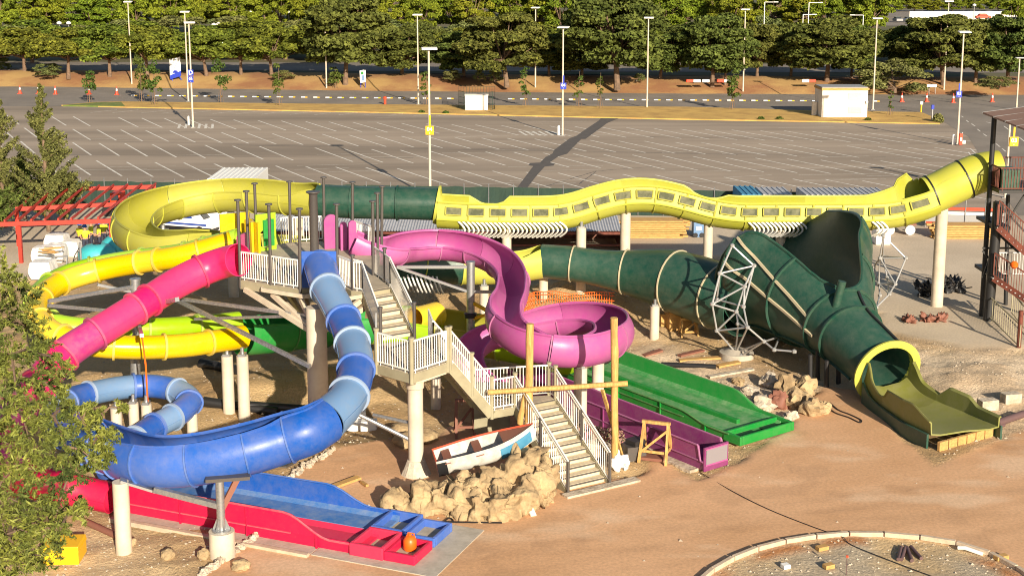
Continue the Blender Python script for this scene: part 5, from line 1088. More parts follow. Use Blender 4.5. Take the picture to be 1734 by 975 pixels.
# half landing
ld_ = [G(638, 616, ZL), G(697, 633, ZL), G(758, 613, ZL), BR + Vector((.5, 0, 0)), BL + Vector((-.15, 0, 0))]
MB().prism([(p.x, p.y) for p in ld_], ZL - .08, ZL).build('landing_floor', M['deck'], st)
m = MB()
for i in range(len(ld_)): m.bar(ld_[i] - U3(.17), ld_[(i + 1) % 5] - U3(.17), .07, .30)
m.build('landing_beam', M['khaki'], st)
railing(st, ld_[0].lerp(ld_[1], .04), ld_[0].lerp(ld_[1], .96)); railing(st, ld_[1].lerp(ld_[2], .04), ld_[1].lerp(ld_[2], .96)); railing(st, ld_[0], ld_[4])
for p in ld_[:3]: MB().tube(p - U3(.35), p + U3(1.15), .075, n=10).tube(p + U3(1.15), p + U3(1.22), .1, n=10).build('newel_post', M['khaki'], st, smooth=True)
lc = G(704, 806); lc.y += .25
MB().lathe((lc.x, lc.y, -.2), [(.26, 0), (.26, ZL - .75), (.30, ZL - .72), (.30, ZL - .5), (.26, ZL - .48), (.26, ZL - .1)], 20).build('column', M['column'], st, smooth=True)
for p in ld_:
    e_ = p - U3(.32); MB().bar((lc.x, lc.y, ZL - .75), e_.lerp(Vector((lc.x, lc.y, e_.z)), .05), .1, .14).build('bracket', M['cream'], st)
MB().lathe((lc.x, lc.y, -.05), [(.55, 0), (.42, .25), (.3, .55)], 11).build('column_foot', M['plaster'], st)
# middle flight and lower flight
TL2, BL2 = G(762, 612, ZL), G(872, 688, ZM)
dirB = Vector((.86, .50, 0))
B0 = G(962, 836); T0 = BL2.copy(); wd2 = 1.65
dn = Vector((B0.x - T0.x, B0.y - T0.y, 0)).normalized(); dirB = Vector((-dn.y, dn.x, 0)); dirB = dirB if dirB.x > 0 else -dirB
T1, B1 = T0 + dirB * wd2, B0 + dirB * wd2
per = (BL2 - TL2); per.z = 0; per = per.normalized(); pw = Vector((-per.y, per.x, 0)) * 1.3
flight(st, TL2, TL2 + pw, BL2 - per * .9, BL2 - per * .9 + pw, 10)
mid_ = [BL2 - per * .9, BL2, T1, T1 + pw * .35, BL2 - per * .9 + pw]
MB().prism([(p.x, p.y) for p in mid_], ZM - .08, ZM).build('landing_floor', M['deck'], st)
m = MB()
for i in range(5): m.bar(mid_[i] - U3(.15), mid_[(i + 1) % 5] - U3(.15), .06, .26)
m.build('landing_beam', M['khaki'], st)
h_ = TL2.lerp(BL2 - per * .9, .52)
railing(st, TL2, h_, 1.1); railing(st, h_, BL2 - per * .9, 1.1); railing(st, BL2 - per * .9, BL2, 1.08)
railing(st, TL2 + pw, BL2 - per * .9 + pw, 1.1); railing(st, BL2 - per * .9 + pw, T1 + pw * .35, 1.1); railing(st, T1 + pw * .35, T1, 1.1)
railing(st, ld_[3], TL2 + pw, 1.05)
for q in (h_, BL2 - per * .9, BL2, T1, T1 + pw * .35, BL2 - per * .9 + pw, TL2): MB().tube(q - U3(.3), q + U3(1.15), .065, n=10).tube(q + U3(1.15), q + U3(1.22), .09, n=10).build('newel_post', M['khaki'], st, smooth=True)
flight(st, T0, T1, B0, B1, 12)
stair_rail(st, T0, B0); stair_rail(st, T1, B1)
for q in (B0, B1, T0.lerp(B0, .5), T1.lerp(B1, .5)): MB().tube(q - U3(.2), q + U3(1.1), .05, n=10).build('newel_post', M['gpost'], st, smooth=True)
q = [B0 - dirB * .25, B1 + dirB * 1.0, B1 + dirB * 1.0 + dn * .35, B0 - dirB * .25 + dn * .35]
MB().prism([(v.x, v.y) for v in q], -.05, .07).build('foot_slab', M['stone'], st)
pr = G(806, 735); pe_ = [BL2 - per * 1.5 + pw * .1, BL2 - per * .25 + pw * .05, BL2 - per * .25 + pw * .9, BL2 - per * 1.5 + pw * .9]
pa_, pb_ = G(803, 741), G(863, 741); MB().box(((pa_.x + pb_.x) / 2, pa_.y + .5, .85), (pb_.x - pa_.x, 1.0, 1.9)).box((pb_.x - .22, pa_.y - .05, .85), (.36, .1, 1.88)).build('pier', M['khaki'], st)
# ================================================================== COLUMNS carrying the slides
def column(px, gy, ty, r, label, foot=None, bracket=True, top=None, name='support_column', z0=None):
    b = G(px, gy, z0 or 0); t = D(px, ty, b.y); o = thing(name, label, 'column', b, 'cream round columns under the slides')
    MB().lathe((b.x, b.y, b.z - .4), [(r, 0), (r * .97, t.z - b.z + .4)], 18).build('shaft', M['column'], o, smooth=True)
    if bracket: MB().box((b.x, b.y, t.z + .05), (r * 1.2, r * 1.6, .1)).tube((b.x, b.y, t.z), (b.x, b.y, t.z + .32), r * .32, n=8).build('bracket', M['galv'], o)
    if foot: MB().box((b.x, b.y, b.z + .15), (foot, foot, .45)).build('foot_block', M['concrete'], o)
for a in ((388, 697, 602, .23, 'left one of two columns side by side under the yellow tube end'), (414, 706, 602, .23, 'right one of two columns side by side under the yellow tube end'), (982, 738, 622, .25, 'near column under the round purple turn'), (1012, 690, 614, .24, 'farther column behind the one under the round purple turn'),
          (1108, 571, 518, .22, 'short column under the growing green tube'), (920, 532, 470, .23, 'column under the citron collar of the lower green tube'), (1057, 522, 357, .26, 'column under the hump of the raft slide', 1.2), (983, 527, 386, .25, 'column left of the hump of the raft slide', .9), (1196, 522, 378, .24, 'column right of the hump of the raft slide'),
          (1586, 518, 350, .30, 'tall column under the citron tube at right'), (1318, 521, 388, .26, 'column behind the funnel under the citron channel'), (396, 503, 362, .26, 'column under the back of the big left loop'), (510, 512, 366, .26, 'column behind the tower deck posts'), (858, 524, 388, .24, 'column under the left part of the citron channel, behind the purple slide'),
          (283, 540, 392, .36, 'thick column inside the big left loop'), (820, 560, 484, .22, 'column behind the lower citron channel left of the collar'), (200, 762, 690, .2, 'stub column at the left under the small blue loop'), (229, 750, 682, .19, 'stub column in the middle under the small blue loop'), (251, 752, 684, .19, 'stub column right of the middle one under the small blue loop'), (327, 752, 700, .2, 'stub column under the right bend of the small blue loop'),
          (738, 690, 640, .2, 'short column in the shade behind the half landing'), (545, 745, 700, .3, 'stub column behind the light blue tube bend')):
    column(*a[:5], foot=a[5] if len(a) > 5 else None)
c_ = G(210, 930); o = thing('support_column', 'thick column at lower left in front of the crimson tube', 'column', c_, 'cream round columns under the slides'); tz = D(212, 815, c_.y).z
MB().lathe((c_.x, c_.y, -.2), [(.235, 0), (.235, tz + .2)], 20).build('shaft', M['column'], o, smooth=True)
MB().bar((c_.x, c_.y, tz + .05), D(262, 830, c_.y + .3), .3, .07).build('bracket', M['galv'], o)
b = G(377, 942); o = thing('pedestal_post', 'steel post on a round concrete pedestal holding up the blue flume', 'post', b)
z1 = D(377, 898, b.y).z; zt = D(377, 812, b.y).z
MB().lathe((b.x, b.y, -.2), [(.37, 0), (.37, z1 + .2)], 24).build('pedestal', M['column'], o, smooth=True)
MB().tube((b.x, b.y, z1), (b.x, b.y, zt), .125, n=14).lathe((b.x, b.y, z1), [(.27, 0), (.27, .05), (.13, .06)], 16).build('pole', M['galv'], o, smooth=True)
m = MB()
for k in range(6):
    a = k * math.pi / 3; d = Vector((math.cos(a), math.sin(a), 0)); m.add([Vector((b.x, b.y, z1 + .05)) + d * .12, Vector((b.x, b.y, z1 + .05)) + d * .26, Vector((b.x, b.y, z1 + .4)) + d * .12], [(0, 1, 2)])
m.build('gusset', M['galv'], o); MB().bar((b.x, b.y, zt - .95), (b.x + .5, b.y + .2, zt + .02), .12, .16).build('strut', M['brown'], o); MB().box((b.x + .22, b.y + .1, zt + .05), (1.25, .5, .1), rz=.2).build('head_plate', M['gpost'], o)
MB().bar(D(262, 828, b.y + .4), (b.x, b.y, zt - 1.35 + .55), .16, .16).build('tie_beam', M['galv'], o)
# galvanized mast posts with radiating arms
def mast(px, gy, ty, r, arms, label, z0=0):
    b = G(px, gy, z0); t = D(px, ty, b.y); o = thing('mast', label, 'mast', b, 'steel masts with radiating arms')
    MB().tube(b - U3(.3), t, r, n=16).tube(t - U3(.02), t + U3(.06), r * 1.12, n=16).build('pole', M['galv'], o, smooth=True)
    if arms and arms[0] == 'collar': 
        arms = arms[1:]
        for z in (.55, .35): MB().lathe((b.x, b.y, b.z + (t.z - b.z) * z), [(r * 1.0, -.12), (r * 1.6, -.08), (r * 1.6, .08), (r, .12)], 16).build('collar', M['black'], o, smooth=True)
    for (x0, y0, x1, y1, g1, w_, mt) in arms: MB().bar(D(x0, y0, b.y), V(x1, y1, g1), w_, w_).build('arm', M[mt], o)
mast(229, 690, 474, .19, [(229, 485, 82, 510, 730, .12, 'galv'), (229, 495, 165, 482, 700, .1, 'galv'), (229, 530, 82, 517, 735, .12, 'galv'), (232, 540, 240, 568, 760, .13, 'galv'), (232, 545, 345, 470, 700, .16, 'khaki'), (300, 508, 525, 620, 760, .13, 'galv'), (300, 505, 525, 535, 735, .12, 'galv'), (330, 540, 522, 534, 735, .1, 'galv'), (229, 520, 300, 507, 735, .16, 'galv')], 'galvanized mast with arms inside the yellow loop')
mast(797, 640, 445, .17, ['collar', (797, 452, 672, 452, 640, .12, 'galv'), (797, 495, 672, 452, 640, .1, 'galv'), (800, 494, 840, 494, 640, .11, 'galv'), (800, 512, 832, 530, 650, .12, 'syellow'), (800, 540, 832, 530, 650, .12, 'syellow')], 'dark collared mast right of the upper stairs')
tag(MB().pipe([V(240, 566, 745), V(247, 620, 748), V(251, 700, 752)], .035, 6).build('hanging_strap', M['orange'], smooth=True), 'orange strap hanging from the yellow tube beside the mast', 'strap')
for (a_, b_, r_, lb) in (((570, 785, 706, 742), (704, 690), .07, ''), ((597, 700, 706, 752), (640, 718), .06, '')): pass
o = thing('brace_pipe', 'grey brace pipes tying the landing column to the blue tube', 'brace', lc); MB().tube((lc.x, lc.y, 1.1), V(600, 698, 800), .07).build('pipe', M['galv'], o); MB().tube((lc.x, lc.y, 1.75), V(632, 702, 790), .06).build('pipe', M['galv'], o)
# space frames beside the funnel
def truss(name, label, nodes, links, gyf, r=.06, foot=None):
    pts = [V(x, y, g) for x, y, g in nodes]; o = thing('space_frame', label, 'truss', V(nodes[foot or 0][0], nodes[foot or 0][1], nodes[foot or 0][2]), 'silver space frames beside the funnel')
    for a_, b_ in links: MB().tube(pts[a_], pts[b_], r, n=8).build('strut', M['silver'], o, smooth=True)
    for p in pts: MB().lathe(p - U3(.1), [(.02, 0), (.1, .05), (.1, .15), (.02, .2)], 8).build('node', M['silver'], o, smooth=True)
    return pts
tn = [(1240, 416, 610), (1277, 450, 612), (1219, 463, 612), (1261, 485, 618), (1206, 515, 616), (1247, 528, 620), (1214, 507, 604), (1259, 519, 622), (1214, 560, 615), (1250, 548, 622), (1266, 554, 630), (1246, 597, 606), (1294, 578, 628), (1311, 592, 635), (1345, 595, 640), (1320, 570, 605), (1256, 602, 612)]
tl_ = [(0, 1), (0, 2), (1, 2), (1, 3), (2, 3), (2, 4), (3, 4), (3, 5), (4, 5), (4, 8), (5, 8), (5, 10), (4, 6), (6, 7), (8, 10), (8, 11), (10, 11), (5, 9), (9, 10), (1, 7), (7, 10), (10, 12), (11, 12), (12, 13), (13, 14), (11, 16), (12, 16), (13, 15), (12, 15), (2, 6), (3, 7), (9, 11)]
truss('l', 'silver space frame on the left side of the dark green funnel', tn, tl_, 610, .042, 11)
tn = [(1496, 399, 560), (1534, 437, 562), (1490, 437, 556), (1516, 481, 566), (1480, 452, 552), (1488, 480, 556), (1506, 498, 572), (1490, 500, 560), (1484, 520, 578), (1495, 434, 545), (1476, 500, 556), (1502, 470, 550)]
tl_ = [(0, 1), (0, 2), (1, 2), (1, 3), (2, 3), (2, 4), (3, 5), (3, 6), (5, 6), (5, 7), (6, 8), (7, 8), (2, 5), (4, 5), (9, 1), (9, 11), (11, 3), (10, 8), (4, 10), (11, 6), (0, 9)]
truss('r', 'silver space frame on the right side of the dark green funnel', tn, tl_, 560, .04, 8)
c = G(1247, 606); tag(MB().lathe(c, [(.75, -.1), (.75, .28), (.55, .3), (.35, .42)], 18).build('concrete_footing', M['concrete'], smooth=True), 'round concrete footing under the left space frame', 'footing')
for (px, gy, ty) in ((1385, 640, 590), (1420, 645, 600), (1400, 655, 610), (1372, 650, 600)):
    b = G(px, gy); o = MB().tube(b - U3(.2), D(px, ty, b.y), .1, n=10).build('funnel_leg', M['bsteel'], rs)

# ================================================================== YARD BEHIND THE SLIDES
def gbox(mb, x0, x1, gy, ytop, depth, z0=0):
    a_, b_ = G(x0, gy, z0), G(x1, gy, z0); zt = D((x0 + x1) / 2, ytop, a_.y).z
    return mb.box(((a_.x + b_.x) / 2, a_.y + depth / 2, (z0 + zt) / 2), (b_.x - a_.x, depth, zt - z0)), Vector(((a_.x + b_.x) / 2, a_.y, z0)), b_.x - a_.x, zt
t = thing('shed', 'long low shed with a grey ribbed roof and red fascia behind the raft slide', 'shed', G(840, 430))
xa, xb = G(440, 430).x, G(1052, 430).x; yf = G(840, 430).y; yb = yf + 5.2; ze, zr = D(840, 390, yf).z, D(840, 352, yb).z
m = MB(); n_ = 130
vs = []
for k in range(n_ * 2 + 1):
    x = xa + (xb - xa) * k / (2 * n_); dz = .05 * (k % 2); vs += [(x, yf - .35, ze + dz), (x, yb, zr + dz)]
m.add(vs, [(2 * k, 2 * k + 2, 2 * k + 3, 2 * k + 1) for k in range(2 * n_)]).build('roof', M['roof'], t)
MB().bar((xa, yf - .3, ze - .12), (xb, yf - .3, ze - .12), .06, .16).build('fascia', M['rust'], t); MB().bar((xa, yf - .1, .55), (xb, yf - .1, .55), .06, .12).build('counter_rail', M['rust'], t)
MB().box(((xa + xb) / 2, yb - .6, zr / 2 - .05), (xb - xa, .1, zr - .1)).build('back_wall', M['brown'], t); 
for x in (xa, xb): MB().box((x, (yf + yb) / 2, ze / 2), (.08, yb - yf, ze * .96)).build('end_wall', M['rust'], t)
t = thing('site_cabin', 'low white site cabin behind the big left loop', 'cabin', G(360, 400)); mb, c, wd, zt = gbox(MB(), 318, 398, 398, 350, 3); mb.build('walls', M['hut'], t); MB().box((c.x, c.y + 1.5, zt + .06), (wd + .3, 3.3, .1)).build('roof', M['roof'], t)
MB().box((c.x + .5, c.y - .02, .8), (.8, .04, 1.5)).build('door', M['grille'], t)
for x0, x1, gy, yt, dp, mt, lb in ((352, 432, 352, 304, 5.5, 'white', 'white container with a ribbed roof standing at the fence above the left loop'), (1254, 1288, 385, 330, 3.5, 'boatblue', 'blue grey skip at the fence behind the hump of the raft slide'), (1290, 1340, 385, 330, 3, 'roof', 'first pale container at the fence right of the blue grey skip'), (1362, 1500, 386, 331, 3, 'roof', 'longest pale container at the fence behind the citron channel')):
    t = thing('container', lb, 'container', G(x0, gy)); mb, c, wd, zt = gbox(MB(), x0, x1, gy, yt, dp); mb.build('body', M[mt], t)
    r_b = MB()
    for k in range(int(wd / .35) + 1): r_b.box((c.x - wd / 2 + .1 + k * .35, c.y + dp / 2, zt + .02), (.12, dp, .05)).box((c.x - wd / 2 + .1 + k * .35, c.y - .02, zt / 2), (.12, .05, zt * .94))
    r_b.build('ribs', M[mt], t)
# van
b = G(306, 399); t = thing('van', 'white van with blue stripes parked inside the big left loop', 'van', b)
def extr(mb, prof_, y0, y1, o, ang=0):   # side profile (x,z) extruded across y
    n = len(prof_); ca, sa = math.cos(ang), math.sin(ang); vs = []
    for y in (y0, y1): vs += [(o.x + x * ca - y * sa, o.y + x * sa + y * ca, o.z + z) for x, z in prof_]
    return mb.add(vs, [tuple(range(n)), tuple(range(n, 2 * n))[::-1]] + [(k, n + k, n + (k + 1) % n, (k + 1) % n) for k in range(n)])
va = -.35
extr(MB(), [(-2.3, .35), (2.2, .35), (2.3, .9), (1.7, 1.1), (1.1, 1.8), (-2.2, 1.9), (-2.3, 1.0)], 0, 1.8, b, va).build('body', M['white'], t, bev=.06)
extr(MB(), [(-2.28, .36), (2.22, .36), (2.24, .6), (-2.3, .6)], -.02, 1.82, b, va).build('bumper', M['black'], t); extr(MB(), [(-1.6, .72), (1.9, .72), (1.9, .84), (-1.6, .84)], -.015, 1.815, b, va).build('stripe', M['vanblue'], t)
extr(MB(), [(-.9, 1.1), (-.1, 1.1), (-.1, 1.6), (-.9, 1.6)], -.015, 0, b, va).build('window', M['vanblue'], t); extr(MB(), [(.2, 1.15), (.9, 1.15), (.75, 1.65), (.2, 1.65)], -.015, 0, b, va).build('window', M['vanblue'], t); extr(MB(), [(1.15, 1.74), (1.68, 1.12), (1.72, 1.14), (1.2, 1.76)], .1, 1.7, b, va).build('windscreen', M['glass'], t)
for x in (-1.45, 1.4):
    for y in (-.03, 1.65): ca, sa = math.cos(va), math.sin(va); p0 = Vector((b.x + x * ca - y * sa, b.y + x * sa + y * ca, .34)); MB().tube(p0, p0 + Vector((-sa, ca, 0)) * .2, .34, n=18).build('wheel', M['black'], t)
# timber stacks, generator, red machine
def planks(x0, x1, gy, yt, label, m_='plank', dp=1.3):
    a_, b_ = G(x0, gy), G(x1, gy); zt = D((x0 + x1) / 2, yt, a_.y).z; t = thing('timber_stack', label, 'timber', a_); n = max(3, int(zt / .14)); L = b_.x - a_.x
    for k in range(n):
        mb = MB()
        for j in range(4): mb.box(((a_.x + b_.x) / 2 + random.uniform(-.25, .25), a_.y + (j + .5) * dp / 4, .07 + k * zt / n), (L + random.uniform(-.5, .2), dp / 4 - .02, zt / n - .03))
        mb.build('plank_layer', M[m_], t)
planks(1054, 1162, 404, 374, 'stack of yellow planks between the shed and the blue generator'); planks(1582, 1690, 405, 382, 'stack of yellow planks beside the tall column at right'); planks(1368, 1400, 402, 384, 'short plank stack seen through the notch of the funnel')
t = thing('generator', 'blue site generator with a white label beside the plank stack', 'generator', G(1184, 402)); mb, c, wd, zt = gbox(MB(), 1174, 1192, 402, 374, .9); mb.build('housing', M['lblue'], t, bev=.05); MB().box((c.x, c.y - .02, zt * .55), (.35, .03, .25)).build('label_plate', M['white'], t); MB().tube((c.x, c.y + .4, zt), (c.x, c.y + .4, zt + .25), .06).build('exhaust', M['black'], t)
for x in (-.2, .2): MB().tube((c.x + x, c.y - .06, .15), (c.x + x, c.y + .06, .15), .15).build('wheel', M['black'], t)
t = thing('site_dumper', 'red site dumper with a tall cab beyond the red frame', 'dumper', G(196, 366)); mb, c, wd, zt = gbox(MB(), 187, 205, 366, 327, 1.4, .0); MB().box((c.x, c.y + .7, zt * .72), (wd, 1.3, zt * .55)).build('cab', M['machine'], t, bev=.06)
MB().box((c.x + .9, c.y + .6, .7), (1.3, 1.2, .55), ry=.25).build('skip', M['machine'], t, bev=.05); MB().box((c.x, c.y - .0, zt * .8), (wd * .7, .04, .35)).build('window', M['glass'], t)
for x in (-.5, .9): MB().tube((c.x + x, c.y - .15, .38), (c.x + x, c.y + .2, .38), .38, n=16).build('wheel', M['black'], t)
t = thing('cement_trailer', 'wheeled site trailer with pale drums behind the right end of the citron channel', 'trailer', G(1522, 398)); c = G(1522, 398)
MB().box(c + Vector((0, .6, .65)), (2.2, 1.1, .12)).build('frame', M['brown'], t); MB().box(c + Vector((-.4, .6, 1.0)), (.9, .9, .5)).build('engine', M['gpost'], t, bev=.05)
for x in (-.6, .7): MB().tube(c + Vector((x, -.05, .32)), c + Vector((x, .12, .32)), .32, n=16).build('wheel', M['grille'], t)
t = thing('white_tank', 'white box tank standing behind the right wall of the funnel', 'tank', G(1495, 415)); mb, c, wd, zt = gbox(MB(), 1483, 1508, 415, 380, 1.1); mb.build('body', M['white'], t, bev=.05); MB().box((c.x, c.y + .55, zt + .05), (.4, .4, .1)).build('lid', M['grey'], t)
# striped barrier at right
t = thing('striped_barrier', 'long low barrier with red and white bands behind the tall column', 'barrier', G(1640, 385)); a_, b_ = G(1566, 384), G(1700, 388)
for z, m_ in ((.25, 'conered'), (.6, 'grey'), (.95, 'white'), (1.25, 'conered')): MB().bar(a_ + U3(z), b_ + U3(z), .05, .2 if m_ != 'grey' else .45).build('band', M[m_], t)
for k in range(5): q = a_.lerp(b_, k / 4); MB().tube(q + Vector((0, -.06, 0)), q + Vector((0, -.06, 1.9)), .035).build('post', M['galv'], t)
# red steel frame
ZR = 2.25; t = thing('steel_frame', 'red open steel roof frame on posts beside the big left loop', 'frame', G(30, 440))
fl_, fr_, bl_, br_ = G(-40, 381, ZR), G(190, 374, ZR), G(72, 322, ZR), G(264, 316, ZR); ml_, mr_ = G(26, 354, ZR), G(214, 345, ZR)
for a_, b_ in ((fl_, fr_), (bl_, br_), (ml_, mr_)): MB().bar(a_, b_, .14, .26).build('beam', M['redsteel'], t)
for k in range(9): f = k / 8; MB().bar(bl_.lerp(br_, f) + U3(.2), G(8 + 22.6 * k, 380 - .7 * k, ZR) + U3(.2), .09, .13).build('rafter', M['redsteel'], t)
for (px, py) in ((32, 380), (188, 375), (28, 355), (212, 346), (76, 323), (262, 317)): q = G(px, py, ZR); MB().box((q.x, q.y, ZR / 2 - .1), (.2, .2, ZR)).build('post', M['redsteel'], t)
# sacks, tank, table, workers
def sack(px, gy, w_, h_, label):
    c = G(px, gy); bm = bmesh.new(); bmesh.ops.create_cube(bm, size=1); bmesh.ops.subdivide_edges(bm, edges=bm.edges[:], cuts=6, use_grid_fill=True); rd = random.Random(int(px * gy)); m = MB(); vs = []
    for v in bm.verts:
        p_ = v.co.copy(); s_ = 1 + .22 * (1 - (2 * p_.z) ** 2); p_ = Vector((p_.x * w_ * s_, p_.y * w_ * s_, (p_.z + .5) * h_)); p_ += p_.normalized() * .06 * mnoise.noise(p_ * 4 + Vector((px, 0, 0))); vs.append(c + p_)
    m.add(vs, [tuple(v.index for v in f.verts) for f in bm.faces]); bm.free(); o = m.build('bulk_sack', M['whitebag'], smooth=True); return tag(o, label, 'sack', 'white bulk sacks')
for a in ((74, 470, 1.0, .95, 'white bulk sack nearest the feathery tree'), (76, 446, .95, 1.0, 'white bulk sack behind the nearest one, left of the cyan tank'), (96, 442, .9, 1.0, 'white bulk sack in the middle of the group left of the cyan tank'), (98, 426, 1.0, 1.1, 'rearmost white bulk sack under the red frame'), (122, 432, .9, .9, 'white bulk sack touching the table behind the cyan tank')): sack(*a)
for (px, gy, r_, h_, lb) in ((166, 447, 1.05, 1.15, 'cyan domed tank in front of the workers'), (199, 438, .9, 1.35, 'taller cyan tank half hidden by the red post')):
    c = G(px, gy); t = thing('domed_tank', lb, 'tank', c, 'cyan tanks'); MB().lathe(c, [(r_, 0), (r_ * 1.02, h_ * .55), (r_ * .93, h_ * .78), (r_ * .6, h_ * .97), (.22, h_ * 1.02)], 28).build('shell', M['cyan'], t, smooth=True); MB().lathe(c + U3(h_ * 1.0), [(.24, 0), (.24, .08), (.1, .1)], 16).build('lid', M['black'], t)
c = G(90, 452); t = thing('plank_pile', 'loose brown planks lying on the sacks left of the cyan tank', 'planks', c + U3(1.0))
for k in range(5): MB().box(c + Vector((random.uniform(-.3, .3), -.9 + k * .12, 1.02 + k * .05)), (1.1, .14, .04), rz=random.uniform(-.5, .5)).build('plank', M['plank'], t)
c = G(104, 455); t = thing('sawhorse', 'small grey folding trestle on the ground left of the cyan tank', 'trestle', c); MB().bar(c + Vector((-.4, 0, .7)), c + Vector((.4, 0, .7)), .06, .08).build('top_bar', M['galv'], t)
for x in (-.35, .35):
    for y in (-.25, .25): MB().bar(c + Vector((x, 0, .7)), c + Vector((x, y, 0)), .04, .04).build('leg', M['galv'], t)
c = G(138, 455); t = thing('gas_post', 'grey standpipe with a black hose beside the cyan tank', 'standpipe', c); MB().tube(c, c + U3(1.5), .06).build('pole', M['galv'], t); MB().pipe([c + U3(1.3), c + Vector((-.3, -.1, .8)), c + Vector((-.5, -.2, .1)), c + Vector((-.8, -.1, .05))], .03, 6).build('hose', M['black'], t)
def skinfig(name, J, links, m, parent, sub=1):
    me = bpy.data.meshes.new(name); me.from_pydata([j[0] for j in J], links, []); o = bpy.data.objects.new(name, me); COL.objects.link(o)
    sm = o.modifiers.new('s', 'SKIN'); sm.use_smooth_shade = True
    for v, j in zip(me.skin_vertices[0].data, J): v.radius = (j[1], j[1] * (j[2] if len(j) > 2 else 1)); 
    me.skin_vertices[0].data[0].use_root = True
    su = o.modifiers.new('u', 'SUBSURF'); su.levels = sub; su.render_levels = sub
    dg = bpy.context.evaluated_depsgraph_get(); m2 = bpy.data.meshes.new_from_object(o.evaluated_get(dg)); bpy.data.objects.remove(o); 
    m2.materials.clear()
    for x in (m if isinstance(m, list) else [m]): m2.materials.append(x)
    o = bpy.data.objects.new(name, m2); COL.objects.link(o); o.parent = parent; ORG[o.name] = org(parent); return o
def worker(px, gy, yaw, label, pose=0, legs='trousers'):
    c = G(px, gy); t = thing('person', label, 'person', c, 'site workers by the cyan tank'); t.rotation_euler.z = yaw; ORG[t.name] = Vector((0, 0, 0))
    J = [((0, 0, .95), .15, .8), ((0, 0, 1.15), .15, .75), ((0, 0, 1.38), .18, .65), ((0, 0, 1.50), .07), ((0, -.01, 1.60), .085, 1.1), ((0, -.01, 1.72), .085, 1.1),
         ((.10, 0, .88), .10), ((.11, .01, .5), .07), ((.11, .03, .1), .05), ((.11, -.12, .04), .045), ((-.10, 0, .88), .10), ((-.11, -.02, .5), .07), ((-.11, .02, .1), .05), ((-.11, -.13, .04), .045),
         ((.2, 0, 1.42), .065), ((.27, .02, 1.15), .05), ((.22, -.22 if pose else -.05, .95 + .12 * pose), .038), ((.20, -.30 if pose else -.08, .93 + .14 * pose), .035), ((-.2, 0, 1.42), .065), ((-.28, .02, 1.15), .05), ((-.24, -.2, 1.05), .038), ((-.22, -.28, 1.05), .035)]
    Lk = [(0, 1), (1, 2), (2, 3), (3, 4), (4, 5), (0, 6), (6, 7), (7, 8), (8, 9), (0, 10), (10, 11), (11, 12), (12, 13), (2, 14), (14, 15), (15, 16), (16, 17), (2, 18), (18, 19), (19, 20), (20, 21)]
    o = skinfig('body', J, Lk, [M['skin'], M[legs]], t, 2)
    o.data.polygons.foreach_set('material_index', [1 if p_.center.z < .98 else 0 for p_ in o.data.polygons])
    skinfig('vest', [((0, 0, .93), .175, .8), ((0, 0, 1.15), .175, .78), ((0, 0, 1.38), .205, .68), ((0, 0, 1.46), .12), ((.19, 0, 1.42), .09), ((.25, .01, 1.24), .075), ((-.19, 0, 1.42), .09), ((-.25, .01, 1.24), .075)], [(0, 1), (1, 2), (2, 3), (2, 4), (4, 5), (2, 6), (6, 7)], M['hivis'], t, 1)
    MB().lathe((0, -.01, 1.69), [(.15, 0), (.13, .02), (.125, .08), (.08, .145), (.02, .16)], 14).box((0, -.14, 1.70), (.16, .1, .015)).build('helmet', M['helmet'], t, smooth=True); t.location = c
for a in ((137, 428, 2.6, 'worker in yellow vest and blue helmet, leftmost of the group behind the cyan tank', 1), (146, 432, .4, 'worker bending toward the table, second from the left behind the cyan tank', 1), (156, 424, 1.6, 'worker in yellow vest in the middle of the group behind the cyan tank', 0), (169, 427, -1.2, 'worker facing left, second from the right behind the cyan tank', 1), (177, 421, 3.0, 'rightmost worker of the group, by the taller cyan tank', 0)): worker(*a)
# ================================================================== STEEL STAIR TOWER AT RIGHT
b = G(1672, 542); t = thing('stair_tower', 'dark steel stair tower with rusty railings and brown roof at the right edge', 'tower', b)
dR = b.y
def TW(px, py, dd=0): return D(px, py, dR + dd)
for (px0, py0, px1, py1, r_, dd) in ((1662, 531, 1684, 196, .12, .8), (1673, 541, 1691, 342, .24, 0), (1703, 520, 1707, 330, .1, 3), (1765, 545, 1775, 215, .14, 0)): MB().tube(TW(px0, py0, dd) - U3(.2), TW(px1, py1, dd), r_, n=10).build('column', M['bsteel'], t, smooth=True)
q = G(1725, 588); MB().tube(q, q + U3(1.7), .1, n=10).build('newel_post', M['rust'], t, smooth=True)
R4 = [TW(1664, 193, 1), TW(1742, 224, -1.6), TW(1800, 215, 1.0), TW(1740, 183, 4)]
panel(MB(), R4, .08).build('roof', M['broof'], t); m = MB()
for k in range(5): f = k / 4; m.bar(R4[0].lerp(R4[1], f) + U3(.06), R4[3].lerp(R4[2], f) + U3(.06), .06, .06)
m.build('roof_ribs', M['grey'], t)
def tdeck(x0, x1, py, d0, d1, nm='deck', m_='bsteel', th=.16):
    a_ = TW(x0, py, d0); c_ = TW(x1, py, d0); MB().box(((a_.x + c_.x) / 2, (a_.y + dR + d1) / 2, a_.z - th / 2), (c_.x - a_.x, d1 - d0, th)).build(nm, M[m_], t); return a_, c_
def trail(a_, c_, h=1.05, m_='rust', gap=.14): railing(t, a_, c_, h, gap, .08, m_)
a_, c_ = tdeck(1692, 1790, 322, -.4, 2.6); trail(a_ + U3(1.2 - 1.2), c_); trail(Vector((a_.x, a_.y, a_.z)), Vector((a_.x, a_.y + 3, a_.z))); trail(Vector((a_.x, a_.y + 2.9, a_.z)), Vector((c_.x, a_.y + 2.9, a_.z)), 1.15, 'rust')
MB().box(TW(1704, 304, .4), (.85, 1.2, 1.1)).build('slide_gate', M['dgreen'], t)
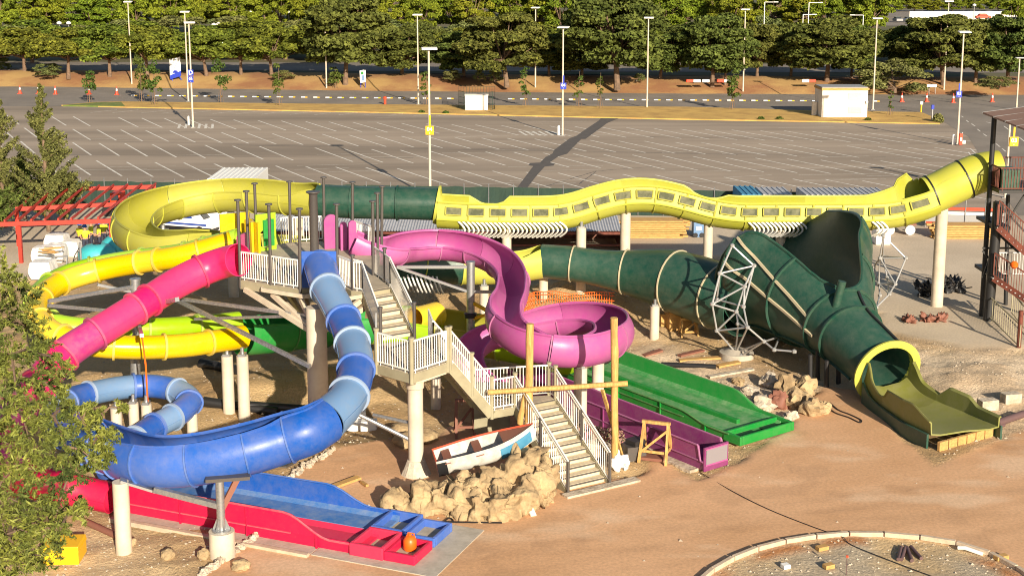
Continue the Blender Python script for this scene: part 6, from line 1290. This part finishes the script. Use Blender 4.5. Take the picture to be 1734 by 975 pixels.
a_, c_ = tdeck(1688, 1712, 384, -.5, 2.4); trail(a_, TW(1688, 384, 2.4))
f0, f1 = TW(1690, 382, -.5), TW(1745, 432, -1.0); MB().bar(f0 - U3(.1), f1 - U3(.1), .08, .28).build('stringer', M['rust'], t); trail(f0, f1, 1.2); MB().bar(f0 + Vector((0, 1.3, -.1)), f1 + Vector((0, 1.3, -.1)), .08, .28).build('stringer', M['bsteel'], t)
g0, g1 = TW(1682, 468, -.4), TW(1742, 508, -1.4); MB().bar(g0 - U3(.1), g1 - U3(.1), .08, .26).build('stringer', M['rust'], t); trail(g0, g1, 1.15); tdeck(1680, 1702, 466, -.3, 2.2); trail(TW(1682, 466, -.3), TW(1682, 466, 2.2)); trail(TW(1682, 466, 2.2), TW(1745, 466, 2.2), 1.15, 'grille')
def treads(a_, b_, wd, n=8):
    m = MB()
    for k in range(n): q = a_.lerp(b_, (k + .5) / n); m.box((q.x, q.y + wd / 2, q.z - .02), (.28, wd, .05))
    m.build('treads', M['grey'], t)
treads(f0, f1, 1.3); treads(g0, g1, 1.3)
h0, h1 = TW(1676, 540, -.2), G(1726, 589); trail(h0, h1, 1.05, 'khaki', .34); h2 = h0.lerp(h1, .5); trail(h0 + Vector((1.4, 1.0, 0)), h1 + Vector((1.0, .8, 0)), 1.05, 'khaki', .36)
for (p0, p1) in (((1664, 470), (1690, 400)), ((1664, 420), (1735, 420)), ((1690, 400), (1735, 330)), ((1686, 340), (1735, 392)), ((1664, 425), (1690, 455))): MB().bar(TW(*p0, .3), TW(*p1, .3), .07, .09).build('brace', M['bsteel'], t)
c = TW(1717, 455, -1.2); tag(MB().lathe(c, [(.05, 0), (.17, .1), (.19, .25), (.08, .36)], 9).build('orange_sack', M['orange'], smooth=True), 'orange bag hanging on the lower railing of the stair tower', 'bag')
# ================================================================== ROCKS, BOAT, TIMBER, DEBRIS
def remeshed(name, blobs, vox, m, amp=.12, fr=1.6, seed=0, cr=.9, parent=None):
    bm = bmesh.new()
    for (c, rx, ry, rz) in blobs:
        r_ = bmesh.ops.create_icosphere(bm, subdivisions=3, radius=1); bmesh.ops.scale(bm, vec=(rx, ry, rz), verts=r_['verts']); bmesh.ops.translate(bm, vec=c, verts=r_['verts'])
    me = bpy.data.meshes.new(name); bm.to_mesh(me); bm.free(); o = bpy.data.objects.new(name, me); COL.objects.link(o)
    rm = o.modifiers.new('r', 'REMESH'); rm.mode = 'VOXEL'; rm.voxel_size = vox
    dg = bpy.context.evaluated_depsgraph_get(); m2 = bpy.data.meshes.new_from_object(o.evaluated_get(dg)); bpy.data.objects.remove(o)
    n_ = len(m2.vertices); co = np.zeros(n_ * 3); m2.vertices.foreach_get('co', co); co = co.reshape(-1, 3); nr = np.zeros(n_ * 3); m2.vertices.foreach_get('normal', nr); nr = nr.reshape(-1, 3)
    d = []
    for p_ in co:
        v = Vector(p_); ds, _ = mnoise.voronoi(v * fr * cr + Vector((seed, 0, mnoise.noise(v * fr) * .4)))
        ds2, pt2 = mnoise.voronoi(v * fr * 1.5 + Vector((seed, 1.7, 0))); c0 = pt2[0]; tl = Vector((math.sin(c0.x * 91.7), math.sin(c0.y * 57.3 + 1), math.sin(c0.z * 77.1 + 2)))
        d.append(1.5 * (v * fr * 1.5 + Vector((seed, 1.7, 0)) - c0).dot(tl) + .5 * mnoise.fractal(v * fr + Vector((seed, 0, 0)), .8, 2.1, 6) * 1.1 - .5 * max(0, 1 - (ds[1] - ds[0]) / .12) + .5 * mnoise.ridged_multi_fractal(v * fr * 1.6, 1, 2, 4, 1, 2) - .5)
    d = np.array(d)
    co += nr * (d * amp)[:, None]; m2.vertices.foreach_set('co', co.ravel()); m2.polygons.foreach_set('use_smooth', np.ones(len(m2.polygons), bool)); m2.update(); m2.materials.append(m)
    o = bpy.data.objects.new(name, m2); COL.objects.link(o)
    if parent: o.parent = parent
    return o
BL_ = []
for (px, gy, r_, z) in ((676, 864, .50, .15), (700, 862, .55, .3), (735, 862, .6, .25), (772, 866, .62, .3), (810, 872, .6, .25), (845, 872, .6, .3), (880, 862, .6, .35), (908, 852, .6, .5), (905, 838, .65, .75), (880, 842, .75, .62), (840, 850, .8, .45), (795, 852, .75, .35), (750, 850, .6, .2), (925, 845, .4, .3), (895, 828, .6, .9)):
    c = G(px, gy); c.z = z - (.06 if px > 860 else .12); BL_.append((c, r_ * 1.1, r_, r_ * .95))
ro = remeshed('rock_outcrop', BL_, .045, M['rock'], .19, 1.1, 3, cr=.75); tag(ro, 'sandy moulded rock outcrop carrying the old rowing boat', 'rock outcrop')
BL_ = [(G(668, 868) + U3(.25), .5, .5, .48)]; 
# boat
p0, p1 = D(735, 773, 42.2), D(905, 726, 42.8); L = (p1 - p0).length; fx = (p1 - p0).normalized(); fy = Vector((0, 0, 1)).cross(fx).normalized(); fz = fx.cross(fy); fy2 = (fy * math.cos(.06) + fz * math.sin(.06)); fz = fx.cross(fy2); fy = fy2
t = thing('rowing_boat', 'old white and blue rowing boat with a red gunwale resting on the rocks', 'boat', p0 - U3(.5))
def bp_(u, v, w_): return p0 + fx * (u * L) + fy * v + fz * w_
def bsec(u):
    hw = .62 * (1 - max(0, u - .45) ** 2 / .31) * (1 - .18 * max(0, .3 - u) / .3); hw = max(hw, .02); rise = .16 * max(0, u - .5) ** 2 * 4; kd = -.62 + .28 * max(0, u - .6) ** 2 * 6
    return hw, rise, kd
us_ = np.linspace(0, 1, 22)
def hull(lo, hi, u0, u1, m, nm, off=0., both=True):
    mb = MB(); uu = [u for u in us_ if u0 - 1e-6 <= u <= u1 + 1e-6]
    for side in (-1, 1):
        vs = []
        for dr in (off, off - .035):
            for u in uu:
                hw, rise, kd = bsec(u)
                for k in range(6):
                    f = lo + (hi - lo) * k / 5; a = f * math.pi / 2; vs.append(bp_(u, side * ((hw) * math.sin(a) ** .4 + dr), kd + (rise - kd) * (1 - math.cos(a)) ** .9))
        n = len(uu); o2 = n * 6; fs = []
        for i in range(n - 1):
            for k in range(5): q = (i * 6 + k, i * 6 + k + 1, (i + 1) * 6 + k + 1, (i + 1) * 6 + k); fs += [q, tuple(x + o2 for x in q[::-1])]
            for k in (0, 5): fs.append((i * 6 + k, (i + 1) * 6 + k, o2 + (i + 1) * 6 + k, o2 + i * 6 + k))
        mb.add(vs, fs)
    return mb.build(nm, m, t, smooth=True)
hull(0, 1, 0, 1, M['boatwhite'], 'hull'); hull(.30, .86, .60, .98, M['boatblue'], 'blue_panel', .012); hull(.0, .96, .0, .14, M['black'], 'tarp_patch', .014)
for s_ in (-1, 1): MB().pipe([bp_(u, s_ * (bsec(u)[0] + .01), bsec(u)[1] + .02) for u in us_], .035, 6).build('gunwale', M['boatred'] if s_ > 0 else M['boatwhite'], t, smooth=True)
m = MB(); vs = []
for u in us_:
    hw, rise, kd = bsec(u); vs += [bp_(u, -hw * .8, kd + .2), bp_(u, hw * .8, kd + .2)]
m.add(vs, [(2 * i, 2 * i + 1, 2 * i + 3, 2 * i + 2) for i in range(len(us_) - 1)]).build('bottom_boards', M['boatin'], t)
for u in (.12, .42): hw = bsec(u)[0]; MB().add([bp_(u - .04, -hw, -.08), bp_(u + .04, -hw, -.08), bp_(u + .04, hw, -.08), bp_(u - .04, hw, -.08), bp_(u - .04, -hw, -.12), bp_(u + .04, -hw, -.12), bp_(u + .04, hw, -.12), bp_(u - .04, hw, -.12)], [(0, 1, 2, 3), (7, 6, 5, 4), (0, 4, 5, 1), (1, 5, 6, 2), (2, 6, 7, 3), (3, 7, 4, 0)]).build('thwart', M['brown'], t)
m = MB(); vs = []
uu = [u for u in us_ if u >= .64]
for u in uu: hw, rise, kd = bsec(u); vs += [bp_(u, -hw, rise), bp_(u, hw, rise)]
m.add(vs, [(2 * i, 2 * i + 1, 2 * i + 3, 2 * i + 2) for i in range(len(uu) - 1)]).build('foredeck', M['brown'], t)
hw, rise, kd = bsec(0); MB().add([bp_(0, -hw, rise), bp_(0, hw, rise), bp_(0, hw * .7, kd + .1), bp_(0, -hw * .7, kd + .1), bp_(.012, -hw, rise), bp_(.012, hw, rise), bp_(.012, hw * .7, kd + .1), bp_(.012, -hw * .7, kd + .1)], [(0, 1, 2, 3), (7, 6, 5, 4), (0, 4, 5, 1), (1, 5, 6, 2), (2, 6, 7, 3), (3, 7, 4, 0)]).build('transom', M['boatred'], t)
c = G(897, 870); tag(MB().tube(c + Vector((-.1, .3, .35)), c + Vector((.12, -.15, .0)), .1, n=12).build('drain_pipe', M['white'], smooth=True), 'short white drain pipe sticking out of the rock under the stairs', 'pipe')
# timber goal frame
def log(mb, a_, b_, r_):
    a_, b_ = Vector(a_), Vector(b_); n = 9; rd = random.Random(int(a_.x * 100)); return mb.pipe([a_.lerp(b_, k / n) + Vector((rd.uniform(-.015, .015), rd.uniform(-.015, .015), 0)) for k in range(n + 1)], [r_ * rd.uniform(.9, 1.08) for _ in range(n + 1)], 10)
t = thing('log_gate', 'rough timber gate of two tall logs joined by a long cross beam', 'gate', G(1040, 792))
b1_, b2_ = G(893, 792), G(1041, 792)
log(MB(), b1_, D(898, 548, b1_.y), .13).build('log_post', M['timber'], t, smooth=True); log(MB(), b2_, D(1040, 538, b2_.y), .13).build('log_post', M['timber'], t, smooth=True)
log(MB(), D(826, 664, b1_.y - .2), D(1062, 649, b1_.y - .2), .09).build('cross_beam', M['timber'], t, smooth=True); log(MB(), D(880, 718, b1_.y + .1), D(893, 650, b1_.y + .15), .11).build('prop_log', M['timber'], t, smooth=True); MB().bar(D(1020, 660, b2_.y), G(1042, 786) + Vector((.3, .4, 0)), .14, .06).build('brace_board', M['timber'], t)
c = b2_; tag(remeshed('post_wrapping', [(c + Vector((.05, 0, .25)), .22, .22, .4), (c + Vector((.35, .1, .2)), .16, .16, .3)], .05, M['whitebag'], .06, 3), 'crumpled grey wrapping around the foot of the right timber log', 'wrapping')
def aframe(px, gy, w_, h_, dp, ang, label, m_='timber', nm='sawhorse'):
    c = G(px, gy); t = thing(nm, label, 'trestle', c); u = Vector((math.cos(ang), math.sin(ang), 0)); n_ = Vector((-u.y, u.x, 0))
    MB().bar(c - u * w_ / 2 + U3(h_), c + u * w_ / 2 + U3(h_), .12, .1).build('top_beam', M[m_], t)
    for s_ in (-1, 1):
        for d in (-1, 1): MB().bar(c + u * s_ * w_ * .42 + U3(h_), c + u * s_ * w_ * .48 + n_ * d * dp / 2, .09, .07).build('leg', M[m_], t)
        MB().bar(c + u * s_ * w_ * .47 - n_ * dp * .38 + U3(h_ * .3), c + u * s_ * w_ * .47 + n_ * dp * .38 + U3(h_ * .3), .05, .08).build('cross_bar', M[m_], t)
    MB().bar(c - u * w_ * .46 - n_ * dp * .3 + U3(h_ * .25), c + u * w_ * .44 - n_ * dp * .1 + U3(h_ * .85), .05, .08).build('diagonal', M[m_], t); MB().bar(c - u * w_ * .48 - n_ * dp * .3 + U3(h_ * .28), c + u * w_ * .48 - n_ * dp * .3 + U3(h_ * .28), .05, .09).build('rail', M[m_], t)
aframe(1110, 778, 1.0, 1.35, .95, -.35, 'wooden sawhorse standing in front of the plum slide wall'); aframe(1166, 568, .8, .8, .7, .1, 'wooden sawhorse in the shade under the big green tube', 'plank'); aframe(787, 735, .7, 1.3, .9, .1, 'brown wooden trestle in the shade behind the khaki pier', 'brown')
def crate(px, gy, sx, sy, sz, m_, label, nm='crate', rz=.2, z=0):
    c = ground_at(px, gy); t = thing(nm, label, 'crate' if nm == 'crate' else nm.split('_')[-1], c + U3(z)); c = c + U3(z); MB().box(c + U3(sz / 2), (sx, sy, sz), rz=rz).build('body', M[m_], t, bev=.02); MB().box(c + U3(sz * .75), (sx * 1.02, sy * 1.02, sz * .1), rz=rz).build('band', M[m_], t); return t
crate(1148, 556, 1.1, .8, .95, 'plank', 'plywood crate beside the short column under the big green tube'); crate(1128, 550, .7, .6, .6, 'plank', 'smaller plywood crate left of the big one under the green tube')
crate(108, 945, 1.1, .9, .55, 'syellow', 'yellow crate on the sand at lower left under the feathery tree', rz=.05); crate(338, 962 - 88, .35, .28, .3, 'syellow', 'little yellow box on the crimson slide kerb', rz=.1)
for (px, gy, lb) in ((1672, 693, 'left one of two pale concrete blocks on the sand'), (1711, 682, 'right one of two pale concrete blocks on the sand')):
    c = ground_at(px, gy); tag(MB().box(c + U3(.2), (.72, .42, .42), rz=.25).build('concrete_block', M['stone'], bev=.02), lb, 'block', 'concrete blocks on the sand')
def stone(px, py, rx, ry, rz, m_, label, group, nm='boulder', seed=0, cat='rock', amp=.25):
    c = ground_at(px, py); bm = bmesh.new(); bmesh.ops.create_icosphere(bm, subdivisions=3, radius=1); m = MB(); sd = px * .37 + py * .11
    vs = []
    for v in bm.verts:
        p_ = v.co; ds, pt2 = mnoise.voronoi(p_ * 1.3 + Vector((sd, 0, 0))); c0 = pt2[0]; tl = Vector((math.sin(c0.x * 91.7), math.sin(c0.y * 57.3 + 1), math.sin(c0.z * 77.1 + 2))); k = 1 + amp * 1.3 * (p_ * 1.3 + Vector((sd, 0, 0)) - c0).dot(tl) + amp * 1.1 * mnoise.noise(p_ * 1.3 + Vector((sd, 0, 0))) + amp * .5 * mnoise.fractal(p_ * 3 + Vector((0, sd, 0)), .8, 2, 4) - amp * .9 * max(0, 1 - (ds[1] - ds[0]) / .25); q = Vector((round(p_.x * k * 3.2) / 3.2 * .3 + p_.x * k * .7, p_.y * k, p_.z * k)); vs.append(c + Vector((q.x * rx, q.y * ry, q.z * rz + rz * .55)))
    m.add(vs, [tuple(v.index for v in f.verts) for f in bm.faces]); bm.free(); return tag(m.build(nm, M[m_], smooth=True), label, cat, group)
for (px, py, rx, rz, m_, lb) in ((1352, 690, .55, .5, 'rock', 'largest sandy rock of the pile left of the raft exit'), (1378, 700, .5, .42, 'rock', 'rounded rock at the right foot of the pile left of the raft exit'), (1395, 698, .32, .28, 'rock', 'rightmost small rock of the pile left of the raft exit'), (1330, 668, .45, .6, 'rock', 'upright rock at the top of the pile left of the raft exit'), (1362, 668, .5, .5, 'rock', 'rear rock of the pile, close to the funnel leg'), (1318, 690, .42, .45, 'brown', 'reddish rock in the middle of the pile'), (1290, 690, .6, .35, 'stone', 'broad pale slab rock at the left of the pile'), (1338, 712, .3, .25, 'stone', 'pale stone lying in front of the pile'), (1305, 655, .4, .4, 'stone', 'grey rock at the back left of the pile'), (1268, 668, .35, .25, 'stone', 'small stone between the green run and the rock pile'), (1250, 650, .3, .2, 'rock', 'small brown stone behind the green run')):
    stone(px, py, rx, rx * .9, rz, m_, lb, 'rocks of the pile by the raft exit')
for (px, py, rx, rz, lb) in ((682, 733, .52, .26, 'upper smooth tan boulder behind the landing column'), (690, 752, .55, .28, 'lower smooth tan boulder behind the landing column'), (722, 746, .48, .3, 'tan boulder right of the landing column'), (222, 922, .18, .14, 'white stone at the foot of the lower left column'), (408, 962, .28, .18, 'single brown stone lying on the paving at bottom left'), (285, 944, .22, .18, 'broken stone on the sand left of the pedestal'), (345, 945, .2, .2, 'broken stone left of the pedestal foot'), (668, 862, .5, .45, 'round olive boulder at the left end of the rock outcrop')):
    stone(px, py, rx, rx, rz, 'rock', lb, 'loose boulders', amp=.12)
c_ = [(598, 727, .9, .34), (625, 727, .6, .38), (602, 712, .8, .45), (590, 718, .5, .3)]
for i, (px, py, sx, sz) in enumerate(c_): c = ground_at(px, py); tag(MB().box(c + U3(sz / 2), (sx, .5, sz), rz=.15 * (i - 1)).build('foam_block', M['white'], bev=.03), ('long', 'thick', 'upper', 'small')[i] + ' white block in the heap under the light blue tube bend', 'block', 'white blocks under the light blue tube')
def rope(pts, r_, m_, label, nm='cable', cat='cable', z=.03):
    P_ = crom([tuple(ground_at(*p_) + U3(z)) for p_ in pts], 8); return tag(MB().pipe([Vector(q) for q in P_], r_, 5).build(nm, M[m_], smooth=True), label, cat)
rope([(1185, 800), (1240, 832), (1300, 862), (1370, 890), (1430, 911)], .014, 'black', 'thin black cable running across the terracotta paving', z=.02); rope([(1430, 913), (1445, 925), (1520, 955), (1600, 985)], .014, 'black', 'thin cable continuing over the gravel island')
rope([(1405, 682), (1420, 695), (1440, 703), (1458, 712), (1455, 716), (1438, 708), (1415, 700), (1402, 690)], .025, 'black', 'black hose looped on the paving beside the raft exit', 'hose', 'hose'); rope([(745, 890), (760, 878), (765, 885), (720, 884), (850, 886)], .025, 'black', 'dark hose on the paving in front of the rock outcrop', 'hose', 'hose')
for (a_, b_, r_, m_, lb) in (((340, 622), (402, 634), .2, 'black', 'black pipe lying in the shade below the yellow tube'), ((345, 688), (470, 706), .2, 'black', 'long black pipe on the ground behind the blue flume'), ((420, 693), (520, 700), .17, 'black', 'second black pipe on the ground behind the blue flume'), ((1120, 621), (1212, 625), .11, 'black', 'black pipe lying with the planks left of the space frame'), ((1688, 722), (1734, 706), .14, 'ironpipe', 'purple pipe lying beside the raft exit at right'), ((1635, 745), (1700, 722), .07, 'ironpipe', 'thin dark pipe lying at the right of the raft exit end'), ((145, 888), (198, 912), .1, 'brown', 'rusty brown pipe on the sand left of the lower left column')):
    p0_, p1_ = ground_at(*a_) + U3(r_), ground_at(*b_) + U3(r_); tag(MB().tube(p0_, p1_, r_, n=14).build('pipe', M[m_], smooth=True), lb, 'pipe')
for (a_, b_, wd, m_, lb) in (((1150, 612), (1250, 606), .3, 'plank', 'upper yellow plank on the dirt left of the space frame'), ((1215, 622), (1252, 616), .3, 'plank', 'short plank at the right of the plank heap'), ((1150, 604), (1190, 596), .25, 'brown', 'brown plank behind the yellow planks on the dirt'), ((1090, 604), (1120, 596), .3, 'brown', 'dark board lying left of the plank heap'), ((548, 832), (608, 812), .26, 'plank', 'yellow plank lying on the paving left of the rock outcrop'), ((1200, 640), (1275, 628), .25, 'stone', 'grey board between the plank heap and the rock pile'), ((612, 818), (622, 826), .1, 'plank', 'short stick beside the yellow plank on the paving')):
    p0_, p1_ = ground_at(*a_) + U3(.05), ground_at(*b_) + U3(.09); tag(MB().bar(p0_, p1_, wd, .08).build('plank', M[m_]), lb, 'plank', 'planks on the ground')
c = ground_at(468, 786); tag(MB().prism([(c.x - .7, c.y - .5), (c.x + .4, c.y - .3), (c.x + .7, c.y + .5), (c.x - .3, c.y + .35)], c.z - .05, c.z + .05).build('manhole_cover', M['gpost']), 'dark square cover in the dirt behind the blue flume', 'cover')
# red boom machine behind the purple turn and orange netting
b = G(930, 566); t = thing('boom_lift', 'red folded boom lift behind the round purple turn', 'boom lift', b); 
def BV(px, py): return D(px, py, b.y)
for (p_, q) in (((908, 552), (920, 524)), ((920, 522), (955, 527)), ((955, 530), (1062, 540)), ((930, 540), (1060, 548))): MB().bar(BV(*p_), BV(*q), .25, .28).build('boom', M['machine'], t, bev=.03)
MB().box(b + U3(.5), (2.2, 1.2, .7)).build('chassis', M['machine'], t, bev=.05)
for x in (-.7, .7): MB().tube(b + Vector((x, -.75, .35)), b + Vector((x, -.5, .35)), .35, n=16).build('wheel', M['black'], t)
t = thing('net_barrier', 'orange plastic netting on the earth heap behind the purple slide', 'netting', G(920, 545)); m = MB()
P_ = [G(880, 548), G(905, 536), G(940, 535), G(965, 540), G(1010, 536), G(1040, 538)]
for i in range(5):
    a_, c_ = P_[i], P_[i + 1]; n = max(3, int((c_ - a_).length / .12))
    for k in range(n): q = a_.lerp(c_, k / n); m.bar(q + U3(.3), q + U3(1.25), .025, .012)
    for z in (.35, .6, .85, 1.1, 1.25): m.bar(a_ + U3(z), c_ + U3(z), .02, .03)
m.build('net', M['orange'], t)
for (px, py, r_, lb) in ((1541, 545, .3, 'first of three dark brush clumps on the sand at right'), (1572, 544, .34, 'second of three dark brush clumps on the sand at right'), (1592, 543, .3, 'third of three dark brush clumps on the sand at right')):
    c = ground_at(px, py); tag(remeshed('brush_clump', [(c + U3(.08), r_, r_ * .7, r_ * .6)], .05, M['brown'], .22, 4, px), lb, 'brush clump', 'brush clumps on the sand')
for (px, py, n, s_, lb) in ((1608, 492, 40, .95, 'heap of dark tangled machine parts behind the tall column at right'), (1568, 500, 24, .6, 'smaller dark scrap heap left of the tall column')):
    c = G(px, py); t = thing('scrap_heap', lb, 'scrap heap', c); rd = random.Random(px); m = MB(); pl = remeshed('pile', [(Vector((0, 0, .2)), s_ * .8, s_ * .6, .35)], .07, M['bsteel'], .25, 3, px); pl.parent = t
    for k in range(n):
        q = c + Vector((rd.gauss(0, s_ * .4), rd.gauss(0, s_ * .3), rd.uniform(.1, .6))); d = Vector((rd.gauss(0, 1), rd.gauss(0, 1), rd.gauss(.5, .6))).normalized() * rd.uniform(.2, .5); MB_ = m.bar(q, q + d, .05, .06)
    m.build('scrap', M['gpost'], t)
# planter with flowers at the foot of the stairs
b = G(1010, 770); t = thing('flower_planter', 'low planter of faded pink flowers behind the lower stair railing', 'planter', b); MB().box(b + U3(.25), (1.5, .6, .5), rz=-.5).build('trough', M['stone'], t); Cs, Ns = blobpts([(b.x + x, b.y - x * .5, .75, .4, .3) for x in (-.5, -.1, .3, .6)], 420); leafmesh('plants', Cs, Ns, np.full(len(Cs), .07), M['flower'], t)
b = G(1073, 775); t = thing('crate_stack', 'dark crates and grate beside the sawhorse', 'crates', b); MB().box(b + U3(.25), (.7, .6, .5), rz=.3).build('lower_crate', M['gpost'], t); MB().box(b + Vector((.05, 0, .6)), (.5, .5, .18), rz=.7).build('upper_crate', M['bsteel'], t); MB().box(b + Vector((.5, -.15, .1)), (1.1, .5, .1), rz=-.3).build('base_board', M['brown'], t)
# kerb around the gravel island
KP = crom([tuple(G(*p_)) for p_ in ((1180, 990), (1225, 955), (1300, 925), (1375, 911), (1440, 906), (1510, 907), (1585, 915), (1640, 927), (1700, 950), (1760, 990))], 8); KA, KL = resample(KP, .05)
n = int(KL / .98)
kb = MB()
for k in range(n):
    i0, i1 = int(k * len(KA) / n), min(int((k + 1) * len(KA) / n) - 1, len(KA) - 1); a_, c_ = Vector(KA[i0]), Vector(KA[i1]); kb.bar(a_ + U3(.05), c_ + U3(.05 + random.uniform(-.01, .01)), .14, .14)
tag(kb.build('kerb', M['kerb'], bev=.012), kind='structure')
rd = random.Random(12)
for k in range(21):
    f = k / 20; px = 342 + f * 100 + rd.uniform(-2, 2); py = 975 - f * 70 + rd.uniform(-2, 2); stone(px, py, rd.uniform(.10, .17), rd.uniform(.1, .15), rd.uniform(.08, .13), 'stone', 'pale rough stone in the edging row between sand and paving', 'edging stones at bottom left', 'edging_stone', cat='stone')
for k in range(26):
    f = k / 25; px = 470 + f * 92 + rd.uniform(-3, 3); py = 822 - f * 58 + rd.uniform(-3, 3); stone(px, py, rd.uniform(.09, .16), rd.uniform(.08, .14), rd.uniform(.07, .12), 'stone', 'pale rough stone in the edging row behind the blue flume', 'edging stones behind the blue flume', 'edging_stone', cat='stone')
for k, (a_, b_) in enumerate((((1521, 950), (1526, 930)), ((1526, 950), (1533, 930)), ((1544, 952), (1536, 931)), ((1560, 948), (1542, 929)))):
    p0_, p1_ = ground_at(*a_) + U3(.06), ground_at(*b_) + U3(.08); tag(MB().tube(p0_, p1_, .055, n=10).build('pipe_offcut', M['ironpipe'], smooth=True), 'dark red pipe offcut in the bundle on the gravel island', 'pipe', 'pipe offcuts on the gravel island')
p0_, p1_ = ground_at(1622, 931) + U3(.08), ground_at(1664, 941) + U3(.06); tag(MB().pipe([p0_, p0_.lerp(p1_, .3) + U3(.05), p1_], .06, 10).build('pipe', M['white'], smooth=True), 'white pipe with a bent end on the gravel island', 'pipe')
for (px, py, sx, m_, lb) in ((1695, 947, .42, 'plank', 'broken brick standing at the right of the gravel island'), (1330, 962, .22, 'white', 'white card lying on the gravel island'), (1392, 931, .35, 'plank', 'tan offcut near the kerb of the gravel island'), (1403, 962, .3, 'plank', 'small stick of wood on the gravel island')):
    c = ground_at(px, py); tag(MB().box(c + U3(.08), (sx, .2, .12), rz=.4).build('offcut', M[m_], bev=.01), lb, 'offcut')
p0_ = ground_at(1433, 973); t = thing('marker_stick', 'thin stick with a red tip planted in the gravel island', 'marker', p0_); MB().tube(p0_, p0_ + U3(.55), .012, n=6).build('stick', M['ironpipe'], t); MB().box(p0_ + U3(.56), (.06, .05, .06)).build('tip', M['conered'], t)
# small litter of pebbles and rubble
pb = MB(); rd = random.Random(31); rg = np.random.default_rng(9)
def pebble(c, r_):
    q = [c + Vector((rd.uniform(-1, 1), rd.uniform(-1, 1), rd.uniform(-.2, .8))) * r_ for _ in range(5)]; pb.add([c + Vector((-r_, -r_ * .6, 0)), c + Vector((r_, -r_ * .8, 0)), c + Vector((r_ * .7, r_, 0)), c + Vector((-r_ * .8, r_ * .7, 0)), c + Vector((rd.uniform(-.3, .3) * r_, 0, r_ * rd.uniform(.5, .9)))], [(0, 1, 4), (1, 2, 4), (2, 3, 4), (3, 0, 4)])
k = 0
while k < 5200:
    px, py = rd.uniform(60, 1734), rd.uniform(470, 970); c = G(px, py); i = int(np.clip(np.interp(c.x, gx, np.arange(nx)), 0, nx - 1)); j = int(np.clip(np.interp((c.y - 30) / (fence_y(c.x) - .3 - 30), gv, np.arange(ny)), 0, ny - 1))
    rr = rough_[j, i] + .8 * mi_[j, i]
    if rd.random() > rr + .015: continue
    c.z = Z[j, i]; pebble(c, rd.uniform(.012, .05) * (1 + (rd.random() < .05) * .6)); k += 1
tag(pb.build('rubble', M['stone']), kind='stuff')
